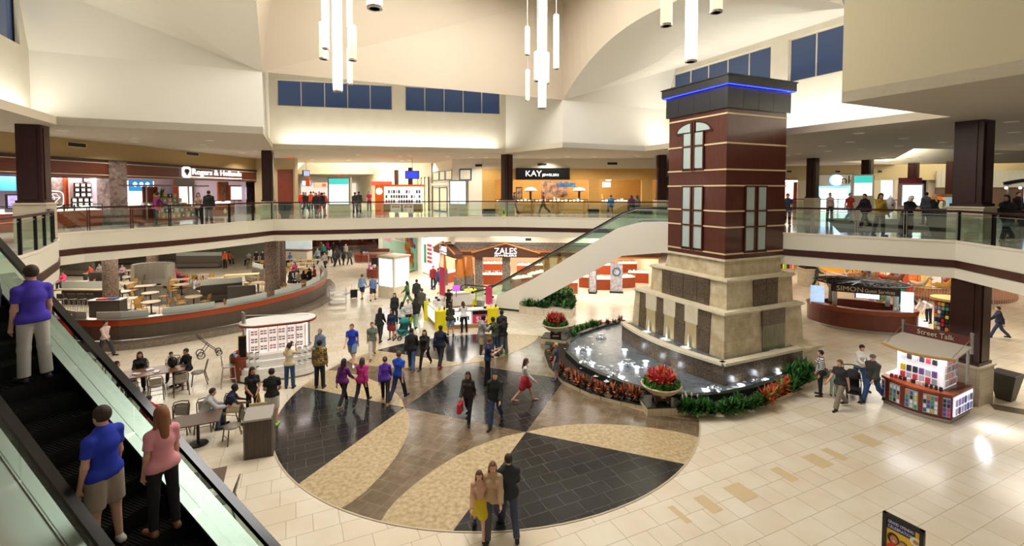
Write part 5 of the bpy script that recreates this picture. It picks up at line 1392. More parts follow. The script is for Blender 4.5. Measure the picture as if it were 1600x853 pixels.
b = MB(); b.box(0,0,3.2, Zl.L,.3, ZS); Zl.struct(b, 'wall_lower_corner', M['cream_wall'])
zales_sign(Zl, Zl.x(703),2.85,2.2,.6, 'smaller angled ZALES sign on the corridor side of the shop',.55)
zcol(Zl, Zl.x(693), 'tapered orange column at the far left end of ZALES')
zcol(Zl, Zl.x(719), 'tapered orange column at the left corner of ZALES')
peach_l = mat('peach_shop_wall', 'EDC9AE',.7)
shop_box(Zf,-1.2, Zf.L,10.5,0,3.4, peach_l)
for x_ in (-3.5,1,5.5): area('shopfront_fill',(x_,32.4, ZS - .04),2.2,110,(1,.93,.82))  # fill lamps added to brighten the dark columns of the front
area('shopfront_fill',(-7.8,37, ZS - .04),2.2,130,(1,.93,.82))
red_wood = mat('cherry_counter', 'A04418',.35, noise='8E3A14', scale=3, stretch=(1,1,6))
zi = 0
def zcase(px, py, w, lab, rz=0):
    x, y = W(px, py,0); t = thing('glass_showcase', lab, 'display case',(x, y,0), rz, 'jewellery showcases inside ZALES')
    w /= 2; d = .6
    b = MB(); b.box(-w,-d/2,0, w, d/2,.78); b.build('base_cabinet', red_wood, t)
    b = MB(); b.box(-w + .03,-d/2 + .03,.78, w - .03, d/2 - .03,.84)
    for k in range(int(w*2/.28)): b.box(-w + .12 + k*.28,-.15,.84,-w + .28 + k*.28,.12,.92 + .04*(k % 2))
    b.build('lit_tray', M['lit_case'], t)
    b = MB(); b.box(-w,-d/2,.78, w,-d/2 + .01,1.05); b.box(-w,-d/2,1.04, w, d/2,1.05); b.build('glass_top', M['glass'], t)
for a in ((703,440,1.6, 'cherry showcase in the corner doorway of ZALES',1.0),(765,444,2.1, 'cherry showcase in the window left of the granite pillar'),(772,425,2.0, 'cherry showcase at the back left of ZALES'),(828,428,2.3, 'cherry showcase behind the granite pillar of ZALES'),
          (815,450,1.7, 'cherry showcase seen through the escalator glass, nearest',.6),(838,442,1.8, 'dark cherry showcase in the middle behind the escalator',.9),(888,458,1.2, 'curved end cherry showcase right below the escalator',.2),(924,449,1.8, 'cherry showcase right of the escalator underside',-.35),(949,452,1.9, 'cherry showcase behind the floor sign'),(975,449,1.6, 'cherry showcase left of the fountain',.3),(1000,441,1.9, 'cherry showcase nearest the fountain tower',-.2),(940,428,2.2, 'cherry showcase at the back right of ZALES'),(985,425,2.2, 'cherry showcase far back beside the tower')):
    zcase(a[0], a[1], a[2], a[3], a[4] if len(a) > 4 else 0)
for x in (1.5,5.0,8.6,12.2): shop_lamp(Zf, x,1.2,3.35,2.2,100,(1,.86,.74)); shop_lamp(Zf, x,5,3.35,3.0,110,(1,.86,.74))
for px, l in ((1008, 'dark red window frames at the back right of ZALES'),(776, 'dark red shelf wall at the back left of ZALES')):
    x, y = W(px,420,0); t = thing('red_wall_frame', l, 'wall frame',(x, Zf.w(0,10.2)[1],1.6), Zf.rz)
    b = MB()
    for k in range(4): b.box(-1.3 + k*.8,-.05,0,-1.2 + k*.8,.05,1.6)
    b.box(-1.3,-.05,1.5,1.2,.05,1.6); b.box(-1.3,-.05,0,1.2,.05,.1); b.build('frame', paint('7A1A20',.5), t); b = MB(); b.box(-1.25,.0,.05,1.15,.03,1.55); b.build('lit_back', M['lit_white'], t)
def floor_sign(px, py, lab, w=.75, h=1.75, mt=None):
    x, y = W(px, py,0); t = thing('floor_sign', lab, 'floor sign',(x, y,0),-.2); b = MB(); b.box(-w/2,-.02,.08, w/2,.02, h); b.build('board', mt or mat('grey_poster', 'CFCBD0',.5, noise='8A8A98', scale=5), t); b = MB(); b.box(-w/2 - .05,-.25,0, w/2 + .05,.25,.06); b.build('foot', M['dark_metal'], t)
    return t
t = floor_sign(963,457, 'tall grey poster stand with blue circle pattern in front of ZALES',.85,2.1)
b = MB(); b.tube([(.26*cos(a),-.03,1.5 + .26*sin(a)) for a in [2*pi*k/20 for k in range(20)]],.05,6, closed=True); b.build('blue_ring', paint('3A6A9A',.5), t)
floor_sign(926,458, 'narrow poster stand on an orange foot in front of ZALES',.45,1.6)
floor_sign(714,449, 'narrow black sign board at the corner door of ZALES',.25,2.1, M['black'])
# ---- corridor right side: murals, glass front
Mf = Front((-14.6,51.8),(-6.2,39.6))
mural_teal = mat('mural_teal', 'A8CCB8',.7, noise='9CC4B0', scale=.8); 
b = MB(); b.box(0,0,0, Mf.L,.3, ZS); Mf.struct(b, 'wall_corridor_right', M['cream_wall'])
t = Mf.thing('wall_mural', 'pink and sea green mural on the right wall of the lower corridor', 'mural',0,-.05,0); xa, xb, xc = Mf.x(598), Mf.x(633), Mf.x(651)
b = MB(); b.box(xa,-.02,0, xb,0,3.9); b.build('green_field', mural_teal, t)
b = MB(); b.add([(xa,-.04,2.2),(xa,-.04,3.9),(xa + (xb - xa)*.45,-.04,3.9),(xa + (xb - xa)*.38,-.04,2.0)], [(0,3,2,1)]); b.build('pink_field', mat('mural_pink', 'E08098',.7), t)
b = MB(); b.box(xa + (xb - xa)*.42,-.05,2.35, xb,-.03,3.1); b.build('cream_panel', M['cream_wall'], t)
b = MB()
for k in range(3): b.box(xa + (xb - xa)*.6,-.06,2.5 + k*.18, xb - .3,-.05,2.56 + k*.18)
b.build('grey_lines', paint('8A8A80',.6), t)
t = Mf.thing('flower_mural', 'tall mural of big pink, orange and yellow flowers in the lower corridor', 'mural',0,-.06,0)
b = MB(); b.box(xb,-.02,0, xc,0,3.9); b.build('green_field', mat('mural_mint', '7CC8A8',.7), t)
random.seed(5)
for k in range(34):
    x = random.uniform(xb + .3, xc - .3); z = random.uniform(.25,3.7); r = random.uniform(.18,.38)
    b = MB()
    for q in range(6): a = q*pi/3 + k; b.lathe([(r*.5,0),(.001,.0)],(x + cos(a)*r*.6, z + sin(a)*r*.6,0),8)
    o = b.build('flower_print', paint(random.choice(['E8508A', 'F09030', 'F0B820', 'D84060', 'F078A8', 'E86030', '7C5CB0']),.7), t); o.rotation_euler = (pi/2,0,0); o.location = (0,-.03 - .0006*k,0)
t = Mf.thing('glass_shopfront', 'bright shop front with green and red window lettering beside ZALES', 'shop front',0,-.06,0); x0, x1 = Mf.x(661), Mf.x(684)
b = MB(); b.box(x0,-.02,.1, x1,0,3.4); b.build('lit_window', mat('shop_window_lit', 'D4D4DC',.3, noise='A8B4BC', scale=2, emit=.45), t)
b = MB(); b.box(x0 - .7,-.15,0, x0,.0,3.9); b.box(x1,-.15,0, x1 + .9,0,3.9); b.build('pilaster', M['white'], t)
b = MB(); b.box(x0 + .35,-.04,1.0, x0 + .75,-.02,2.6); b.build('green_lettering', paint('1C9A60',.5), t)
b = MB()
for k in range(5): b.box(x0 + 1.0,-.04,1.1 + k*.35, x0 + 1.9,-.02,1.3 + k*.35)
b.build('red_lettering', paint('D83038',.5), t)
# corridor end and left
b = MB(); b.quad((-36,72,0),(-10,72,0),(-10,72, ZS),(-36,72, ZS)); struct(b.build('wall_corridor_end', mat('dim_red_shop', 'A88878',.6, noise='5A2A24', scale=.8)))
# ---- lit directory block in the corridor
t = thing('directory_block', 'four sided lit advertising block standing in the lower corridor', 'advertising panel',(*W(616,462),0), radians(-32))
b = MB(); b.box(-.75,-.75,0,.75,.75,.7); b.build('stone_base', M['stone_cap'], t); b = MB(); b.box(-.75,-.75,.7,.75,.75,2.75); b.build('cabinet', M['cream_wall'], t); b = MB(); b.box(-.82,-.82,2.75,.82,.82,2.85); b.build('roof', M['stone_cap'], t)
for k in range(4):
    b = MB(); b.box(-.62,-.765,.8,.62,-.752,2.65); b.build('lit_face', mat('cool_lit_%d' % k, 'E8F4FF',.4, emit=1.6), t, rz=k*pi/2)
spot('directory_glow',(*W(600,474),1.6),30,120,(.85,.95,1),.3,.8,(0,0,0))
# ---- mall carts in the corridor
def mall_cart(px, py, lab, goods, w=2.4, d=1.3, roof=True, rz=0, col='7A3020'):
    x, y = W(px, py,0); t = thing('mall_cart', lab, 'cart',(x, y,0), rz)
    b = MB(); b.lathe([(1,.12),(1,.75),(1.03,.75),(1.03,.8)], n=24, sx=w/2, sy=d/2); b.build('cart_body', paint(col,.4), t)
    b = MB(); b.lathe([(.9,0),(.9,.12)], n=24, sx=w/2, sy=d/2); b.build('steel_base', M['steel'], t)
    for k in range(18):
        a = random.uniform(0,6.28); r = random.uniform(.2,.8); h = random.uniform(.1,.35); b = MB(); b.obox((cos(a)*r*w/2, sin(a)*r*d/2,.8),.2,.18, h, random.random()); b.build('goods', paint(random.choice(goods),.5), t)
    b = MB(); b.obox((0,0,.8), w*.6,.12,.9); b.build('display_rack', paint('2A2020',.5), t)
    if roof:
        for sx_ in (-1,1): b = MB(); b.cyl((sx_*w*.42,0,.8),(sx_*w*.42,0,2.15),.035, n=8); b.build('roof_post', M['steel'], t)
        b = MB(); b.box(-w*.52,-d*.55,2.1, w*.52, d*.55,2.18); b.build('roof', paint('8A7868',.5), t); b = MB(); b.box(-w*.45,0,2.18, w*.45,.06,2.45); b.build('name_board', paint('5A2A22',.5), t)
    return t
DARKG = ['1A1618', 'B02020', '2A2A30', '8A2018', 'D8D0C8']
mall_cart(577,409, 'round cart with black and red goods in the lower corridor', DARKG,3.0,2.0, False)
mall_cart(592,434, 'cart with a flat brown roof and pink goods left of the lit block', ['D878B8', 'F0C0E0', 'B03030', 'E8E0D8', '50A040'],2.0,1.6)
mall_cart(585,387, 'red and brown roofed cart deep in the lower corridor', DARKG,3.6,1.8)
mall_cart(540,384, 'dark cart hung with red bags at the end of the lower corridor', DARKG,5.0,1.6, True)
mall_cart(562,380, 'shop stand with red signs at the end of the lower corridor', DARKG,4,1.5, True,0, '5A2018')
mall_cart(490,386, 'green and white goods stand at the left of the corridor crowd', ['50B860', 'E8E8E0', '2A6A3A', 'D83030'],2.5,1.5, False)

# ------------------------------------------------------------------ food court
FW = [(-24.5,24.8),(-23.2,23.6),(-21.8,22.6),(-20.6,22.05),(-19.4,21.9),(-18.2,22.0),(-17.15,22.45),(-15.95,23.35),(-14.75,24.5),(-13.75,26.0),(-13.0,27.9),(-12.68,29.8),(-12.75,31.6),(-13.2,33.4),(-13.9,35.2),(-15.0,37.2)]
FWr = resample(FW,.55)
def off_open(pts, d):
    out = []
    for i, p in enumerate(pts):
        a = pts[max(0, i - 1)]; c = pts[min(len(pts) - 1, i + 1)]; dx, dy = c[0] - a[0], c[1] - a[1]; L = hypot(dx, dy); out.append((p[0] - dy/L*d, p[1] + dx/L*d))
    return out
fw = thing('dining_wall', 'long curved low wall with orange band around the dining area', 'low wall',(0,0,0)); fw['kind'] = 'thing'
b = MB(); b.sweep([(x, y,.34) for x, y in FWr],.16,.66); b.build('brown_panels', mat('brown_ribbed_panel', '5E5044',.5, noise='54483C', scale=6, stretch=(4,4,.2)), fw)
b = MB(); b.sweep([(x, y,1.0) for x, y in FWr],.22,.30); b.build('orange_band', mat('orange_band_wood', 'A6461C',.35), fw)
b = MB(); b.sweep([(x, y,1.3) for x, y in FWr],.34,.04); b.build('steel_capping', M['steel'], fw)
b = MB(); b.sweep([(x, y,0) for x, y in off_open(FWr,-.28)],.75,.3); b.build('granite_step', mat('grey_brown_granite_step', '8A7E70',.2, noise='746858', scale=10), fw)
gp = off_open(FWr,.1)
for i in range(6, len(gp) - 4,5):
    p = [(x, y,1.34) for x, y in gp[i:i + 5]]
    b = MB(); b.sweep(p,.03,.3); b.build('frosted_screen', mat('frosted_screen_glass', 'C4CCC4',.4), fw) if i == 6 else b.build('frosted_screen', bpy.data.materials['frosted_screen_glass'], fw)
# reddish stone cladding pillars
def mosaic_pillar(px, py, r, lab, h=ZS):
    x, y = W(px, py,0); t = thing('mosaic_pillar', lab, 'pillar',(x, y,0)); t['kind'] = 'thing'
    b = MB(); b.lathe([(r,0),(r, h)], n=20); b.build('shaft', M['mosaic'], t, smooth=False); b = MB(); b.lathe([(r + .05,0),(r + .05,.15),(r,.18)], n=20); b.build('base', M['grey_granite'], t)
mosaic_pillar(174,482,.40, 'speckled round pillar at the left of the dining area'); mosaic_pillar(427,474,.46, 'wide speckled pillar at the right of the dining area')
mosaic_pillar(438,446,.42, 'speckled pillar standing just behind the wide one'); mosaic_pillar(239,432,.42, 'far speckled pillar behind the pale curved booth')
# dining floor (dark strip) and back wall
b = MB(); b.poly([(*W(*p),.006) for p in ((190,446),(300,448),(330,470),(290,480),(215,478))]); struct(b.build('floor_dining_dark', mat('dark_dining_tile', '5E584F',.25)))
b = MB(); b.quad((-60,60,0),(-24.6,52,0),(-24.6,52,3.4),(-60,60,3.4)); struct(b.build('wall_dining_back', mat('pale_green_counter_wall', 'B0B4A0',.5)))
fc = thing('food_counter', 'white lit food counter with dark red edge behind the wide pillar', 'counter',(-21.0,48.5,0), radians(-8))
b = MB(); b.box(-3.2,0,0,0,1,1.1); b.build('counter_front', M['cream_wall'], fc); b = MB(); b.box(-3.3,-.05,1.1,.1,1,1.2); b.build('dark_red_edge', paint('7A2418',.4), fc)
b = MB(); b.box(-3.2,.9,1.2,0,1.0,3.2); b.build('lit_menu_wall', mat('menu_wall', 'B8C8C4',.4, noise='E8ECE8', scale=1.5, emit=.5), fc)
# chairs and tables of the dining area
def make_dchair(label, kind='wood'):
    t = thing('dining_chair', label, 'chair',(0,0,-40))
    sm = M['chair_wood'] if kind == 'wood' else M['chair_seat']; fm = M['chair_frame']
    b = MB(); b.box(-.21,-.2,.43,.21,.22,.465); b.build('seat', sm, t, bevel=0)
    b = MB(); b.add([(-.2,-.2,.58),(.2,-.2,.58),(.2,-.27,.86),(-.2,-.27,.86),(-.2,-.225,.58),(.2,-.225,.58),(.2,-.295,.86),(-.2,-.295,.86)], [(0,1,2,3),(7,6,5,4),(3,2,6,7),(1,0,4,5),(0,3,7,4),(2,1,5,6)]); b.build('backrest', sm, t)
    for s in (-1,1):
        b = MB(); b.tube([(s*.2,.21,0),(s*.19,.19,.43)],.016,6); b.build('leg', fm, t)
        b = MB(); b.tube([(s*.21,-.27,0),(s*.2,-.2,.43),(s*.19,-.28,.87)],.016,6); b.build('leg', fm, t)
    return t
def make_bchair(label):      # bronze framed chair with slatted back and padded grey seat
    t = thing('metal_chair', label, 'chair',(0,0,-40)); fm = M['chair_frame']
    b = MB(); b.lathe([(.001,.43),(.2,.43),(.225,.45),(.22,.48),(.001,.49)],(0,.02,0),14,1.0,.98); b.build('seat', M['chair_seat'], t, smooth=True)
    b = MB(); b.add([(-.17,-.23,.56),(.17,-.23,.56),(.19,-.29,.80),(-.19,-.29,.80),(-.17,-.25,.56),(.17,-.25,.56),(.19,-.31,.80),(-.19,-.31,.80)], [(0,1,2,3),(7,6,5,4),(3,2,6,7),(1,0,4,5),(0,3,7,4),(2,1,5,6)]); b.build('backrest', M['chair_seat'], t)
    b = MB(); b.tube([(-.2,-.2,.45),(-.215,-.27,.75),(-.18,-.31,.86),(0,-.325,.885),(.18,-.31,.86),(.215,-.27,.75),(.2,-.2,.45)],.017,6); b.build('back_frame', fm, t)
    for s in (-1,1):
        b = MB(); b.tube([(s*.22,.22,0),(s*.19,.17,.44)],.018,6); b.build('leg', fm, t)
        b = MB(); b.tube([(s*.23,-.3,0),(s*.2,-.19,.46)],.018,6); b.build('leg', fm, t)
    b = MB(); b.tube([(-.2,.2,.2),(.2,.2,.2)],.01,5); b.tube([(-.21,-.24,.2),(.21,-.24,.2)],.01,5); b.build('stretcher', fm, t)
    return t
dch = make_dchair('light wood dining chair', 'wood'); dsn = snap(dch); dfirst = [True]
bch = make_bchair('bronze framed chair'); bsn = snap(bch); bfirst = [True]
def chair(kind, x, y, rz, label, group, z=0):
    sn, f = (dsn, dfirst) if kind == 'wood' else (bsn, bfirst)
    if f[0]: o = sn[0]; o.location = (x, y, z); o.rotation_euler = (0,0, rz); o['label'] = label; o['group'] = group; f[0] = False; return o
    return dup(sn,(x, y, z), rz, label, group)
def make_table(name, label, shape, w, d, h=.74, top=None, legs='ped'):
    t = thing(name, label, 'table',(0,0,-40)); b = MB()
    if shape == 'round': b.lathe([(.001, h - .03),(w/2, h - .03),(w/2, h),(.001, h)], n=24)
    else: b.box(-w/2,-d/2, h - .035, w/2, d/2, h)
    b.build('tabletop', top or M['table_top'], t)
    if legs == 'ped':
        b = MB(); b.cyl((0,0,.04),(0,0, h - .03),.04, n=8); b.build('pedestal', M['dark_metal'], t); b = MB(); b.lathe([(.26,0),(.24,.03),(.05,.06)], n=14); b.build('base', M['dark_metal'], t)
    else:
        for sx_ in (-1,1):
            for sy_ in (-1,1): b = MB(); b.box(*(sx_*(w/2 - .08) - .035, sy_*(d/2 - .08) - .035,0),*(sx_*(w/2 - .08) + .035, sy_*(d/2 - .08) + .035, h - .03)); b.build('leg', top or M['table_dark'], t)
    return t
rt = snap(make_table('round_table', 'round beige table', 'round',.95,.95)); qt = snap(make_table('square_table', 'square table', 'rect',1.15,.8))
tf = [True, True]
def table(kind, px, py, lab, chairs=((0,),(180,)), h=.74, grp='tables of the dining area', scale=None):
    x, y = W(px, py, h); sn = rt if kind == 'round' else qt; i = 0 if kind == 'round' else 1
    if tf[i]: o = sn[0]; o.location = (x, y,0); o['label'] = lab; o['group'] = grp; tf[i] = False
    else: o = dup(sn,(x, y,0), AX if kind != 'round' else 0, lab, grp)
    for k,(a,) in enumerate(chairs):
        a = radians(a); chair('wood', x + cos(a)*.72, y + sin(a)*.72, a + pi/2, 'wood chair %s the %s' % ('right of' if cos(a) > .5 else 'left of' if cos(a) < -.5 else 'behind' if sin(a) > 0 else 'before', lab.replace('beige ', '').replace(' in the dining area', '').replace(' of the dining area', '')), 'light wood chairs of the dining area')
    return x, y
table('round',235,457, 'round table in front of the curved booth',((20,),(200,)))
table('round',236,471, 'round table with a napkin stand near the low wall',((10,),(170,),(270,)))
table('round',302.6,462.7, 'round table right of centre in the dining area',((0,),(180,),(235,)))
table('square',195,442, 'rectangular table right of the left pillar',((90,),(250,)))
table('square',195,466, 'rectangular table just right of the left pillar base',((0,),))
table('round',140,449, 'round table left of the left pillar',((180,),(250,)))
table('square',121,440, 'table at the far left of the dining area',((270,),(20,)))
table('square',226.6,446, 'long table set against the curved booth',((180,),(200,)))
table('round',283.6,444, 'round table with chairs behind the seated man',((260,),(160,)))
table('square',281.5,436, 'table where the person in pink sits',((150,),))
table('round',203,432, 'round table behind the left pillar on its right',((250,),(20,)))
table('round',317,428.5, 'round table far back right of the red bag',((200,),(340,),(270,)))
table('square',338.5,434, 'table with light wood edge near the centre booths',((200,),))
table('round',201,422, 'small round table far back left',((30,),(240,)))
table('round',379.7,468.4, 'round table in front of the dark booth divider',((200,),(270,)))
table('round',373,439.7, 'round table behind the dark booth divider',((180,),(60,)))
table('round',403,441, 'round table left of the wide pillar',((250,),(90,)))
table('round',444.5,455, 'round table right of the wide pillar',((180,),(290,),(0,)))
table('round',465,444, 'dark round table by the seated group',((180,),(0,),(90,)))
table('round',191,455, 'small round table hidden behind the left pillar',())
for k,(px, py) in enumerate(((460,411),(470,406),(480,411),(452,405),(490,406),(466,417),(486,419),(405,407),(418,406))): table('square', px, py, 'small dark table, %s' % ('in front of the blue shirted person', 'second of the far row', 'third of the far row', 'left end of the far row', 'right end of the far row', 'just before the far row', 'nearest the corridor', 'left of the speckled pillars', 'beside the speckled pillars')[k],((200,),(20,)) if k % 2 else ((270,),))
x, y = W(378,428.5,1.05); t = make_table('counter_table', 'high table with pale yellow top and steel legs in the dining area', 'rect',2.3,.8,1.05, paint('D8C088',.4), 'legs'); t.location = (x, y,0); t.rotation_euler = (0,0,.35)
# booths
def booth(px, py, L, rz, lab, m, h=1.15, glass_top=False):
    x, y = W(px, py,0); t = thing('booth_bench', lab, 'booth',(x, y,0), rz)
    b = MB(); b.box(-L/2,-.45,.1, L/2,.1,.45); b.build('seat', M[m], t, bevel=.03); b = MB(); b.box(-L/2,.05,.1, L/2,.28, h); b.build('backrest', M[m], t, bevel=.04); b = MB(); b.box(-L/2,-.4,0, L/2,.25,.1); b.build('plinth', M['dark_metal'], t)
    if glass_top: b = MB(); b.box(-L/2,.14, h, L/2,.17, h + .35); b.build('frosted_screen', bpy.data.materials['frosted_screen_glass'], t)
booth(347,470,2.4,.55, 'dark brown booth bench with frosted screen right of the seated man', 'dark_booth',1.1, True)
booth(379,474,1.6,.3 + pi, 'dark brown booth divider left of the wide pillar', 'dark_booth',1.2)
booth(400,440,2.0,-.7, 'olive grey booth bench with frosted screen behind the high table', 'grey_booth',1.1, True)
booth(310,418,4.2,.05, 'long grey booth bench with frosted screen at the back right', 'grey_booth',1.1, True)
booth(235,412,6.5,.02, 'long dark grey booth bench at the back of the dining area', 'grey_booth',1.1)
booth(125,430,2.4,-.1, 'grey booth bench at the far left of the dining area', 'grey_booth',1.1); booth(160,448,2.0,.1, 'brown booth bench behind the left pillar', 'dark_booth',1.1)
cb = thing('curved_booth', 'tall pale taupe curved booth in the middle of the dining area', 'booth',(*W(240,448),0),0)
b = MB(); n = 14; R = 1.55
pts = [(R*cos(a), R*.8*sin(a)) for a in [radians(-20 + 220*i/n) for i in range(n + 1)]]
for i in range(n):
    (x0, y0),(x1, y1) = pts[i], pts[i + 1]; k = 1.0; f0 = .93
    b.add([(x0, y0,.1),(x1, y1,.1),(x1*f0, y1*f0,1.75),(x0*f0, y0*f0,1.75),(x0*.82, y0*.82,.1),(x1*.82, y1*.82,.1),(x1*.78, y1*.78,1.72),(x0*.78, y0*.78,1.72)], [(0,1,2,3),(7,6,5,4),(3,2,6,7),(0,3,7,4),(2,1,5,6)])
b.build('curved_back', M['taupe_booth'], cb)
b = MB(); b.sweep([(x*.68, y*.68,.12) for x, y in pts],.5,.34); b.build('seat', M['taupe_booth'], cb)
b = MB(); b.sweep([(x*.75, y*.75,0) for x, y in pts],.3,.12); b.build('plinth', M['dark_metal'], cb)
# bar counters with screens and stools at the left
for (px, py, L, rz, lab) in ((135,478,3.9,-.05, 'bar counter with frosted screen and dark stools at the lower left of the dining area'),):
    x, y = W(px, py,0); t = thing('bar_counter', lab, 'counter',(x, y,0), rz); b = MB(); b.box(-L/2,-.1,1.0, L/2,.4,1.06); b.build('counter_top', M['table_top'], t); b = MB(); b.box(-L/2,.3,0, L/2,.4,1.0); b.build('panel', M['dark_booth'], t); b = MB(); b.box(-L/2,.33,1.06, L/2,.36,1.5); b.build('frosted_screen', bpy.data.materials['frosted_screen_glass'], t)
st_ = thing('bar_stool', 'dark bar stool under the left bar counter, left end', 'stool',(*W(100,486),0),0, 'stools at the left bar counter')
b = MB(); b.box(-.2,-.18,.68,.2,.2,.74); b.build('seat', M['dark_booth'], st_); b = MB(); b.box(-.2,-.23,.8,.2,-.18,1.1); b.build('backrest', M['dark_booth'], st_)
for sx_ in (-1,1):
    for sy_ in (-1,1): b = MB(); b.tube([(sx_*.22, sy_*.22,0),(sx_*.17, sy_*.17,.68)],.015,6); b.build('leg', M['steel'], st_)
b = MB(); b.tube([(-.18,-.21,.7),(-.18,-.22,1.1)],.012,5); b.tube([(.18,-.21,.7),(.18,-.22,1.1)],.012,5); b.build('back_post', M['steel'], st_)
ssn = snap(st_)
for px, l in ((116, 'second from the left'),(131, 'third from the left'),(146, 'nearest the left pillar')): dup(ssn,(*W(px,486),0), random.uniform(-.2,.2), 'dark bar stool under the left bar counter, %s' % l)
# condiment station at the low wall, red bag, wet items
t = thing('tray_station', 'dark station with red and blue trays behind the orange banded wall', 'station',(*W(170,500),0),.1); b = MB(); b.box(-.8,-.3,0,.8,.3,1.15); b.build('cabinet', M['dark_booth'], t); b = MB(); b.box(-.85,-.35,1.15,.85,.35,1.2); b.build('top', M['steel'], t)
b = MB(); b.box(-.5,-.2,1.2,.05,.15,1.26); b.build('red_trays', paint('C03028',.4), t); b = MB(); b.box(.1,-.2,1.2,.5,.15,1.26); b.build('blue_trays', paint('24408A',.4), t)
# ------------------------------------------------------------------ ground floor right: guest services desk
gx, gy = W(1342,505,0)
gs = thing('guest_services_desk', 'oval mahogany guest services desk with dark wheel shaped canopy', 'kiosk',(18.9,25.6,0), radians(-28))
b = MB(); b.lathe([(1,.16),(1,1.02),(1.02,1.02),(1.02,1.08),(.86,1.08),(.86,.16)], n=48, sx=2.45, sy=1.75); b.build('desk_body', mat('desk_mahogany', '6A2E1A',.35, noise='5C2614', scale=2, stretch=(.6,.6,.6)), gs)
b = MB(); b.lathe([(.94,0),(.94,.16)], n=40, sx=2.45, sy=1.75); b.build('steel_plinth', M['steel'], gs)
b = MB(); b.lathe([(1.035,.98),(1.045,.98),(1.045,1.2),(1.0,1.2),(.82,1.2),(.82,1.16),(1.0,1.16)], n=40, sx=2.45, sy=1.75, a0=radians(200), a1=radians(335)); b.build('raised_counter', M['cherry'], gs)
b = MB(); b.lathe([(.3,0),(.3,.75),(.0001,.75)], n=20, sx=2.4, sy=1.6); b.build('inner_desk', M['mahogany_dark'], gs)
for sx_, sy_ in ((-1.25,-.9),(1.35,-.9),(-1.25,.9),(1.35,.9)): b = MB(); b.box(sx_ - .1, sy_ - .1,1.0, sx_ + .1, sy_ + .1,2.3); b.build('post', M['steel'], gs)
b = MB(); b.box(-1.45,-1.05,1.92,1.5,-.95,2.28); b.box(-1.45,.95,1.92,1.5,1.05,2.28); b.box(-1.45,-1.05,1.92,-1.35,1.05,2.28); b.box(1.4,-1.05,1.92,1.5,1.05,2.28); sb_ = b.build('sign_band', M['mahogany_dark'], gs)
text('SIMON',.36, M['stone_cap'], sb_,(-.62,-1.07,2.11), width=1.15, depth=.015); text('Guest Services',.26, M['stone_cap'], sb_,(.65,-1.07,2.08), width=1.25, depth=.015)
b = MB(); rx_, ry_ = 2.15,1.55
for r in (1.0,.8,.6,.42): b.tube([(rx_*r*cos(a), ry_*r*sin(a),2.36) for a in [2*pi*k/36 for k in range(36)]],.045 if r == 1 else .03,6, closed=True)
b.build('canopy_rings', M['dark_metal'], gs)
for k in range(20):
    a = 2*pi*k/20; b = MB(); b.tube([(.12*cos(a),.12*sin(a),2.42),(rx_*cos(a), ry_*sin(a),2.36)],.03,5); b.build('canopy_spoke', M['dark_metal'], gs)
b = MB(); b.box(-.35,-.75,1.6,.75,-.65,1.9); b.build('screen_casing', M['black'], gs); b = MB(); b.box(-.3,-.77,1.63,.7,-.75,1.87); b.build('screen_display', mat('screen_pale', 'C0D8FF',.3, emit=1.4), gs)
b = MB(); b.box(1.5,-1.2,1.2,2.0,-1.15,2.2); b.build('lit_panel', mat('cyan_lit', 'A8F0F8',.4, emit=1.6), gs)
b = MB(); b.box(-2.35,-.75,1.08,-1.7,-.7,2.1); b.build('blue_poster', mat('blue_white_print', 'B8D4F4',.4, noise='3C78C8', scale=2, emit=.7), gs)
b = MB(); b.lathe([(.3,0),(.001,.02)], n=20); o = b.build('round_wheel_display', mat('wheel_print', 'B8A060',.4, noise='4A6A40', scale=8), gs, loc=(.95,.5,1.55)); o.rotation_euler = (pi/2,0,0)
for k in range(7): b = MB(); x = 1.3 + .12*k; b.obox((x,-1.0 + .16*k,1.08),.12,.12, random.uniform(.12,.3), k); b.build('counter_item', paint(random.choice(['E8E8E8', '2A2A2A', 'C83A30', 'C8C0B0']),.4), gs)
point('desk_lamp',(18.9,25.2,2.1),25,(.9,.95,1),.2)
# merchandise tower, carousel, yellow wall, far stone column base
mt_ = thing('merchandise_tower', 'round wooden topped rack full of small coloured goods behind the red kiosk', 'display rack',(*W(1483,523),0),0)
b = MB(); b.lathe([(.72,1.78),(.78,1.78),(.78,1.9),(.001,1.9)], n=28); b.build('wooden_top', M['maple'], mt_); b = MB(); b.lathe([(.60,0),(.60,1.78)], n=28); b.build('drum', M['dark_metal'], mt_)
random.seed(21)
for r_ in range(8):
    for k in range(12):
        a = radians(176 + k*14); b = MB(); b.obox((.64*cos(a),.64*sin(a),.1 + r_*.205),.08,.12,.16, a); b.build('hanging_goods', paint(random.choice(['C02828', 'E8E0D0', '283048', 'E08828', '3A8850', '8A8890', 'D8C040', '1C1C20']),.5), mt_)
ca_ = thing('carousel', 'carousel with coloured animals behind a railing at the far right', 'carousel',(30.5,35.5,0),0)
b = MB(); b.lathe([(5.2,0),(5.2,.25),(.001,.25)], n=40); b.build('platform', paint('8A5A3A',.5), ca_)
b = MB(); b.lathe([(5.4,3.3),(5.4,3.9),(2.5,4.1),(.001,4.15)], n=40); b.build('canopy', paint('7A3A28',.5), ca_)
b = MB(); b.lathe([(1.6,.25),(1.6,3.3)], n=20); b.build('centre_drum', mat('mirror_gold_panels', 'C89A5C',.3, noise='8A4028', scale=1.5, emit=.5), ca_)  # drum is no lamp; its colour glows to look lit
glb = mat('carousel_bulb', 'FFE8B0',.4, emit=6)
for k in range(20):
    a = 2*pi*k/20; b = MB(); b.ball((5.42*cos(a),5.42*sin(a),3.4),.08, n=5); b.build('bulb', glb, ca_)
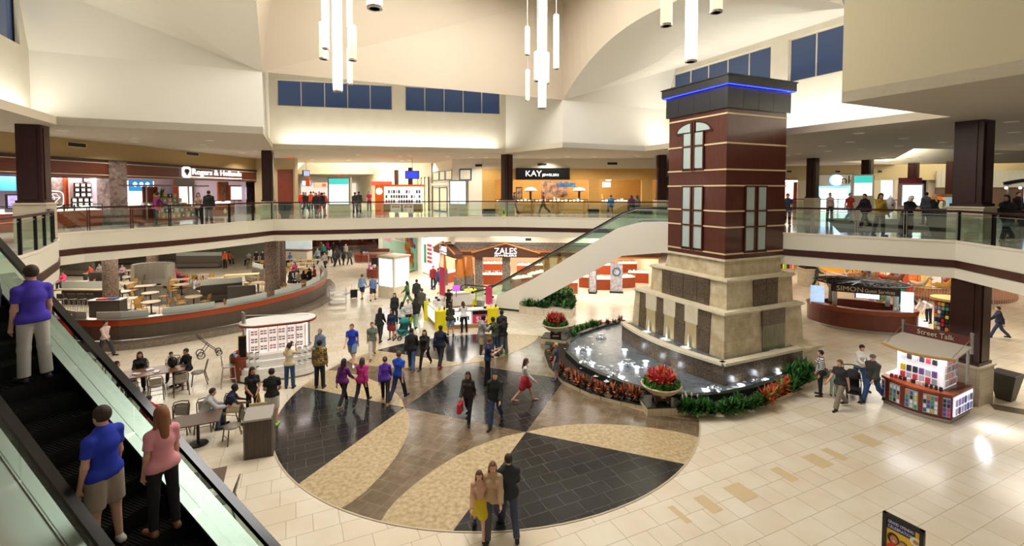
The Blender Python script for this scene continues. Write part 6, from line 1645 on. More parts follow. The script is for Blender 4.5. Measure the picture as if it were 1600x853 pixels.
hcols = ['E8D8C0', 'D85038', '8A5A34', 'E8B850', 'F4F0E8', 'C04030', '3A7A9A']
for k in range(24):
    a = 2*pi*k/24; o = MB(); o.obox((2.3*cos(a),2.3*sin(a),.4),.06,.5,2.6, a); o.build('decorated_panel', mat('carousel_panel_%d' % k,('C83020', 'E8C060', 'F0E8D8', '3A6A8A', 'A84030')[k % 5],.3, noise=('F0C860', 'A03020', 'C85A30')[k % 3], scale=4, emit=.55), ca_)  # small glow put into the panels so they look lit
for k in range(30):
    a = 2*pi*k/30; o = MB(); o.ball((5.15*cos(a),5.15*sin(a),2.9),.07, n=5); o.build('bulb', glb, ca_)
for k in range(22):
    a = 2*pi*k/22; r = 4.4 if k % 2 else 3.3; x, y, z = r*cos(a), r*sin(a),.95 + .2*sin(k*2.1)
    b = MB(); b.cyl((x, y,.25),(x, y,3.4),.03, n=6); b.build('brass_pole', M['maple'], ca_)
    tx_, ty_ = -sin(a), cos(a)
    b = MB(); b.tube([(x - tx_*.5, y - ty_*.5, z + .05),(x - tx_*.3, y - ty_*.3, z + .08),(x, y, z),(x + tx_*.3, y + ty_*.3, z + .08),(x + tx_*.5, y + ty_*.5, z + .4),(x + tx_*.55, y + ty_*.55, z + .55),(x + tx_*.8, y + ty_*.8, z + .42)], [.08,.17,.18,.18,.11,.1,.06],8)
    for q, w_ in ((-.3,.1),(-.3,-.1),(.28,.1),(.28,-.1)): b.tube([(x + tx_*q + cos(a)*w_, y + ty_*q + sin(a)*w_, z),(x + tx_*(q + .15), y + ty_*(q + .15), z - .35),(x + tx_*(q + .02), y + ty_*(q + .02), z - .6)], [.06,.04,.03],6)
    b.build('carousel_horse', paint(random.choice(hcols),.4), ca_, smooth=True)
for k in range(5): area('carousel_lamp',(30.5 + 3.4*cos(k*1.256),35.5 + 3.4*sin(k*1.256),3.25),.8,45,(1,.75,.45))
fe = thing('carousel_fence', 'metal picket railing around the carousel', 'railing',(30.5,35.5,0),0)
b = MB(); A_r = [radians(150 + i*190/60) for i in range(61)]
b.tube([(6.3*cos(a),6.3*sin(a),1.1) for a in A_r],.03,6); b.tube([(6.3*cos(a),6.3*sin(a),.15) for a in A_r],.02,6); b.build('rails', M['steel'], fe)
b = MB()
for a in [radians(150 + i*190/150) for i in range(151)]: b.cyl((6.3*cos(a),6.3*sin(a),.15),(6.3*cos(a),6.3*sin(a),1.1),.012, n=4)
o = b.build('pickets', M['steel'], fe); o['kind'] = 'stuff'
for i in range(0,61,6): b = MB(); b.cyl((6.3*cos(A_r[i]),6.3*sin(A_r[i]),0),(6.3*cos(A_r[i]),6.3*sin(A_r[i]),1.15),.03, n=6); b.build('fence_post', M['steel'], fe)
b = MB(); b.quad((20,48,0),(50,48,0),(50,48, ZS),(20,48, ZS)); struct(b.build('wall_right_lower', mat('warm_brown_wall', 'C89058',.7, noise='7A3420', scale=1.1)))
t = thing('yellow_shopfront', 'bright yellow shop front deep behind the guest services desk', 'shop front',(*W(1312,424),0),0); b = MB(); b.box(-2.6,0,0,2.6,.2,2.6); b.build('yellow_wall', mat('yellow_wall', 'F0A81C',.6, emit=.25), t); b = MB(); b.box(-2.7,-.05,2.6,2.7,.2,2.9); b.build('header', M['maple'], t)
column(*W(1262,446),0, ZS,.8,1.35,0, 'stone based column deep behind the left of the guest services desk')
t = thing('clothing_rack', 'rack of bright green and pink clothes far back beside the tower', 'clothes rack',(*W(1226,430),0),0); b = MB(); b.cyl((-.8,0,0),(-.8,0,1.5),.03, n=6); b.cyl((.8,0,0),(.8,0,1.5),.03, n=6); b.cyl((-.8,0,1.5),(.8,0,1.5),.03, n=6); b.build('rail_frame', M['steel'], t)
for k in range(7): b = MB(); b.box(-.7 + k*.2,-.2,.6,-.56 + k*.2,.2,1.45); b.build('garment', paint(['C03048', '28242A', 'D8D820', '98C830', '28242A', 'E05080', 'F0A040'][k],.7), t)
t = thing('clothing_rack', 'rack of yellow, green and pink clothes left of the carousel', 'clothes rack',(*W(1383,434),0),0); b = MB(); b.cyl((-1.2,0,0),(-1.2,0,1.6),.03, n=6); b.cyl((1.2,0,0),(1.2,0,1.6),.03, n=6); b.cyl((-1.2,0,1.6),(1.2,0,1.6),.03, n=6); b.build('rail_frame', M['steel'], t)
for k in range(9): b = MB(); b.box(-1.1 + k*.25,-.2,.6,-.92 + k*.25,.2,1.55); b.build('garment', paint(['D8D820', '28242A', '98C830', 'E04830', 'E8E8E0', 'D040A0', '28242A', 'E88030', '8A2030'][k],.7), t)
# white lower side walls to close the view at both ends
b = MB(); b.quad((38,10,0),(48,47,0),(48,47, ZS),(38,10, ZS)); struct(b.build('wall_lower_right_end', M['beige_plaster']))
# ------------------------------------------------------------------ sunglasses kiosk
random.seed(31)
sk_ = thing('sunglasses_kiosk', 'white lit sunglasses kiosk with oval canopy near the dining area wall', 'kiosk',(-9.3,18.75,0), AX)
def stadium(w, d, n=10):
    r = d/2; pts = []
    for i in range(n + 1): a = -pi/2 + pi*i/n; pts.append((w/2 - r + r*cos(a), r*sin(a)))
    for i in range(n + 1): a = pi/2 + pi*i/n; pts.append((-w/2 + r + r*cos(a), r*sin(a)))
    return pts
b = MB(); b.prism(stadium(3.0,1.55),.08,.3); b.build('white_base', M['white'], sk_)
b = MB(); b.prism(stadium(2.8,1.4),0,.08); b.build('steel_plinth', M['steel'], sk_)
b = MB(); b.prism(stadium(2.95,1.5),.3,.52); b.prism(stadium(2.75,1.25),.52,.78); b.prism(stadium(2.5,.95),.78,.98); b.build('white_tiers', M['white'], sk_)
b = MB(); b.lathe([(.5,.08),(.52,.9),(.5,.98)],(-1.2,0,0),16, a0=radians(110), a1=radians(280)); b.build('brick_coloured_end', M['cherry'], sk_)
b = MB(); b.box(-1.1,-.22,.98,1.05,-.16,1.98); b.box(-1.1,.16,.98,1.05,.22,1.98); b.box(-1.1,-.22,.98,-1.04,.22,1.98); b.box(1.0,-.22,.98,1.05,.22,1.98); rk = b.build('lit_backboard', mat('kiosk_backlit', 'FFF0E8',.4, emit=.45), sk_)
fr = [paint(c,.3) for c in ('2A1A1A', '5A2020', '202838', '6A4A3A', 'A02A2A', '303030')]
for r_ in range(3):
    for k in range(6):
        b = MB(); x = -.85 + k*.32; z = 1.12 + r_*.3
        for i in range(2):
            for j in range(2):
                for s in (-1,1): b.box(x + i*.12 - .055 + s*.025 - .02,-.25, z + j*.1, x + i*.12 - .055 + s*.025 + .018,-.22, z + j*.1 + .05)
        b.build('sunglasses_rack', fr[(k*5 + r_*2) % 6], rk)
for k in range(7): b = MB(); b.box(-1.03 + k*.33,-.24,1.0,-1.01 + k*.33,-.2,1.98); b.build('rack_divider', M['maple'], rk)
pts = stadium(2.6,1.3,12)
for ring,(w_, d_, z) in enumerate(((2.85,1.4,.52),(2.6,1.12,.78),(2.3,.8,.98))):
    for k,(x, y) in enumerate(resample(stadium(w_, d_,12),.21)):
        if y > .35 and ring < 2: continue
        b = MB(); b.obox((x, y, z),.15,.09,.09, atan2(y, x)); q = b.build('white_display_tray', M['white'], sk_)
        b = MB(); b.obox((x, y, z + .09),.12,.05,.025, atan2(y, x)); b.build('sunglasses', fr[random.randrange(6)], q)
b = MB(); b.cyl((-1.2,-.12,.9),(-1.2,-.12,2.55),.05, n=8); b.build('post', M['steel'], sk_)
b = MB(); b.cyl((1.1,.1,.9),(1.1,.1,2.14),.05, n=8); b.build('post', M['steel'], sk_)
b = MB(); b.prism(stadium(2.75,1.35,14),2.16,2.2); b.build('canopy_top', M['white'], sk_); b = MB(); b.prism(stadium(2.81,1.41,14),2.1,2.17); b.build('canopy_rim', M['cherry'], sk_)
b = MB(); b.obox((-1.2,-.12,2.2),.05,.4,.42,.3); b.build('sign_blade', M['steel'], sk_); b = MB(); b.tube([(-1.2,-.12,2.5),(1.1,.2,2.22)],.012,5); b.build('stay_rod', M['steel'], sk_)
b = MB(); b.box(-1.35,-.4,.98,-1.12,-.34,1.75); b.build('mirror_panel', M['black_gloss'], sk_); b = MB(); b.box(-1.38,-.34,.95,-1.1,-.3,1.78); b.build('mirror_frame', M['maple'], sk_)
for k in range(9): b = MB(); a = 2.4 + k*.22; b.obox((-1.15 + .4*cos(a),.45*sin(a),.98),.1,.08,.08, k); b.build('small_goods', paint(random.choice(['3A70B0', 'C83030', '202020', 'E8E8E8', '60A8D0']),.4), sk_)
area('kiosk_canopy_lamp',(-9.3,18.75,2.05),2.2,28,(1,.97,.92),(0,0, AX),.5)
# ------------------------------------------------------------------ red counter kiosk 'Street Talk'
q0, q1 = W(1376,627), W(1487,664)
srz = along(q0, q1); sL = hypot(q1[0] - q0[0], q1[1] - q0[1])
sx_c = ((q0[0] + q1[0])/2,(q0[1] + q1[1])/2)
stk = thing('phone_case_kiosk', 'dark red curved counter kiosk with sign reading Street Talk', 'kiosk',(sx_c[0], sx_c[1],0), srz)
D = 1.6
def front_curve(w, bulge, y0=0, n=10): return [(-w/2 + w*i/n, y0 - bulge*sin(pi*i/n)) for i in range(n + 1)]
body = front_curve(sL,.28) + [(sL/2, D),(-sL/2, D)]
def scale_poly(p, k, c=(0,.75)): return [(c[0] + (x - c[0])*k, c[1] + (y - c[1])*k) for x, y in p]
b = MB(); b.prism(scale_poly(body,.94),.0,.12); b.build('steel_plinth', M['steel'], stk)
cher = mat('kiosk_cherry', '7A2C16',.3, noise='6A2410', scale=2.5, stretch=(1,1,6))
b = MB(); b.prism(scale_poly(body,.97),.12,.2); b.prism(scale_poly(body,.93),.2,.85); b.build('counter_core', cher, stk)
b = MB(); b.prism(scale_poly(body,1.0),.85,.93); b.build('red_countertop', mat('red_wood_top', 'A04A26',.3, noise='8E3C1C', scale=3), stk)
fcv = front_curve(sL,.28)
random.seed(8)
for i in range(10):
    (x0, y0),(x1, y1) = fcv[i], fcv[i + 1]
    if i % 2 == 1 or i in (0,):
        pass
segs = [(0.02,.10),(.17,.35),(.42,.60),(.66,.84),(.89,.98)]
def fpt(t): return (-sL/2 + sL*t,-.28*sin(pi*t))
for k,(t0, t1) in enumerate(segs):
    (x0, y0),(x1, y1) = fpt(t0), fpt(t1); a = atan2(y1 - y0, x1 - x0); L = hypot(x1 - x0, y1 - y0)
    w = MB(); w.obox(((x0 + x1)/2,(y0 + y1)/2 + .0,.22), L,.06,.6, a); wc = w.build('display_window', mat('window_back_%d' % k, '7A8488',.3, emit=.3), stk)
    for r_ in range(4):
        for c_ in range(max(1, int(L/.09))):
            s = (c_ + .5)/max(1, int(L/.09)) - .5; px_ = (x0 + x1)/2 + cos(a)*s*L; py_ = (y0 + y1)/2 + sin(a)*s*L
            b = MB(); b.obox((px_ + sin(a)*.035, py_ - cos(a)*.035,.25 + r_*.14),.07,.015,.11, a); b.build('phone_case', paint(random.choice(['2A2A2A', 'E8E8E8', 'C83A50', '3A9A50', 'D8C030', '7A3A9A', '3A5AA0', 'D8D0C8', 'E07030'] if k != 4 else ['D83A80', '3A1A50', 'E860A8', '2A2A3A', '5A4AA8']),.4), wc)
for t0, t1 in ((.10,.17),(.35,.42),(.60,.66),(.84,.89),(.98,1.0)):
    (x0, y0),(x1, y1) = fpt(t0), fpt(t1); a = atan2(y1 - y0, x1 - x0); L = hypot(x1 - x0, y1 - y0)
    b = MB(); b.obox(((x0 + x1)/2,(y0 + y1)/2 + .01,.2), L,.1,.66, a); b.build('cherry_pier', cher, stk)
b = MB(); b.obox((sL/2 - .005,.82,.22),.04,1.4,.62,0); ew = b.build('end_window', mat('end_window_lit', 'D4D8F0',.2, emit=.8), stk)
for k in range(12): b = MB(); b.obox((sL/2 + .03,.25 + (k % 6)*.22,.27 + (k // 6)*.27),.03,.15,.2,.1); b.build('phone_case', paint(random.choice(['E8E8F0', 'B0A0C8', '8A98C0', 'D8C8D8', '605A78']),.4), ew)
b = MB(); b.box(sL/2 - .4,.2,.93, sL/2 - .02,1.5,.98); b.build('glass_case_top', M['glass'], stk); b = MB(); b.box(-sL/2 + .02,.3,.93,-sL/2 + .3,1.4,.97); b.build('left_display', M['lit_white'], stk)
# merchandise tower
b = MB(); b.box(-.62,.28,.93,.62,1.3,1.95); tw_ = b.build('white_tower', mat('kiosk_tower_lit', 'F0ECF0',.4, emit=.4), stk)
for r_ in range(3):
    for k in range(6):
        b = MB(); b.box(-.5 + k*.17,.2,1.0 + r_*.26 + (.15 if r_ == 2 else 0),-.38 + k*.17,.27,1.2 + r_*.26 + (.12 if r_ == 2 else 0)); b.build('hanging_case', paint(random.choice(['2A2A2A', '7A50A0', 'C0C0C8', 'E0C020', '38383E', 'D84050', 'A0A8B0']),.35), tw_)
for r_ in range(4):
    for k in range(6): b = MB(); b.box(.63,.36 + k*.155,1.02 + r_*.22,.67,.46 + k*.155,1.2 + r_*.22); b.build('hanging_case', paint(random.choice(['D8D8E8', 'E0A0B8', 'C8B8A8', '9090A8', 'E8E0E8']),.35), tw_)
for k in range(12): b = MB(); b.obox((-.7 + k*.12,.12,.93),.09,.07,.12,.2*k); b.build('small_goods', paint(random.choice(['A83030', 'E8E0D8', '5A2020', '303030']),.4), stk)
b = MB(); b.box(.25,.27,1.88,.6,.3,1.97); b.build('yellow_note', M['yellow'], stk)
for x, y in ((.85,1.4),(-.85,1.4)): b = MB(); b.cyl((x, y,.9),(x, y,2.25),.045, n=8); b.build('canopy_post', M['steel'], stk)
cp_ = front_curve(1.95,.28,.05) + [(.95,1.5),(-.95,1.5)]
b = MB(); n = 10
top_ = [(x, y,2.05 + .12*(y + .2)) for x, y in cp_]; bot_ = [(x, y, z - .05) for x, y, z in top_]; m_ = len(top_)
b.add(top_ + bot_, [tuple(range(m_)), tuple(range(2*m_ - 1, m_ - 1,-1))] + [(i, m_ + i, m_ + (i + 1) % m_,(i + 1) % m_) for i in range(m_)]); b.build('canopy', mat('canopy_canvas', 'CFC6B6',.7), stk)
b = MB(); b.tube([(x, y - .01, z - .05) for x, y, z in top_[:11]],.045,6); b.build('canopy_wood_edge', M['maple'], stk)
b = MB(); b.box(-.88,1.38,2.22,.88,1.44,2.55); b.build('sign_board', mat('sign_maroon', '6A3430',.5), stk)
text('Street Talk',.24, M['stone_cap'], stk,(0,1.36,2.39), width=1.0, depth=.012)
for s in (-1,1):
    b = MB(); b.cyl((s*.93,1.41,2.0),(s*.93,1.41,2.62),.05, n=8); b.ball((s*.93,1.41,2.64),.06, n=6); b.build('sign_post', M['steel'], stk)
    b = MB(); b.tube([(s*.93,1.38,2.5),(s*.88,.1,2.08)],.01,5); b.build('stay_rod', M['steel'], stk)
p = Matrix.Rotation(srz,3, 'Z') @ Vector((0,.15,2.0)); area('kiosk_lamp',(sx_c[0] + p.x, sx_c[1] + p.y,1.98),1.6,16,(.93,.95,1),(0,0, srz),.3)
p = Matrix.Rotation(srz,3, 'Z') @ Vector((sL/2 + .5,.85,.7)); area('kiosk_case_lamp',(sx_c[0] + p.x, sx_c[1] + p.y,.75),.5,14,(.85,.92,1),(0, radians(-60), srz))
ch_ = thing('office_chair', 'black office chair behind the red counter kiosk', 'chair',(14.65,16.75,0),.5); b = MB(); b.box(-.22,-.22,.5,.22,.22,.57); b.build('seat', M['black'], ch_, bevel=.03); b = MB(); b.ball((0,.24,.95),.24,.05,.3,8); b.build('backrest', M['black'], ch_, smooth=True); b = MB(); b.cyl((0,0,.05),(0,0,.5),.03, n=6); b.lathe([(.27,0),(.25,.05),(.04,.08)], n=10); b.build('pedestal', M['dark_metal'], ch_); b = MB(); b.tube([(0,.18,.55),(0,.26,.8)],.02,6); b.build('back_stem', M['dark_metal'], ch_)
# ------------------------------------------------------------------ yellow phone kiosk
K = [W(668,499.5), W(684.5,516), W(771,511), W(776,486), W(735,478), W(690,482)]
mk = thing('mobile_phone_kiosk', 'yellow and white phone kiosk with pink 99 price panel by the escalator foot', 'kiosk',(0,0,0))
def kseg(a, c, z0, z1, th, mt, nm, y=0, t0=0, t1=1):
    L = hypot(c[0] - a[0], c[1] - a[1]); rz = along(a, c); o = MB(); o.box(L*t0, y - .0, z0, L*t1, y + th, z1); return o.build(nm, mt, mk, loc=(a[0], a[1],0), rz=rz)
for i, j in ((0,1),(1,2),(2,3),(4,5),(5,0)):
    kseg(K[i], K[j],0,.2,.5, paint('B08A5C',.5), 'wood_plinth',.02)
    kseg(K[i], K[j],.2,.95,.5, M['white'], 'white_counter',.0); kseg(K[i], K[j],.95,1.0,.6, M['white'], 'counter_top',-.05)
kseg(K[0], K[1],.28,.88,.02, mat('blueish_lit_panel', 'E8F4FF',.4, noise='A8C4E0', scale=3, emit=.8), 'lit_front_panel',-.03,.06,.8)
pp = kseg(K[1], K[2],.28,.88,.02, M['lit_white'], 'phone_panel',-.03,.2,.58)
for k in range(6): b = MB(); b.box(.85 + k*.14,-.045,.38 + .08*(k % 2),.93 + k*.14,-.035,.6 + .08*(k % 2)); o = b.build('phone_print', M['black'], mk, loc=(*K[1],0), rz=along(K[1], K[2]))
pk = kseg(K[1], K[2],.25,.72,.02, M['hot_pink'], 'pink_price_panel',-.035,.62,.93); kseg(K[1], K[2],.74,.92,.02, M['black'], 'black_header',-.035,.62,.93)
o = text('$99',.42, M['white'], mk,(0,0,0), depth=.008); Lk = hypot(K[2][0] - K[1][0], K[2][1] - K[1][1]); a = along(K[1], K[2]); o.location = (K[1][0] + cos(a)*Lk*.78 + sin(a)*.05, K[1][1] + sin(a)*Lk*.78 - cos(a)*.05,.48); o.rotation_euler = (pi/2,0, a)
for p, r in ((K[0],.2),((K[1][0] + .15, K[1][1] + .1),.34),((K[2][0] - .05, K[2][1] + .1),.34),((K[4][0], K[4][1]),.4),((K[5][0], K[5][1]),.28)):
    b = MB(); b.lathe([(r,0),(r,1.05),(.001,1.05)],(*p,0),20); b.build('yellow_drum', M['yellow'], mk)
    for q in range(3): b = MB(); b.obox((p[0] + r*.5*cos(q*2.1), p[1] + r*.5*sin(q*2.1),1.05),.08,.05,.16, q); b.build('phone_display', paint('D8D8DC' if q else '1A1A1E',.3), mk)
b = MB(); b.box(-.3,0,0,.3,.05,1.75); o = b.build('pink_blade_sign', M['hot_pink'], mk, loc=(K[5][0] + .15, K[5][1] - .8,.95), rz=-.9)
b = MB(); b.box(-.25,0,0,.25,.05,1.0); o = b.build('pink_blade_sign', M['hot_pink'], mk, loc=(K[2][0] - .3, K[2][1] + .9,.98), rz=-.8)
b = MB(); b.box(-.22,0,0,.22,.04,.3); b.build('purple_screen', mat('purple_lit', 'B050D0',.4, emit=.9), mk, loc=(-3.3,27.9,1.4)); b = MB(); b.cyl((0,.03,0),(0,.03,.42),.03, n=6); b.build('screen_stand', M['steel'], mk, loc=(-3.3,27.9,1.0))
for k,(x, y) in enumerate(((-2.3,27.6),(-1.5,27.2),(-1.1,26.4),(-4.2,26.2),(-4.0,25.7))):
    b = MB(); b.obox((x, y,.98),.3,.25,.28, k); b.build('white_box', M['white'], mk); b = MB(); b.ball((x, y,1.36),.1,.07,.07,6); b.build('black_headset', M['black'], mk)
# ------------------------------------------------------------------ podium, easel, poster sign
pd = thing('host_podium', 'dark wood grain podium with grey top at the left edge of the medallion', 'podium',(-7.0,12.95,0), along(W(387,718), W(424,712)))
b = MB(); b.box(-.33,-.25,0,.33,.22,1.05); b.build('body', mat('dark_grain_laminate', '54443A',.4, noise='3A2E28', scale=3, stretch=(12,12,.5)), pd)
b = MB(); b.add([(-.35,-.28,1.05),(.35,-.28,1.05),(.35,.25,1.05),(-.35,.25,1.05),(-.35,-.28,1.1),(.35,-.28,1.1),(.35,.25,1.24),(-.35,.25,1.24)], [(0,3,2,1),(4,5,6,7),(0,1,5,4),(1,2,6,5),(2,3,7,6),(3,0,4,7)]); b.build('sloped_top', paint('A8A298',.4), pd)
b = MB(); b.box(-.36,-.26,0,-.33,.24,1.12); b.box(.33,-.26,0,.36,.24,1.12); b.build('side_trim', M['grey_booth'], pd)
ez = thing('wooden_easel', 'thin wooden easel frame standing behind the podium', 'easel',(-7.35,13.55,0),.3); b = MB(); b.tube([(-.3,-.15,0),(0,.05,1.45)],.018,6); b.tube([(.3,-.15,0),(0,.05,1.45)],.018,6); b.tube([(0,.4,0),(0,.05,1.45)],.018,6); b.build('legs', M['maple'], ez); b = MB(); b.box(-.22,-.1,.6,.22,-.08,1.2); b.build('board', paint('E0D0A8',.6), ez)
qa, qb = (6.45,8.05),(6.73,7.54)
psn = thing('poster_stand', 'black framed yellow grand opening poster stand at the bottom right', 'sign',(*qa,0), along(qa, qb))
b = MB(); w = .58
for q in ((0,0.1,.06,1.75),(w - .06,.1, w,1.75),(0,1.68, w,1.75),(0,.1, w,.18)): b.box(q[0],-.03, q[1], q[2],.03, q[3])
b.build('black_frame', M['black'], psn); b = MB(); b.box(-.05,-.25,0, w + .05,.25,.05); b.box(w/2 - .03,-.03,0, w/2 + .03,.03,.12); b.build('foot', M['black'], psn)
b = MB(); b.box(.06,-.01,.18, w - .06,.01,1.68); b.build('yellow_print', mat('print_yellow', 'F2C818',.5), psn)
b = MB(); b.box(.06,-.013,1.5, w - .12,-.01,1.68); b.build('blue_heading', mat('print_blue', '1A2478',.5), psn)
text('GRAND OPENING',.07, M['white'], psn,(.26,-.016,1.63), width=.36, depth=.001); text('CELEBRATION',.07, M['white'], psn,(.26,-.016,1.55), width=.36, depth=.001)
def disc(nm, x, z, rx, rz_, mt, y=-.016): b = MB(); b.add([(x + rx*cos(a), y, z + rz_*sin(a)) for a in [2*pi*k/20 for k in range(20)]], [tuple(range(20))]); b.build(nm, mt, psn)
disc('green_print',.12,1.05,.06,.12, paint('6AA828',.5),-.0125)
disc('hair_print',.16,1.36,.085,.1, paint('3A2018',.6)); disc('red_shirt_print',.16,1.14,.1,.14, paint('D82818',.5),-.0175); disc('face_print',.17,1.35,.055,.07, paint('C08058',.6),-.019); disc('smile_print',.17,1.325,.022,.008, M['white'],-.0205)
disc('second_hair_print',.30,1.34,.07,.06, paint('7A6A50',.6)); disc('second_face_print',.295,1.31,.05,.06, paint('C89870',.6),-.018); disc('shirt_print',.32,1.16,.1,.11, paint('B8A8B8',.6),-.0165)
disc('round_logo_rim',.47,1.5,.08,.075, M['white'],-.018); disc('round_logo_centre',.47,1.5,.04,.035, paint('C89030',.5),-.02)
for k, z in enumerate((1.36,1.3,1.24,1.18,1.12)): b = MB(); b.box(.40,-.014, z,.5,-.011, z + .025); b.build('red_text_line', paint('D04818',.5), psn)

# ------------------------------------------------------------------ pendant lamps
def pend(px, y0, y1, wpx, Y, lit, lab, grp):
    x, _, z0 = WZ(px, y1, Y); z1 = WZ(px, y0, Y)[2]; r = wpx/2*Y/FPX
    t = thing('pendant_tube_lamp', lab, 'pendant lamp',(x, Y, z0),0, grp); h = z1 - z0
    b = MB(); b.lathe([(r,.04),(r, h)], n=20); b.build('glowing_shade', M['tube_white'] if lit else M['tube_warm'], t, smooth=True)
    b = MB(); b.lathe([(r*1.03,0),(r*1.03,.05),(r*.7,.05),(r*.7,0)], n=20); b.build('metal_ring', M['steel'], t)
    b = MB(); b.lathe([(r*.7,.04),(.001,.04)], n=16); b.build('lamp_disc', M['downlight'], t)
    b = MB(); b.lathe([(r, h),(r*.9, h + .04),(.001, h + .05)], n=16); b.cyl((0,0, h),(0,0,17.9 - z0),.012, n=5); b.build('cap_and_wire', M['steel'], t)
    spot('pendant_lamp_light',(x, Y, z0 - .05),60 if wpx > 9 else 30,100, WARM, r*.6,.8)
g = 'tube lamps of the left cluster'
pend(506,35,93,13,15.8,0, 'short warm tube at the left of the left cluster', g); pend(509,-80,77,10.5,15.2,1, 'bright white tube just left of the longest one in the left cluster', g)
pend(528,-90,143.5,14,16,1, 'longest and brightest white tube of the left cluster', g); pend(546.5,-40,46,9,16.8,0, 'upper warm tube at the right of the left cluster', g)
pend(550.5,42,95,13,15.6,0, 'thick short warm tube at the right of the left cluster', g); pend(547,76,132,8.5,16.9,0, 'slim low warm tube right of the longest in the left cluster', g)
pend(585.5,-60,14,23,9.7,1, 'single thick tube whose lit bottom shows at the top edge', 'near tube lamp')
g = 'tube lamps of the middle cluster'
pend(824,43,86,7.5,19.4,0, 'upper short slim tube at the left of the middle cluster', g); pend(824.3,110,158,6.5,19.6,0, 'lower slim tube at the left of the middle cluster', g)
pend(839.5,82,127,10.5,19.1,0, 'thick short warm tube left of the longest in the middle cluster', g); pend(847,-90,170,11.5,18.6,1, 'longest white tube of the middle cluster', g)
pend(854.5,83,131,7,19.9,0, 'short warm tube half behind the longest in the middle cluster', g); pend(869,24,108,8,19.4,1, 'white tube at the right of the middle cluster', g)
g = 'tube lamps of the right cluster'
pend(1041,-60,41,17.5,12.2,0, 'thick warm tube at the left of the right cluster', g); pend(1079.5,-90,97,17.5,12.6,1, 'longest white tube of the right cluster', g); pend(1119,-60,20,18,12.0,0, 'short warm tube at the right of the right cluster', g)

# ------------------------------------------------------------------ tables and chairs at the front left
t = make_table('wooden_table', 'long brown wooden table with a group sitting around near the dining wall', 'rect',1.9,.95,.75, mat('brown_wood_top', '7A5236',.4, noise='6C4630', scale=3), 'legs'); t.location = (-13.05,17.1,0); t.rotation_euler = (0,0, AX + .1)
TG = (-13.05,17.1, AX + .1)
def tl(x, y, fr=TG): return (fr[0] + cos(fr[2])*x - sin(fr[2])*y, fr[1] + sin(fr[2])*x + cos(fr[2])*y)
for (x, y, a, l) in ((-1.15,-.1,-pi/2, 'bronze chair at the left end of the long wooden table'),(-.55,-.78,0, 'bronze chair in front of the long table, left'),(.15,-.8,0, 'bronze chair in front of the long table, middle'),(.85,-.8,.15, 'bronze chair in front of the long table, right'),(1.35,-.1, pi/2, 'bronze chair at the right end of the long table'),(-.5,.8, pi, 'bronze chair behind the long table, left'),(.5,.8, pi, 'bronze chair behind the long table, right')):
    chair('bronze',*tl(x, y), TG[2] + a, l, 'bronze chairs on the court floor')
t = dup(qt,(-9.05,13.45,0), AX, 'dark brown table between the seated pair and the podium', 'brown tables on the court floor'); 
for c in t.children:
    if c.name.startswith('tabletop'): c.data = c.data.copy(); c.data.materials[0] = M['table_dark']; dark_top = c.data
TB = (-9.05,13.45, AX)
for (x, y, a, l) in ((.02,.85, pi, 'bronze chair behind the brown table under the man in the grey hoodie'),(.55,.95, pi - .6, 'bronze chair under the boy in navy'),(.9,-.25, pi/2 + .4, 'empty bronze chair right of the brown table'),(-.6,.9, pi, 'empty bronze chair left behind the brown table')):
    chair('bronze',*tl(x, y, TB), TB[2] + a, l, 'bronze chairs on the court floor')
t = dup(qt,(-7.15,10.5,0), AX, 'brown table at the bottom left beside the escalator handrail', 'brown tables on the court floor')
for c in t.children:
    if c.name.startswith('tabletop'): c.data = dark_top
chair('bronze',-6.42,10.3,1.9, 'empty bronze chair at the bottom left table', 'bronze chairs on the court floor')
t = dup(qt,(-10.3,13.0,0), AX, 'brown table with the person in the black cap behind the escalator', 'brown tables on the court floor')
for c in t.children:
    if c.name.startswith('tabletop'): c.data = dark_top
chair('bronze',-10.6,13.75, pi - .2, 'bronze chair of the person in the black cap', 'bronze chairs on the court floor'); chair('bronze',-9.95,13.8, pi, 'bronze chair just behind the table with the person in the cap', 'bronze chairs on the court floor')
for px, py, a, l in ((140,592,.6, 'dark bronze chair seen through the escalator glass, left'),(152,600,2.5, 'dark bronze chair seen through the escalator glass, right')): chair('bronze',*W(px, py), a, l, 'bronze chairs on the court floor')
t = dup(qt,(*W(140,585),0),0, 'dark table seen through the escalator glass', 'brown tables on the court floor')
for c in t.children:
    if c.name.startswith('tabletop'): c.data = dark_top
x, y = W(358,602); t = thing('tall_steel_chair', 'tall silver metal stool chair left of the sunglasses kiosk', 'chair',(x, y,0),-1.0)
b = MB(); b.box(-.2,-.2,.72,.2,.2,.75); b.build('seat', M['steel'], t)
for sx_ in (-1,1):
    b = MB(); b.tube([(sx_*.24,.24,0),(sx_*.18,.18,.72)],.016,6); b.build('leg', M['steel'], t); b = MB(); b.tube([(sx_*.24,-.26,0),(sx_*.18,-.18,.72),(sx_*.17,-.24,1.15)],.016,6); b.build('leg', M['steel'], t)
b = MB(); b.tube([(-.17,-.24,1.15),(0,-.27,1.2),(.17,-.24,1.15)],.016,6); b.box(-.05,-.24,.75,.05,-.22,1.18); b.build('backrest', M['steel'], t); b = MB(); b.tube([(-.21,.21,.3),(.21,.21,.3),(.21,-.23,.3),(-.21,-.23,.3),(-.21,.21,.3)],.012,5); b.build('footrest', M['steel'], t)
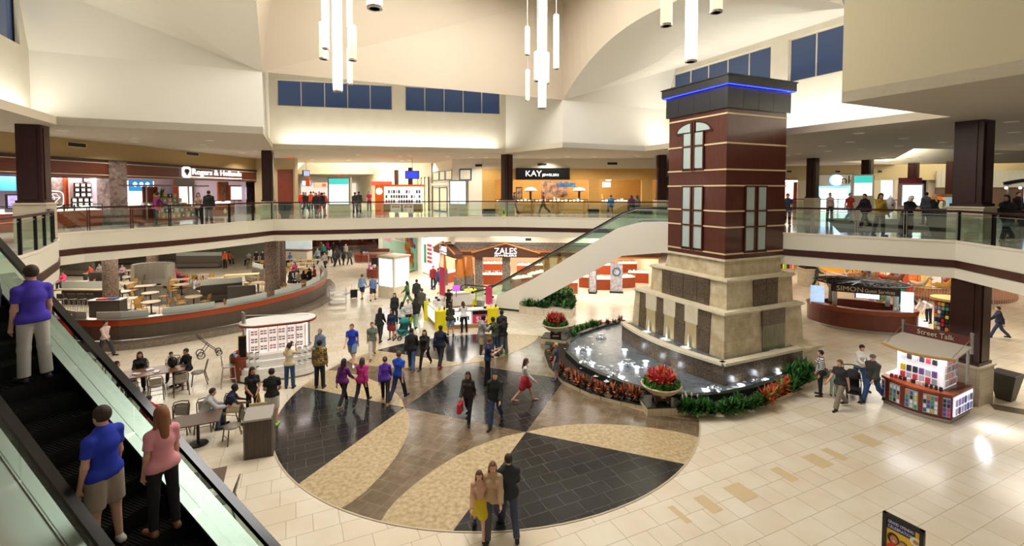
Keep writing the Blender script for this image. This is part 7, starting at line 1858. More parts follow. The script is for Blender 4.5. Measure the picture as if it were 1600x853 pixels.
def stroller(x, y, rz, lab, fab, frame=None):
    t = thing('stroller', lab, 'stroller',(x, y,0), rz); fm = frame or M['dark_metal']
    for sx_, sy_, r in ((-.26,-.3,.14),(.26,-.3,.14),(-.2,.38,.11),(.2,.38,.11)):
        b = MB(); b.tube([(sx_, sy_ + r*cos(a), r + r*sin(a)) for a in [2*pi*k/16 for k in range(16)]],.022,6, closed=True); w_ = b.build('wheel', M['black'], t); b = MB(); b.cyl((sx_ - .02, sy_, r),(sx_ + .02, sy_, r),.05, n=10); b.build('hub', M['steel'], w_)
    b = MB()
    for s in (-1,1): b.tube([(s*.2,.38,.12),(s*.24,-.05,.55),(s*.24,-.45,1.02)],.015,6); b.tube([(s*.26,-.3,.14),(s*.24,0,.55)],.015,6)
    b.tube([(-.24,-.45,1.02),(0,-.5,1.04),(.24,-.45,1.02)],.02,6); b.build('frame', fm, t)
    if fab:
        b = MB(); b.add([(-.2,-.25,.85),(.2,-.25,.85),(.2,-.05,.42),(-.2,-.05,.42),(.2,.3,.45),(-.2,.3,.45),(-.2,-.3,.8),(.2,-.3,.8),(.2,-.1,.36),(-.2,-.1,.36),(.2,.3,.38),(-.2,.3,.38)], [(0,1,2,3),(3,2,4,5),(7,6,9,8),(8,9,11,10),(0,6,7,1),(4,10,11,5),(1,7,8,2),(2,8,10,4),(6,0,3,9),(9,3,5,11)]); b.build('seat', fab, t)
        b = MB(); b.lathe([(.3,0),(.27,.12),(.18,.22),(.001,.27)],(0,-.08,.75),12,.8,1); b.build('canopy', fab, t, smooth=True)
        b = MB(); b.box(-.18,-.25,.2,.18,.2,.32); b.build('basket', fab, t)
    return t
stroller(*W(326,556),-.9, 'bare framed stroller standing beside the long wooden table', None); stroller(*W(1332,622), pi - .5, 'black stroller pushed by the woman in the white sweater', paint('26262A',.8))
stroller(*W(630,528), pi/2 + .9, 'teal stroller in the middle of the family group', paint('2A8A88',.8))
for k,(px, py, c, l) in enumerate(((568,443, '2A2A2A', 'black pulled case beside the walking couple'),)):
    x, y = W(553,466); t = thing('suitcase', l, 'suitcase',(x, y,0),.5); b = MB(); b.box(-.22,-.12,.06,.22,.12,.6); b.build('shell', M['black'], t, bevel=.03); b = MB(); b.tube([(-.1,.1,.6),(-.1,.15,.95),(.1,.15,.95),(.1,.1,.6)],.01,5); b.build('handle', M['steel'], t)
    for s in (-1,1): b = MB(); b.cyl((s*.18 - .02,0,.03),(s*.18 + .02,0,.03),.03, n=8); b.build('wheel', M['black'], t)
t = thing('white_rack_display', 'low white wire rack of leaflets at the right end of the dining wall', 'display rack',(*W(528,474),0),.4)
b = MB()
for z in (.1,.4,.7): b.box(-.5,-.3, z,.5,.3, z + .03)
b.build('shelves', M['white'], t); b = MB()
for s in (-1,1):
    for q in (-1,1): b.cyl((s*.5, q*.3,0),(s*.5, q*.3,.95),.015, n=5)
b.build('wire_frame', M['steel'], t)
b = MB(); b.poly([(*W(*p),.015) for p in ((1393 + 0,505),(1432,496),(1452,500),(1450,512))]); tag(b.build('white_mat', paint('F0F4F8',.5), None), 'white mat on the floor under the bending person', 'mat')
t = thing('red_vending_kiosk', 'red kiosk with blue and white lettering behind the escalator handrail at the left', 'vending machine',(*W(88,560),0),.4); b = MB(); b.box(-.45,-.4,0,.45,.4,1.8); b.build('cabinet', paint('B42418',.4), t); b = MB(); b.box(-.3,-.42,1.3,.3,-.4,1.6); b.build('blue_white_label', mat('label_blue', '3050C0',.4, noise='E8E8F8', scale=6), t); b = MB(); b.box(-.3,-.42,.5,.3,-.4,1.0); b.build('white_letter', M['white'], t)
column(*W(60,600),0, ZS,.8,1.3, AX, 'dark wood column behind the escalator handrail at the left')
# ------------------------------------------------------------------ people
def vnorm(a): a = np.array(a, float); return a/(np.linalg.norm(a) + 1e-9)
def surface_nets(F, org, h):
    """mesh of F=0 on a grid"""
    nx, ny, nz = F.shape; neg = F < 0
    c = np.zeros((nx - 1, ny - 1, nz - 1), int); cs = []
    for dx in (0,1):
        for dy in (0,1):
            for dz in (0,1): c += neg[dx:nx - 1 + dx, dy:ny - 1 + dy, dz:nz - 1 + dz]
    act = (c > 0) & (c < 8); idx = -np.ones(act.shape, int); I = np.argwhere(act); idx[act] = np.arange(len(I))
    S = np.zeros((len(I),3)); N = np.zeros(len(I)); offs = [(a, b_, c_) for a in (0,1) for b_ in (0,1) for c_ in (0,1)]
    val = {o: F[I[:,0] + o[0], I[:,1] + o[1], I[:,2] + o[2]] for o in offs}
    for o in offs:
        for ax in range(3):
            if o[ax] == 0:
                o2 = list(o); o2[ax] = 1; o2 = tuple(o2); a, b_ = val[o], val[o2]; m = (a < 0) != (b_ < 0)
                t = np.where(m, a/np.where(m, a - b_,1),0); p = np.tile(np.array(o, float),(len(I),1)); p[:, ax] = t
                S[m] += p[m]; N[m] += 1
    V = (I + S/np.maximum(N,1)[:, None])*h + org
    faces = []
    for ax in range(3):
        a1, a2 = (ax + 1) % 3,(ax + 2) % 3
        sl0 = [slice(None)]*3; sl1 = [slice(None)]*3; sl0[ax] = slice(0,-1); sl1[ax] = slice(1, None)
        A_, B_ = neg[tuple(sl0)], neg[tuple(sl1)]; E_ = np.argwhere(A_ != B_)
        E_ = E_[(E_[:, a1] > 0) & (E_[:, a2] > 0) & (E_[:, a1] < F.shape[a1] - 1) & (E_[:, a2] < F.shape[a2] - 1)]
        if not len(E_): continue
        def g(d1, d2): q = E_.copy(); q[:, a1] -= d1; q[:, a2] -= d2; return idx[q[:,0], q[:,1], q[:,2]]
        Q = np.stack([g(1,1), g(0,1), g(0,0), g(1,0)],1); fl = A_[E_[:,0], E_[:,1], E_[:,2]]
        Q[~fl] = Q[~fl][:, ::-1]; faces.append(Q[(Q >= 0).all(1)])
    return V, np.concatenate(faces)
def cap(a, b, ra, rb=None, fy=1.0, flat=False): return ('c', np.array(a, float), np.array(b, float), ra, ra if rb is None else rb, fy, flat)
def ell(c, r, R=None): return ('e', np.array(c, float), np.array(r, float), R)
def ev(p, X):
    if p[0] == 'c':
        _, a, b, ra, rb, fy, flat = p; a = a.astype(np.float32); b = b.astype(np.float32); s = np.array([1, fy,1.0], np.float32); A, B = a*s, b*s; Y = X*s; d = B - A; L2 = d @ d + 1e-9
        Y -= A; tc = np.clip((Y @ d)/L2,0,1); q = Y - tc[..., None]*d
        v = np.sqrt(np.einsum('...i,...i->...', q, q)) - (ra + (rb - ra)*tc)
        if flat: dd = vnorm(b - a).astype(np.float32); v = np.maximum(v,(X - b) @ dd)
        return v
    _, c, r, R = p; q = X - c.astype(np.float32)
    if R is not None: q = q @ R.astype(np.float32)
    r = r.astype(np.float32)
    k = np.sqrt(((q/r) ** 2).sum(-1)); return (k - 1)*min(r)
def field(prims, X, k=.03):
    f = None
    for p in prims:
        v = ev(p, X)
        if f is None: f = v
        else:
            h_ = np.clip(.5 + .5*(f - v)/k,0,1); f = f*(1 - h_) + v*h_ - k*h_*(1 - h_)
    return f
def bounds(prims):
    lo, hi = np.full(3,9.), np.full(3,-9.)
    for p in prims:
        if p[0] == 'c': r = max(p[3], p[4]); lo = np.minimum(lo, np.minimum(p[1], p[2]) - r); hi = np.maximum(hi, np.maximum(p[1], p[2]) + r)
        else: r = max(p[2]); lo = np.minimum(lo, p[1] - r); hi = np.maximum(hi, p[1] + r)
    return lo - .03, hi + .03
def sdf_mesh(name, prims, h, k=.03, cut=None, cuts=()):
    lo, hi = bounds(prims); n = np.ceil((hi - lo)/h).astype(int) + 2
    ax = [lo[i] + h*np.arange(n[i]) for i in range(3)]; X = np.stack(np.meshgrid(*ax, indexing='ij'),-1).astype(np.float32)
    F = np.full(X.shape[:3],1.0); 
    F = field(prims, X, k)
    if cut is not None: F = cut(F, X)
    F[0] = F[-1] = 1; F[:,0] = F[:,-1] = 1; F[:, :,0] = F[:, :,-1] = 1
    V, Q = surface_nets(F, lo, h)
    me = bpy.data.meshes.new(name); me.from_pydata(V.tolist(), [], Q.tolist()); me.polygons.foreach_set('use_smooth', [True]*len(Q)); me.update()
    return me, V, Q
def rotx(a): return np.array([[1,0,0], [0, cos(a),-sin(a)], [0, sin(a), cos(a)]])
def rotz(a): return np.array([[cos(a),-sin(a),0], [sin(a), cos(a),0], [0,0,1]])
# pose: lean, legs ((thigh forward, knee bend, spread), ...), arms ((forward, out, elbow, forearm in), ...), head (pitch, yaw)
POSES = {
 'stand': dict(lean=0, legs=((2,2,3),(-2,2,3)), arms=((4,7,10,0),(4,7,10,0)), head=(0,0)),
 'walk': dict(lean=3, legs=((26,6,1),(-20,22,1)), arms=((-20,6,12,0),(24,6,25,0)), head=(5,0)),
 'walk2': dict(lean=3, legs=((-22,24,1),(24,5,1)), arms=((24,6,25,0),(-20,6,12,0)), head=(0,10)),
 'phone': dict(lean=3, legs=((4,2,4),(-4,3,4)), arms=((32,6,88,-18),(30,6,90,-18)), head=(24,0)),
 'photo': dict(lean=0, legs=((2,2,3),(-2,2,3)), arms=((58,14,92,-15),(62,14,88,-15)), head=(-4,0)),
 'clasp': dict(lean=2, legs=((2,2,3),(-3,4,3)), arms=((14,10,30,-28),(14,10,30,-28)), head=(8,15)),
 'hips': dict(lean=8, legs=((10,4,5),(-8,4,5)), arms=((25,40,40,-50),(35,10,40,0)), head=(10,0)),
 'rail': dict(lean=14, legs=((-6,3,4),(-2,3,4)), arms=((42,8,55,-30),(42,8,55,-30)), head=(22,0)),
 'reach': dict(lean=24, legs=((-8,2,4),(-2,5,4)), arms=((50,8,20,-5),(56,8,15,-5)), head=(28,0)),
 'push': dict(lean=6, legs=((16,4,2),(-12,14,2)), arms=((34,8,48,-4),(34,8,48,-4)), head=(14,0)),
 'bag': dict(lean=0, legs=((3,3,4),(-6,8,4)), arms=((10,8,20,0),(40,12,100,-10)), head=(12,-15)),
 'bend': dict(lean=62, legs=((4,6,5),(-6,4,5)), arms=((20,6,10,0),(30,6,10,0)), head=(-10,0)),
 'sit': dict(lean=4, legs=((84,84,5),(80,80,5)), arms=((26,8,60,-16),(26,8,60,-16)), head=(6,0), sit=.47),
 'sitlean': dict(lean=24, legs=((82,70,6),(82,88,6)), arms=((36,8,42,-18),(40,8,38,-18)), head=(2,0), sit=.47),
}
def skeleton(pose, female):
    P_ = POSES[pose]; la = radians(P_['lean']); J = {}
    legs = []
    drops = []
    for (tf, kf, sp) in P_['legs']:
        a, b_ = radians(tf), radians(tf - kf); drops.append(.43*cos(a)*cos(radians(sp)) + .42*cos(b_))
    hz = (P_['sit'] + .10) if 'sit' in P_ else max(drops) + .085
    T = np.array([0, sin(la), cos(la)]); Fw = np.array([0, cos(la),-sin(la)])
    root = np.array([0,0, hz]); J['root'] = root; J['T'] = T; J['Fw'] = Fw
    for n, s,(tf, kf, sp) in zip('LR',(-1,1), P_['legs']):
        h_ = root + np.array([s*(.085 if not female else .09),0,-.01]); a, b_, o = radians(tf), radians(tf - kf), radians(sp)
        k_ = h_ + .43*np.array([s*sin(o), sin(a)*cos(o),-cos(a)*cos(o)]); an = k_ + .42*np.array([s*sin(o)*.5, sin(b_),-cos(b_)])
        if 'sit' in P_: an[2] = max(an[2],.085)
        J['hip' + n], J['knee' + n], J['ank' + n] = h_, k_, an
        J['toe' + n] = an + np.array([s*.04,.15,-.055]); J['heel' + n] = an + np.array([0,-.04,-.05])
    J['waist'] = root + T*.16; J['chest'] = root + T*.33; J['sh'] = root + T*.46; J['neck'] = root + T*.53
    sw = .150 if female else .172
    for n, s,(sf, so, ef, tw) in zip('LR',(-1,1), P_['arms']):
        S_ = J['sh'] + np.array([s*(sw - .005),0,0]) - T*.03; a, o, e, w_ = radians(sf), radians(so), radians(sf + ef), radians(tw)
        el = S_ + .28*np.array([s*sin(o), sin(a)*cos(o),-cos(a)*cos(o)]); d = vnorm([s*sin(o*.4 + w_), sin(e)*cos(w_),-cos(e)*cos(w_)])
        J['sho' + n], J['el' + n], J['wr' + n], J['hd' + n] = S_, el, el + .25*d, d
    pi_, yw = map(radians, P_['head']); R = rotz(yw) @ rotx(-pi_ - la*.35); J['R'] = R
    J['head'] = J['neck'] + T*.03 + R @ np.array([0,.02,.105])
    return J
def body_prims(J, female, hands=True):
    P_ = []
    w = .9 if female else 1.0
    P_ += [cap(J['hipL'], J['hipR'],.105 if female else .098, None,1.15), cap(J['root'] + J['T']*.02, J['waist'],.13*(1.0 if female else 1.02),.118*w,1.25), cap(J['waist'], J['chest'],.12*w,.15*w,1.3), cap(J['chest'], J['sh'] - J['T']*.02,.15*w,.12*w,1.4),
           cap(J['shoL'], J['shoR'],.062, None,1.1), cap(J['sh'], J['neck'] + J['T']*.04,.065,.052)] + [cap(J['neck'] - J['T']*.02, J['sho' + n_],.045,.045) for n_ in 'LR']
    if female: P_ += [ell(J['chest'] + J['T']*.02 + J['Fw']*.09 + np.array([s*.07,0,0]),(.055,.05,.055)) for s in (-1,1)]
    for n in 'LR':
        P_ += [cap(J['hip' + n], J['knee' + n],.088,.058), cap(J['knee' + n], J['ank' + n],.058,.038), cap(J['heel' + n], J['toe' + n],.035,.03)]
        P_ += [cap(J['sho' + n], J['el' + n],.052*(w if female else 1.05),.038), cap(J['el' + n], J['wr' + n],.040,.027)]
    R = J['R']; H = J['head']
    P_ += [ell(H + R @ np.array([0,-.012,.018]),(.078,.095,.102), R), ell(H + R @ np.array([0,.025,-.055]),(.054,.062,.058), R)]
    return P_
def detail_prims(J):
    """ears, nose, hands and fingers: little blending so that they stay apart"""
    R = J['R']; H = J['head']; D = []
    D += [cap(H + R @ np.array([0,.078,.012]), H + R @ np.array([0,.098,-.022]),.010,.014)]
    for s in (-1,1): D += [ell(H + R @ np.array([s*.078,-.005,-.005]),(.012,.02,.032), R)]
    for n, s in (('L',-1),('R',1)):
        d = J['hd' + n]; w = J['wr' + n]; side_ = vnorm(np.cross(d, [s*-1.0,.15,.0])) if abs(d[0]) < .9 else np.array([0,1.,0]); pn = vnorm(np.cross(side_, d))
        D += [cap(w, w + d*.075,.026,.030)]
        for i, L in enumerate((.062,.072,.068,.052)):
            b0 = w + d*.085 + side_*(.030 - i*.020); c1 = b0 + d*L*.55 - pn*.008*s; D += [cap(b0 - d*.02, c1,.0095,.009), cap(c1, c1 + vnorm(d - pn*.7*s)*L*.5,.009,.008)]
        D += [cap(w + d*.025 + side_*.02, w + d*.075 + side_*.058,.012,.010)]
    return D
def face_cut(J):
    R = J['R']; H = J['head']
    holes = [ell(H + R @ np.array([s*.032,.092,.014]),(.018,.012,.011), R) for s in (-1,1)] + [ell(H + R @ np.array([0,.092,-.055]),(.024,.010,.0045), R)]
    def cut(F, X):
        for h_ in holes:
            F = np.maximum(F,-ev(h_, X) - .001)
        return F
    return cut
_mesh = {}
EYE = mat('eye_dark', '1C1410',.3); LIP = mat('lips', 'A0564A',.5)
def get_body(pose, female, near):
    k = ('b', pose, female, near)
    if k not in _mesh:
        J = skeleton(pose, female); A_ = body_prims(J, female); D = detail_prims(J); h = .0115 if near else .018
        allp = A_ + D; lo, hi = bounds(allp); n = np.ceil((hi - lo)/h).astype(int) + 2
        ax = [lo[i] + h*np.arange(n[i]) for i in range(3)]; X = np.stack(np.meshgrid(*ax, indexing='ij'),-1).astype(np.float32)
        F = field(A_, X,.025); G = field(D, X,.006); kk = .008; hh = np.clip(.5 + .5*(F - G)/kk,0,1); F = F*(1 - hh) + G*hh - kk*hh*(1 - hh)
        F = face_cut(J)(F, X); F[0] = F[-1] = 1; F[:,0] = F[:,-1] = 1; F[:, :,0] = F[:, :,-1] = 1
        V, Q = surface_nets(F, lo, h); me = bpy.data.meshes.new('body'); me.from_pydata(V.tolist(), [], Q.tolist()); me.polygons.foreach_set('use_smooth', [True]*len(Q))
        me.materials.append(EYE); me.materials.append(EYE); me.materials.append(LIP); C_ = V[Q].mean(1); mi = np.zeros(len(Q), int)
        for s in (-1,1): mi[np.linalg.norm(C_ - (J['head'] + J['R'] @ np.array([s*.032,.086,.014])), axis=1) < .013] = 1
        mi[np.linalg.norm((C_ - (J['head'] + J['R'] @ np.array([0,.086,-.055])))/np.array([2.2,1,1]), axis=1) < .011] = 2
        me.polygons.foreach_set('material_index', mi.tolist()); me.update(); _mesh[k] = me
    return _mesh[k]
def get_top(pose, female, kind, near):
    k = ('t', pose, female, kind, near)
    if k not in _mesh:
        J = skeleton(pose, female); g = {'tee': .014, 'long': .014, 'jacket': .030, 'tank': .010, 'robe': .03}[kind]; w = .9 if female else 1.0; T = J['T']
        hem = {'tee': -.055, 'long': -.06, 'jacket': -.12, 'tank': -.04, 'robe': -.06}[kind]
        P_ = [cap(J['root'] + T*hem, J['waist'],.128 + g,.120*w + g,1.18, False), cap(J['waist'], J['chest'],.12*w + g,.15*w + g,1.28), cap(J['chest'], J['sh'] - T*.02,.15*w + g,.12*w + g,1.35), cap(J['shoL'], J['shoR'],.056 + g*.7, None,1.1), cap(J['sh'], J['neck'] - T*.01,.07 + g*.6,.058 + g*.5), cap(J['hipL'] + T*.0 + np.array([.012,0,0]), J['hipR'] + T*.0 - np.array([.012,0,0]),.122 + g, None,1.12), cap(J['hipL']*.5 + J['hipR']*.5 + T*.02, J['waist'],.14 + g,.118*w + g,1.2)] + [cap(J['neck'] - T*.03, J['sho' + n_],.045 + g*.6,.048 + g*.6) for n_ in 'LR']
        if female: P_ += [ell(J['chest'] + T*.02 + J['Fw']*.09 + np.array([s*.07,0,0]),(.06 + g,.055 + g,.06 + g)) for s in (-1,1)]
        sl = [] 
        for n in 'LR':
            S_, E_, W_ = J['sho' + n], J['el' + n], J['wr' + n]
            if kind == 'tee': sl += [cap(S_, S_ + (E_ - S_)*.62,.048 + g,.048 + g,1, True)]
            elif kind == 'tank': pass
            else: sl += [cap(S_, E_,.048 + g,.041 + g), cap(E_, W_ - (W_ - E_)*.04,.043 + g,.033 + g,1, True)]
        root = J['root']
        def cut(F, X): return np.maximum(F,-((X - (root + T*hem)) @ T))
        me, V, Q = sdf_mesh('top', P_ + sl,.0125 if near else .019,.03, cut if kind != 'robe' else None); me.materials.append(EYE); _mesh[k] = me
    return _mesh[k]
def get_bottom(pose, female, kind, near):
    k = ('p', pose, female, kind, near)
    if k not in _mesh:
        J = skeleton(pose, female); P_ = [cap(J['hipL'], J['hipR'],.108 if female else .10, None,1.12), cap(J['root'], J['root'] + J['T']*.12,.128,.124,1.22)]; g = {'pants': .018, 'jeans': .014, 'leggings': .008, 'shorts': .026, 'skirt': .02, 'robe': .03}[kind]
        for n in 'LR':
            h_, kn, an = J['hip' + n], J['knee' + n], J['ank' + n]
            if kind == 'shorts': P_ += [cap(h_, kn + (h_ - kn)*.08,.092 + g,.075 + g,1, True)]
            elif kind == 'skirt': P_ += [cap(h_, kn + (h_ - kn)*.35,.105 + g,.13 + g)]
            elif kind == 'robe': P_ += [cap(h_, kn,.11 + g,.12 + g), cap(kn, an,.12 + g,.12 + g)]
            else: P_ += [cap(h_, kn,.084 + g,.058 + g), cap(kn, an + (kn - an)*.02,.060 + g,.046 + g*(1.6 if kind != 'leggings' else 1),1, True)]
        me, V, Q = sdf_mesh('bottom', P_,.0125 if near else .019,.03 if kind not in ('skirt', 'robe') else .09,(lambda F, X: np.maximum(F,.06 - X[...,2])) if kind == 'robe' else None); me.materials.append(EYE); _mesh[k] = me
    return _mesh[k]
def get_shoe(pose, female, n, near):
    k = ('s', pose, female, n)
    if k not in _mesh:
        J = skeleton(pose, female); a, t, he = J['ank' + n], J['toe' + n], J['heel' + n]
        z0 = min(t[2], he[2]) - .03
        me, V, Q = sdf_mesh('shoe', [cap(he, t,.042,.042), cap(a - np.array([0,0,.01]), he,.045,.042)],.013,.02, lambda F, X: np.maximum(F, z0 - X[...,2])); me.materials.append(EYE); _mesh[k] = me
    return _mesh[k]
def get_hair(pose, female, style, near):
    k = ('h', pose, female, style, near)
    if k not in _mesh:
        J = skeleton(pose, female); R, H = J['R'], J['head']; P_ = [ell(H + R @ np.array([0,-.018,.030]),(.088,.100,.104), R)]
        if style == 'long': P_ += [cap(H + R @ np.array([0,-.07,.0]), H + R @ np.array([0,-.10,-.26]),.075,.055,1.3), cap(H + R @ np.array([-.07,-.03,0]), H + R @ np.array([-.08,-.04,-.16]),.03,.028), cap(H + R @ np.array([.07,-.03,0]), H + R @ np.array([.08,-.04,-.16]),.03,.028)]
        if style == 'bun': P_ += [ell(H + R @ np.array([0,-.12,.03]),(.04,.045,.04), R)]
        if style == 'scarf': P_ += [cap(H + R @ np.array([0,-.03,-.02]), J['neck'] + J['Fw']*.02,.09,.085)]
        if style == 'cap': P_ = [ell(H + R @ np.array([0,-.01,.045]),(.092,.104,.075), R), cap(H + R @ np.array([-.03,.09,.05]), H + R @ np.array([.03,.09,.05]),.025,.025)]
        def cut(F, X):
            q = (X - H) @ R; return np.maximum(F, np.minimum(np.minimum(q[...,1] - .045 - .5*np.maximum(0, q[...,2] - .03),.052 - q[...,2]),9) if style != 'cap' else (.02 - q[...,2]))
        def cut2(F, X):
            q = (X - H) @ R
            faceR = np.minimum(q[...,1] - .035,.062 - q[...,2])      # >0 where it is face
            low = (-.055 if style in ('short', 'bun') else -9) - q[...,2]
            return np.maximum(np.maximum(F, faceR), low) if style != 'cap' else np.maximum(F,.025 - q[...,2])
        me, V, Q = sdf_mesh('hair', P_,.012 if near else .018,.02, cut2); me.materials.append(EYE); _mesh[k] = me
    return _mesh[k]
SKIN = dict(light='D8A68C', tan='B98262', brown='7A4E38', dark='4E3226')
def person(label, loc, face, h=1.72, pose='stand', fem=False, top=('tee', '3A3A44'), bottom=('jeans', '2E4468'), skin='light', hair=('short', '2A1A12'), shoes='1E1A18', near=False, bag=None, z=0, extra=None):
    """face: degrees, 0 looks away from us, 180 towards us, 90 to the left"""
    if len(loc) == 2: loc = (*W(loc[0], loc[1], z), z)
    t = thing('person', label, 'person', loc, radians(face)); t.scale = (h/1.74,)*3
    def add(nm, me, mt):
        o = bpy.data.objects.new(nm, me); COL.objects.link(o); o.parent = t; o.material_slots[0].link = 'OBJECT'; o.material_slots[0].material = mt; return o
    add('body', get_body(pose, fem, near), paint(SKIN[skin],.55))
    if top: add({'tee': 'shirt', 'long': 'sweater', 'jacket': 'jacket', 'tank': 'top', 'robe': 'robe_top'}[top[0]], get_top(pose, fem, top[0], near), top[1] if not isinstance(top[1], str) else paint(top[1],.85))
    if bottom: add({'pants': 'trousers', 'jeans': 'jeans', 'leggings': 'leggings', 'shorts': 'shorts', 'skirt': 'skirt', 'robe': 'robe_skirt'}[bottom[0]], get_bottom(pose, fem, bottom[0], near), bottom[1] if not isinstance(bottom[1], str) else paint(bottom[1],.85))
    if hair: add('hair' if hair[0] not in ('cap', 'scarf') else {'cap': 'cap', 'scarf': 'headscarf'}[hair[0]], get_hair(pose, fem, hair[0], near), paint(hair[1],.7))
    for n in 'LR': add('shoe', get_shoe(pose, fem, n, near), paint(shoes,.6))
    if bag:
        J = skeleton(pose, fem); n = bag[2] if len(bag) > 2 else 'R'; w_ = J['wr' + n]; kind, colr = bag[0], bag[1]
        if kind == 'hand':
            p = w_ + np.array([0,0,-.10]); b = MB(); b.obox((p[0], p[1], p[2] - .36),.12,.34,.32); o = b.build('shopping_bag', paint(colr,.6)); b = MB(); b.tube([(p[0], p[1] - .1, p[2] - .05),(w_[0], w_[1], w_[2] - .04),(p[0], p[1] + .1, p[2] - .05)],.008,5); b.build('bag_handle', paint(colr,.6), o)
        else:
            s = -1 if n == 'L' else 1; hp = J['root'] + np.array([s*.2,-.02,0]); b = MB(); b.ball(tuple(hp),.07,.15,.13,8); o = b.build('shoulder_bag', paint(colr,.6), None, smooth=True); sh = J['sh']; b = MB(); b.tube([tuple(hp + np.array([0,.1,.1])), tuple(sh + np.array([-s*.06,.08,.06])), tuple(sh + np.array([-s*.06,-.1,.06])), tuple(hp + np.array([0,-.1,.1]))],.012,5); b.build('bag_strap', paint(colr,.6), o)
        tag(o, 'bag carried by the %s' % label.replace('person in ', 'person in '), 'bag'); o['label'] = ' '.join(('%s %s held by %s' % ({'hand': 'shopping', 'sling': 'shoulder'}[kind], 'bag', label)).split()[:16]); o.location = t.location; o.rotation_euler = t.rotation_euler; o.scale = t.scale
        if len(bag) > 3: o['label'] = bag[3]
    return t
Pn = person
def phone(t, pose, fem, lab, col='1A1A1C'):
    J = skeleton(pose, fem); m_ = (J['wrR'] + J['hdR']*.1 + J['wrL'] + J['hdL']*.1)/2; b = MB(); b.obox((m_[0], m_[1] + .02, m_[2] + .0),.075,.012,.14,0,-.5); o = b.build('mobile_phone', paint(col,.3)); o.location = t.location; o.rotation_euler = t.rotation_euler; o.scale = t.scale; tag(o, lab, 'phone')
plaid = tiles('plaid_cloth', 'C8A458', '26221E', '6A5A34',.09,.07,0,.85, off=.0, msize=.012, wall=True)
stripe = tiles('striped_knit', 'E8E8E4', 'E8E8E4', '202026',9,.07,0,.85, off=0, msize=.016, wall=True)
camo = mat('camouflage_cloth', '4A5434',.85, noise='26281C', scale=14)
# around the medallion
t = Pn('man in navy shirt and black trousers reading his phone on the black inlay',(762,600),-85,1.80, 'phone', top=('tee', '1E2A4E'), bottom=('pants', '1C1C22'), hair=('short', '5A3A22'), near=True); phone(t, 'phone', False, 'white phone held by the man in the navy shirt', 'E8E8F0')
Pn('man in grey hoodie and khaki shorts at the top of the medallion',(752,556),-70,1.85, 'phone', top=('jacket', '9A9A9C'), bottom=('shorts', 'B8A888'), skin='dark', hair=('short', '17110E'), shoes='E0E0E0', near=True)
Pn('man in olive green vest and blue jeans facing the man in the grey hoodie',(773,558),60,1.80, 'phone', top=('tee', '3E4E3A'), bottom=('jeans', '3A5478'), skin='brown', hair=('short', '1A1210'), near=True)
Pn('man in black shirt and grey trousers behind the one in the green vest',(787,555),40,1.75, 'clasp', top=('tee', '1A1A1E'), bottom=('pants', '5E6A66'), skin='brown', hair=('short', '1A1210'), shoes='6ABF3A', near=True)
Pn('head of another person just behind the man in black with grey trousers',(784,546),20,1.85, 'stand', top=('tee', '1C2A44'), bottom=('pants', '22262E'), skin='brown', hair=('short', '14100E'))
Pn('blond boy in dark teal shirt and plaid shorts at the pool curb',(869,594),75,1.48, 'stand', top=('tee', '2E4858'), bottom=('shorts', '6A7A80'), hair=('short', 'C8A060'), shoes='2A3A6A', near=True)
t = Pn('woman in camouflage jacket and denim shorts at the yellow phone kiosk',(704,524),10,1.62, 'phone', True, top=('jacket', camo), bottom=('shorts', '7A94B8'), hair=('long', '241810'), shoes='18161A', bag=('sling', '1A1A1C', 'L', 'black bag of the woman in the camouflage jacket'), near=True)
Pn('long haired woman in white top and black trousers leaning over the phone kiosk',(725,521),15,1.68, 'reach', True, top=('long', 'D8D4D0'), bottom=('leggings', '18181C'), hair=('long', '2E1E16'), shoes='C0A088', near=True)
Pn('seller in black shirt bending inside the yellow phone kiosk',(702,493),180,1.72, 'reach', top=('tee', '1A1C20'), bottom=('pants', '1C1C22'), skin='tan', hair=('short', '15100E'))
Pn('woman in green dress coat near the lit directory block',(637,477),100,1.65, 'walk', True, top=('jacket', '4E8A5A'), bottom=('pants', '5A9468'), hair=('long', '2A1A14'), skin='tan', bag=('sling', '2A2226', 'L', 'dark bag of the woman in the green coat'))
Pn('person in dark grey jacket with orange collar behind the olive grey man',(651,477),0,1.75, 'walk', top=('jacket', '3C3E40'), bottom=('pants', '26282C'), hair=('short', '3A241A'))
Pn('man in olive grey jacket and black trousers walking away past the phone kiosk',(659,497),-10,1.80, 'walk2', top=('jacket', '56584C'), bottom=('pants', '1C1C1E'), hair=('short', '6A4A32'))
Pn('long haired woman in black coat and pale green trousers walking away',(649,512),0,1.70, 'walk', True, top=('jacket', '26241F'), bottom=('pants', '88B49C'), hair=('long', '3A2014'), bag=('hand', 'D8D820', 'L', 'yellow bag beside the woman in pale green trousers'))
Pn('black haired woman in dark coat standing behind the family group',(617,505),180,1.70, 'stand', True, top=('jacket', '22242A'), bottom=('pants', '22242A'), hair=('long', '18120F'))
Pn('woman in white top pushing the teal stroller in the family group',(627,520),-30,1.65, 'push', True, top=('long', 'D4D8D4'), bottom=('jeans', '2E3A48'), hair=('long', '18120F'), near=True)
Pn('short person in white shirt and dark jeans right of the teal stroller',(638,514),-150,1.60, 'stand', top=('long', 'DCDCDA'), bottom=('jeans', '262A34'), hair=('short', '1A1210'))
Pn('girl in dark blue coat and red skirt left in the family group',(612,531),170,1.52, 'stand', True, top=('jacket', '1E2C4A'), bottom=('skirt', '8A2C34'), hair=('long', '1A1210'), skin='tan')
Pn('woman all in black with long black hair walking away left of the family group',(594,533),0,1.72, 'walk', True, top=('long', '202226'), bottom=('leggings', '202226'), hair=('long', '16110E'))
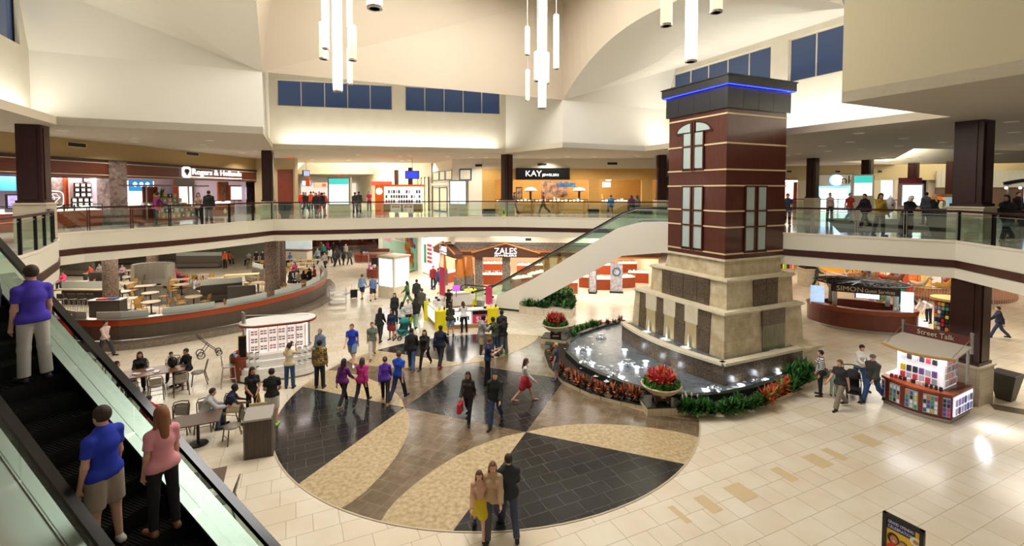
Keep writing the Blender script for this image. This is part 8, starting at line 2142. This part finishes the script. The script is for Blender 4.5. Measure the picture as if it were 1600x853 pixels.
Pn('person in grey green shirt and pale trousers left of the woman in black',(582,560),200,1.68, 'walk2', top=('tee', '6A7A68'), bottom=('pants', 'CFC8BC'), hair=('short', '4A3020'), shoes='7A4A30')
Pn('man in royal blue shirt and grey blue shorts walking towards us',(551,569),185,1.82, 'walk', top=('tee', '2440C0'), bottom=('shorts', '6C88A8'), hair=('short', '6A4A34'), shoes='E8E8EC', near=True)
Pn('man in black jacket and blue jeans walking away on the black inlay',(643,578),5,1.80, 'walk', top=('jacket', '1C1C20'), bottom=('jeans', '34507A'), hair=('short', '1A1412'), shoes='7A5030', near=True)
Pn('slim woman in black coat and black leggings on the gold petal',(664,575),170,1.68, 'walk2', True, top=('jacket', '221E1E'), bottom=('leggings', '1E1C1E'), hair=('long', '1A1412'), shoes='3A2A20', near=True)
Pn('man in dark navy hooded jacket with red soled shoes',(688,572),-10,1.80, 'walk', top=('jacket', '18203A'), bottom=('pants', '1C1C26'), hair=('cap', '18203A'), skin='dark', shoes='A02028', near=True)
Pn('girl in purple shirt and black leggings walking away on the left petal',(537,633),-15,1.68, 'walk', True, top=('long', '6A2878'), bottom=('leggings', '1A181C'), hair=('long', '2A1620'), shoes='8A6A44', near=True)
Pn('girl in magenta coat and black leggings beside the one in purple',(566,630),-5,1.66, 'walk2', True, top=('jacket', 'C03080'), bottom=('leggings', '1A181C'), hair=('long', '4A3A28'), shoes='2A2024', near=True)
Pn('woman in bright purple top and black leggings next to the royal blue man',(602,629),10,1.68, 'walk', True, top=('long', '5A30A8'), bottom=('leggings', '1C1A20'), hair=('bun', '5A3A2A'), shoes='9A7040', near=True)
Pn('man in royal blue shirt and dark jeans walking away beside bright purple',(623,624),-15,1.78, 'walk2', top=('tee', '2050C8'), bottom=('jeans', '28304A'), hair=('short', '5A4030'), near=True)
Pn('man in yellow and black plaid shirt at the edge of the medallion',(500,606),10,1.82, 'stand', top=('jacket', plaid), bottom=('jeans', '1E2634'), skin='dark', hair=('short', '15100E'), shoes='18181A', near=True)
Pn('person in blue grey hoodie standing beyond the plaid shirt man',(501,578),160,1.72, 'stand', top=('jacket', '6A7C98'), bottom=('jeans', '3C4A66'), hair=('short', '8A8078'), near=False)
t = Pn('woman in cream top and flared jeans photographing the sunglasses kiosk',(453,606),15,1.70, 'photo', True, top=('tee', 'D8C8A4'), bottom=('jeans', '2E4C74'), hair=('bun', '14100E'), skin='tan', near=True); phone(t, 'photo', True, 'dark camera held up by the woman in the cream top')
Pn('long haired woman in black dress shirt standing near the podium',(395,655),-140,1.72, 'clasp', True, top=('tee', '1A181C'), bottom=('leggings', '1C1A22'), hair=('long', '14100E'), skin='tan', near=True)
Pn('man in black shirt and white shorts seen from behind near the podium',(426,664),20,1.80, 'clasp', top=('tee', '18181A'), bottom=('shorts', 'C8C4BC'), hair=('short', '1E1612'), shoes='8AD048', near=True)
Pn('woman in black patterned top with a red shopping bag on the centre square',(732,657),170,1.68, 'walk', True, top=('long', '2E2420'), bottom=('leggings', '1E1A1E'), hair=('long', '1C1410'), skin='tan', bag=('hand', 'C83040', 'R', 'red shopping bag on the centre square of the medallion'), near=True)
Pn('person in black jacket and blue jeans right of the red shopping bag',(774,664),170,1.78, 'walk2', top=('jacket', '1E2222'), bottom=('jeans', '2E4266'), hair=('short', '1A1412'), near=True)
Pn('woman in white top and red skirt between the phone man and the pool',(820,627),-90,1.60, 'walk', True, top=('long', 'D0CCC8'), bottom=('skirt', 'B02838'), hair=('long', '4A3024'), shoes='B88A70', near=True)
Pn('person in dark jacket with green scarf at the bottom of the medallion',(795,830),10,1.75, 'walk', top=('jacket', '22262A'), bottom=('jeans', '3A4258'), hair=('short', '2A1C14'), near=True)
Pn('woman in tan coat at the bottom of the medallion, middle of three',(770,834),180,1.66, 'walk2', True, top=('jacket', 'B09474'), bottom=('pants', '4A4850'), hair=('long', '6A4A30'), near=True)
Pn('girl in pinkish tan top and yellow skirt at the bottom of the medallion',(749,836),185,1.5, 'walk', True, top=('long', 'C89C84'), bottom=('skirt', 'C8B020'), hair=('long', '5A3C28'), near=True)
# seated people at the front left
def seated(lab, x, y, face, **kw):
    return Pn(lab,(x, y, kw.pop('zz',0)), face, kw.pop('h',1.7), kw.pop('pose', 'sit'), **kw)
c_ = tl(.02,.80, TB); seated('man in light grey hoodie sitting behind the brown table',*c_,-60, top=('jacket', 'B0B0AE'), bottom=('jeans', '3C4E68'), hair=('short', '2A1C16'), near=True, pose='sitlean')
c_ = tl(.60,.9, TB); seated('boy in navy shirt and khaki shorts sitting near the podium',*c_,-65, top=('tee', '1C2440'), bottom=('shorts', 'C0B090'), skin='dark', hair=('short', '15100E'), near=True, pose='sitlean', shoes='1A1A22')
seated('person in black cap and red jacket seen over the escalator handrail',-10.62,13.72,180, top=('jacket', 'A82420'), bottom=('pants', '2A2A2E'), hair=('cap', '16161A'), near=True)
for (x, y, f, l, tp, bt, hr, fem) in ((-1.1,-.1,-90, 'woman in white shirt at the left end of the long table',('tee', 'DCDCD8'),('pants', '26262A'),('long', '16110E'), True),(-.5,.78,180, 'woman in black top behind the long wooden table',('long', '1A1A1E'),('pants', '22222A'),('long', '1C1410'), True),
                                 (.45,.76,180, 'child in white shirt behind the long wooden table',('tee', 'E0E0DE'),('pants', '3A3A44'),('short', '1E1612'), False),(1.0,.3,130, 'man in black pullover at the right end of the long table',('long', '141418'),('pants', '20202A'),('short', '2A1A12'), False)):
    seated(l,*tl(x, y), degrees(TG[2]) + f, top=tp, bottom=bt, hair=hr, fem=fem, skin='tan', near=True, h=1.7 if 'child' not in l else 1.35, zz=0 if 'child' not in l else .1)
t = thing('backpack', 'black backpack on the long wooden table', 'bag',(*tl(.55,0.05),.75),0); b = MB(); b.ball((0,0,.2),.18,.13,.21,8); b.build('pack', M['black'], t, smooth=True); b = MB(); b.tube([(-.08,.1,.3),(-.1,.18,.2),(-.08,.12,.06)],.012,5); b.build('strap', M['black'], t)
for k,(x, y) in enumerate(((-.5,-.1),(-.15,.15),(.1,-.2))): o = MB(); o.obox((0,0,0),.22,.16,.03, k); q = o.build('food_tray', paint('D8D8DC',.4), loc=(*tl(x, y),.752)); tag(q,('white tray at the left of the long table', 'white tray in the middle of the long table', 'white tray near the front of the long table')[k], 'tray')
# right side of the court
Pn('woman in black and white striped sweater beside the pool plants',(1281,618),70,1.66, 'stand', True, top=('long', stripe), bottom=('leggings', '1A1A22'), hair=('short', '201610'), bag=('sling', '18181A', 'L', 'black bag of the woman in the striped sweater'), near=True)
Pn('small child in mint shirt between the striped woman and the dark shirted man',(1302,618),170,.98, 'stand', top=('tee', 'A8DCCC'), bottom=('pants', 'B8D4CC'), hair=('short', '6A4A30'), near=True)
Pn('man in dark shirt and khaki trousers walking past the black stroller',(1312,638),110,1.75, 'walk', top=('tee', '2E2E32'), bottom=('pants', '8A8070'), hair=('short', '6A4C38'), near=True)
Pn('woman in cream sweater pushing the black stroller',(1342,607),180,1.72, 'push', True, top=('long', 'D8D4C4'), bottom=('jeans', '34507A'), hair=('short', '1A120E'), near=True)
Pn('man in dark grey jacket and jeans walking left toward the stroller',(1363,629),110,1.78, 'walk2', top=('jacket', '3A3A38'), bottom=('jeans', '2C4C80'), hair=('cap', '5A5650'), near=True)
Pn('person in white top bending down over the white mat',(1450,504),100,1.72, 'bend', True, top=('long', 'D8C8C8'), bottom=('leggings', '16161A'), hair=('short', '2A1C16'))
Pn('person in dark navy jacket walking beyond the big column',(1560,528),60,1.65, 'walk', top=('jacket', '1E2640'), bottom=('jeans', '3A486A'), hair=('short', '1A1412'))
Pn('person in red coat walking by the carousel railing',(1420,478),100,1.65, 'walk2', True, top=('jacket', 'C02818'), bottom=('pants', '22222A'), hair=('short', '2A1C16'))
Pn('person in green jacket beside the one in the red coat',(1408,475),100,1.7, 'walk', top=('jacket', '2A7A4A'), bottom=('pants', '22222A'), hair=('short', '2A1C16'))
Pn('attendant in pale blue shirt inside the guest services desk',(1360,497),200,1.66, 'phone', True, top=('tee', 'A8B8EC'), bottom=('pants', '22222A'), hair=('short', '16100E'), skin='tan')
Pn('person in grey coat with a pram deep behind the tower side',(1275,448),-100,1.72, 'push', top=('jacket', '4A4A4E'), bottom=('pants', '1E2A2A'), hair=('short', '2A1C16'))
# upper walkway
Pn('woman in mustard coat holding a white bag at the right upper railing',(1374,368.6),185,1.68, 'bag', True, z=ZF2, top=('jacket', 'A88820'), bottom=('jeans', '1E2436'), hair=('long', '241812'), skin='tan', near=True)
x, y = W(1388,368.5, ZF2); t = thing('shopping_bag', 'big white shopping bag with a red star over the upper right railing', 'bag',(x, y - .05, ZF2 + .95),.2); b = MB(); b.ball((0,0,.25),.22,.1,.3,8); b.build('bag_body', paint('E8E8F0',.5), t, smooth=True); b = MB(); b.add([(r*cos(a),-.10,.25 + r*sin(a)) for a, r in [(pi/2 + k*pi/5,.09 if k % 2 == 0 else .04) for k in range(10)]], [tuple(range(10))]); b.build('red_star', paint('E02028',.5), t); b = MB(); b.tube([(-.06,0,.52),(0,0,.62),(.06,0,.52)],.01,5); b.build('handles', paint('1A1A22',.5), t)
Pn('woman in long black robe and white headscarf leaning on the upper railing',(1416,369.3),180,1.62, 'rail', True, z=ZF2, top=('robe', '141416'), bottom=('robe', '141416'), hair=('scarf', 'E4E4E6'), near=True)
Pn('dark haired person in grey jacket beside the blond one on the right walkway',(1446,351),0,1.7, 'stand', z=ZF2, top=('jacket', '5A5E68'), bottom=('jeans', '2C3440'), hair=('short', '1A1412'))
Pn('blond person in black jacket on the right walkway',(1460,354),0,1.66, 'walk', True, z=ZF2, top=('jacket', '18181C'), bottom=('pants', '1A1A20'), hair=('long', 'D8B878'))
Pn('man in red and grey shirt and pale jeans on the right walkway',(1327,347),180,1.7, 'walk2', z=ZF2, top=('tee', 'B83828'), bottom=('jeans', '8CA8B0'), hair=('short', '8A5A40'))
Pn('person in dark purple coat walking left of the woman in mustard',(1351,356),100,1.7, 'walk', True, z=ZF2, top=('jacket', '34202C'), bottom=('pants', '1E1C20'), hair=('short', '3A2A20'))
Pn('person in blue grey top right next to the tower on the upper walkway',(1230,352),150,1.7, 'walk', z=ZF2, top=('tee', '3A5068'), bottom=('jeans', '22262E'), hair=('short', '3A2A20'))
Pn('person in white and black top beside the green plant on the right walkway',(1296,345),180,1.65, 'stand', True, z=ZF2, top=('long', 'C8B0A0'), bottom=('pants', '2A2A2E'), hair=('short', '2A1A14'))
Pn('person in dark coat at the far right of the upper walkway',(1572,376),100,1.7, 'walk', z=ZF2, top=('jacket', '201E24'), bottom=('pants', '2A3040'), hair=('long', '1A1412'), fem=True)
Pn('person in black before the lit kiosk at the right edge',(1589,353),180,1.7, 'stand', z=ZF2, top=('jacket', '2A1418'), bottom=('pants', '1A1A1E'), hair=('short', '1A1412'))
Pn('woman in plum sweater with a red bag leaning on the left upper railing',(244,353.2),-20,1.72, 'hips', True, z=ZF2, top=('long', '6A1A58'), bottom=('leggings', '1E1E24'), hair=('bun', '18120F'), skin='tan', bag=('sling', 'C03050', 'R', 'red shoulder bag of the woman in the plum sweater'), near=True)
Pn('man in black jacket and jeans standing before the left jewellery shop',(327,348.8),20,1.78, 'stand', z=ZF2, top=('jacket', '17171A'), bottom=('jeans', '3E4A58'), hair=('short', '1A1412'), near=True)
Pn('dark haired woman in beige top facing the man in the black jacket',(311,348),-160,1.66, 'clasp', True, z=ZF2, top=('tee', 'A89080'), bottom=('pants', '2A2224'), hair=('long', '1E1410'))
Pn('person in white coat at the left end of the tea cart',(223,350),-60,1.6, 'reach', z=ZF2, top=('jacket', 'D8D8DC'), bottom=('jeans', '4A5A78'), hair=('short', '2A1A14'))
for k,(px, py, tp, hr, f, l) in enumerate(((470,329, 'C83020', 'short',180, 'person in red at the left edge of the far hall crowd'),(478,334, '1C1C20', 'short',180, 'person in black, second from the left of the far hall crowd'),(486,330, 'D04828', 'short',0, 'person with an orange red shirt in the far hall crowd'),(494,336, '24262E', 'long',180, 'woman in dark coat in the middle of the far hall crowd'),
                                   (503,337, '1E222C', 'short',0, 'person in charcoal with red trousers in the far hall crowd'),(499,331, 'B82860', 'long',180, 'woman in pink in the far hall crowd'),(507,332, 'C84838', 'short',180, 'person in faded red at the right of the far hall crowd'),(474,326, '3A3A3E', 'short',0, 'distant person in grey in the far hall crowd'),(490,326, 'E0D8D0', 'short',0, 'distant person in white in the far hall crowd'))):
    Pn(l,(px, py), f,1.7,('walk', 'walk2', 'stand')[k % 3], 'woman' in l, z=ZF2, top=('jacket', tp), bottom=('pants', 'C03828' if k == 4 else '2A2C34'), hair=(hr, '1E1612'))
Pn('woman in black jacket left of the orange kiosk',(555,335),30,1.66, 'stand', True, z=ZF2, top=('jacket', '1C1E20'), bottom=('pants', '26282C'), hair=('short', '18120F')); Pn('person in dark jacket right beside the one left of the orange kiosk',(561,333),0,1.7, 'stand', z=ZF2, top=('jacket', '24282A'), bottom=('pants', '1E2024'), hair=('short', '18120F'))
Pn('person in crimson at the kiosk counter behind the orange kiosk',(577,329),200,1.7, 'stand', True, z=ZF2, top=('tee', 'A01838'), bottom=('pants', '22222A'), hair=('long', '18120F'))
Pn('person in brown coat walking in front of the KAY shop beside the column',(803,334),-90,1.72, 'walk', z=ZF2, top=('jacket', '6A4438'), bottom=('pants', '2A2A2E'), hair=('short', '2A1C16')); Pn('person in dark red shirt walking in front of the KAY counters',(849,334),100,1.72, 'walk2', z=ZF2, top=('tee', '7A2A28'), bottom=('pants', '2A2426'), hair=('short', '2A1C16'))
for px, c, l in ((955, '2A6898', 'customer in blue sitting at the second KAY opening'),(987, '4A1C48', 'customer in purple sitting at the second KAY opening'),(996, '6A6264', 'customer in grey sitting at the right of the second KAY opening')):
    x = (px - 800)/FPX*35.9; seated(l, x,35.9,0, zz=ZF2 + .1, top=('jacket', c), bottom=('pants', '26262E'), hair=('long' if px > 960 else 'short', '1C1410')); 
    s = thing('counter_stool', 'dark stool under the %s' % l.replace(' sitting', ''), 'stool',(x,35.85, ZF2)); b = MB(); b.box(-.2,-.2,.5,.2,.2,.56); b.build('seat', M['black'], s); b = MB(); b.cyl((0,0,.02),(0,0,.5),.03, n=6); b.lathe([(.22,0),(.2,.03),(.03,.05)], n=10); b.build('pedestal', M['steel'], s)
for k, px in enumerate((865,876)):
    s = thing('counter_stool', 'tan chair before the KAY counters, %s of two' % ('left' if k == 0 else 'right'), 'stool',((px - 800)/FPX*35.8,35.8, ZF2)); b = MB(); b.box(-.2,-.2,.45,.2,.2,.52); b.box(-.2,-.22,.52,.2,-.17,.9); b.build('seat', M['chair_wood'], s); b = MB(); b.cyl((0,0,.02),(0,0,.45),.03, n=6); b.lathe([(.22,0),(.2,.03),(.03,.05)], n=10); b.build('pedestal', M['steel'], s)
# lower corridor crowd
cr = [(508,421, 'A8A498', '1E1E22',180, 'person in pale checked shirt walking nearest in the corridor crowd'),(515.5,412, 'D8D4CC', '1A1A1E',0, 'person in white top and black trousers in the corridor crowd'),(523,416, '3A4450', '24242A',0, 'wide person in dark grey coat in the corridor crowd'),(528,415, '2E3438', '1E1E22',0, 'person in charcoal right of the wide one in the corridor crowd'),(536.7,414, '1E1E22', '1E1E22',0, 'small person in black in the corridor crowd'),(546.5,414, '5A5A54', '2A2A2A',0, 'tall person in grey green at the right of the corridor crowd'),
      (502.7,399, '6A6258', '2A2A2E',180, 'person in brown grey behind the left of the corridor crowd'),(511.6,397, 'C82878', '22222A',0, 'woman in bright pink in the corridor crowd'),(521,400, '17171A', '1A1A1E',0, 'tall person in black in the corridor crowd'),(531.6,396, '1E2024', '22222A',180, 'person in black jacket behind the corridor crowd'),(496.5,412, '8A9AA0', '2A3A5A',180, 'person in grey blue at the left edge of the corridor crowd'),(541,404, '8A8A80', '3A3A3A',180, 'person in pale grey between the corridor pedestrians'),(506,404, '2A7A6A', '22222A',180, 'person in teal deep in the corridor crowd')]
for k,(px, py, c, bc, f, l) in enumerate(cr): Pn(l,(px, py), f,1.7 if 'small' not in l else 1.35,('walk', 'walk2')[k % 2], 'woman' in l or k % 3 == 1, top=('jacket' if k % 2 else 'long', c), bottom=('pants', bc), hair=('long' if k % 3 == 1 else 'short', '1E1612'))
Pn('person all in black walking before the pink mural',(611.5,408),180,1.72, 'walk', top=('long', '141416'), bottom=('pants', '141416'), hair=('short', '18120F')); Pn('seller in black behind the far red cart',(591,390),180,1.75, 'stand', top=('long', '17191C'), bottom=('pants', '141416'), hair=('short', '18120F')); Pn('person in pale green top by the pink mural',(600,391),180,1.7, 'stand', True, top=('tee', 'A8C0A8'), bottom=('pants', '8A9A90'), hair=('short', '8A5A40'))
Pn('person in light blue shirt and navy shorts of the walking couple',(566,467),0,1.75, 'walk', top=('long', '8AA8C8'), bottom=('shorts', '22305A'), hair=('short', '5A4434'), shoes='22222A'); Pn('person in blue shirt and dark shorts right in the walking couple',(583,470),10,1.75, 'walk2', top=('long', '6A88C0'), bottom=('shorts', '2A3040'), hair=('short', '3A2A20'), shoes='22222A')
Pn('man in open red jacket and dark jeans beside the mural corridor',(677,451),180,1.74, 'stand', top=('jacket', 'A82C34'), bottom=('jeans', '1C2232'), hair=('short', '5A4434')); Pn('person in blue coat right of the man in the red jacket',(684,453),-90,1.7, 'walk', top=('jacket', '2C4C78'), bottom=('jeans', '2A3A5A'), hair=('short', '4A3A30'))
# dining area
def dine(px, py, f, c, l, fem=False, hair='short', skin='tan', hc='1E1612', z=.47):
    x, y = W(px, py, z); seated(l, x, y, f, top=('jacket' if fem else 'tee', c), bottom=('pants', '2A2C34'), hair=(hair, hc), fem=fem, skin=skin)
dine(306,452,-80, 'C0C4C8', 'man in light grey shirt eating alone in the dining area'); dine(273,434,-60, 'D8206A', 'person in hot pink in the dining area', True); dine(100,442,180, 'E04878', 'person in pink at the far left of the dining area', True); dine(143,431,160, 'C84030', 'person in red and white left of the left pillar'); dine(157,427,180, '8A8E94', 'person in grey shirt left of the left pillar'); dine(193,429,180, '9A8088', 'person in mauve right of the left pillar', True)
dine(453,442,-30, '34404A', 'person in slate top at the left of the seated group by the curved wall', True, 'long'); dine(466,440,0, 'C8C4BC', 'person in white back turned in the seated group'); dine(474,440,0, '2A2620', 'person in brown black in the middle of the seated group', True, 'long'); dine(484,436,60, '1A1A1E', 'person in black at the back of the seated group'); dine(492,432,100, '7A2428', 'person with dark red cap in the seated group'); dine(504,444,120, 'E0E0E0', 'person in white shirt at the right end of the curved wall'); dine(461,425,180, '8A2A50', 'person in wine red behind the seated group', True, 'long')
dine(454,408,160, '2A80D0', 'person in bright blue at the far back right of the dining area'); dine(389,406,180, 'A0A8B0', 'person in grey blue shirt at the back of the dining area'); dine(330,404,180, '1E1E22', 'person in black at the back of the dining area'); dine(358,406,0, 'D86030', 'person in orange standing far back in the dining area')
for px, l, c in ((352, 'standing person in orange shirt far back in the dining area', 'D8602C'),(401, 'standing person in black left of the wide pillar', '1C1C20'),(411, 'standing person in dark blue left of the wide pillar', '222A3A')): Pn(l,(px,419),180,1.7, 'stand', top=('tee', c), bottom=('pants', '24262C'), hair=('short', '1E1612'))
t = thing('red_backpack', 'red bag standing beside the person in hot pink', 'bag',(*W(288,441),0),0); b = MB(); b.box(-.2,-.15,.0,.2,.15,.55); b.build('pack', paint('C81E20',.6), t, bevel=.05); b = MB(); b.tube([(-.08,0,.55),(-.08,0,.95),(.08,0,.95),(.08,0,.55)],.01,5); b.build('handle', M['dark_metal'], t)
# riders on the near escalator
def rider(s, y, lab, face, **kw):
    x = F0[0] + cos(na)*s - sin(na)*y; yy = F0[1] + sin(na)*s + cos(na)*y
    k = math.floor((s - x0)/run); z = zst(x0 + run*(k + 1)); return Pn(lab,(x, yy, z + .012), face, near=True, **kw)
x0 = -4.6
rider(1.78,.86, 'man in royal blue shirt and pale shorts riding the near escalator', degrees(na) - 90 + 12, h=1.80, pose='stand', top=('tee', '2038B4'), bottom=('shorts', 'A89888'), hair=('short', '3A2A20'), shoes='D8D0C8')
rider(1.42,.40, 'woman in pink shirt and black trousers riding the near escalator', degrees(na) - 90 - 8, h=1.66, fem=True, pose='stand', top=('tee', 'E89CA4'), bottom=('leggings', '1A1418'), hair=('long', '8A5A38'), shoes='8A5A40')
rider(4.25,.45, 'person in violet shirt and pale trousers high on the near escalator', degrees(na) - 90, h=1.75, pose='stand', top=('tee', '4A38B8'), bottom=('pants', 'C8C4BC'), hair=('short', '3A2A20'))
rider(4.66,.90, 'person in dark blue jacket at the left edge on the near escalator', degrees(na) - 90, h=1.78, pose='stand', top=('jacket', '262C48'), bottom=('pants', 'B8B4AC'), hair=('short', '2A1C16'))
Pn('person in a pale pink shirt passing the dining wall behind the escalator',(165,556),-95,1.65, 'walk', top=('long', 'DCC4BC'), bottom=('pants', '3A3A44'), hair=('short', '2A1C16'))
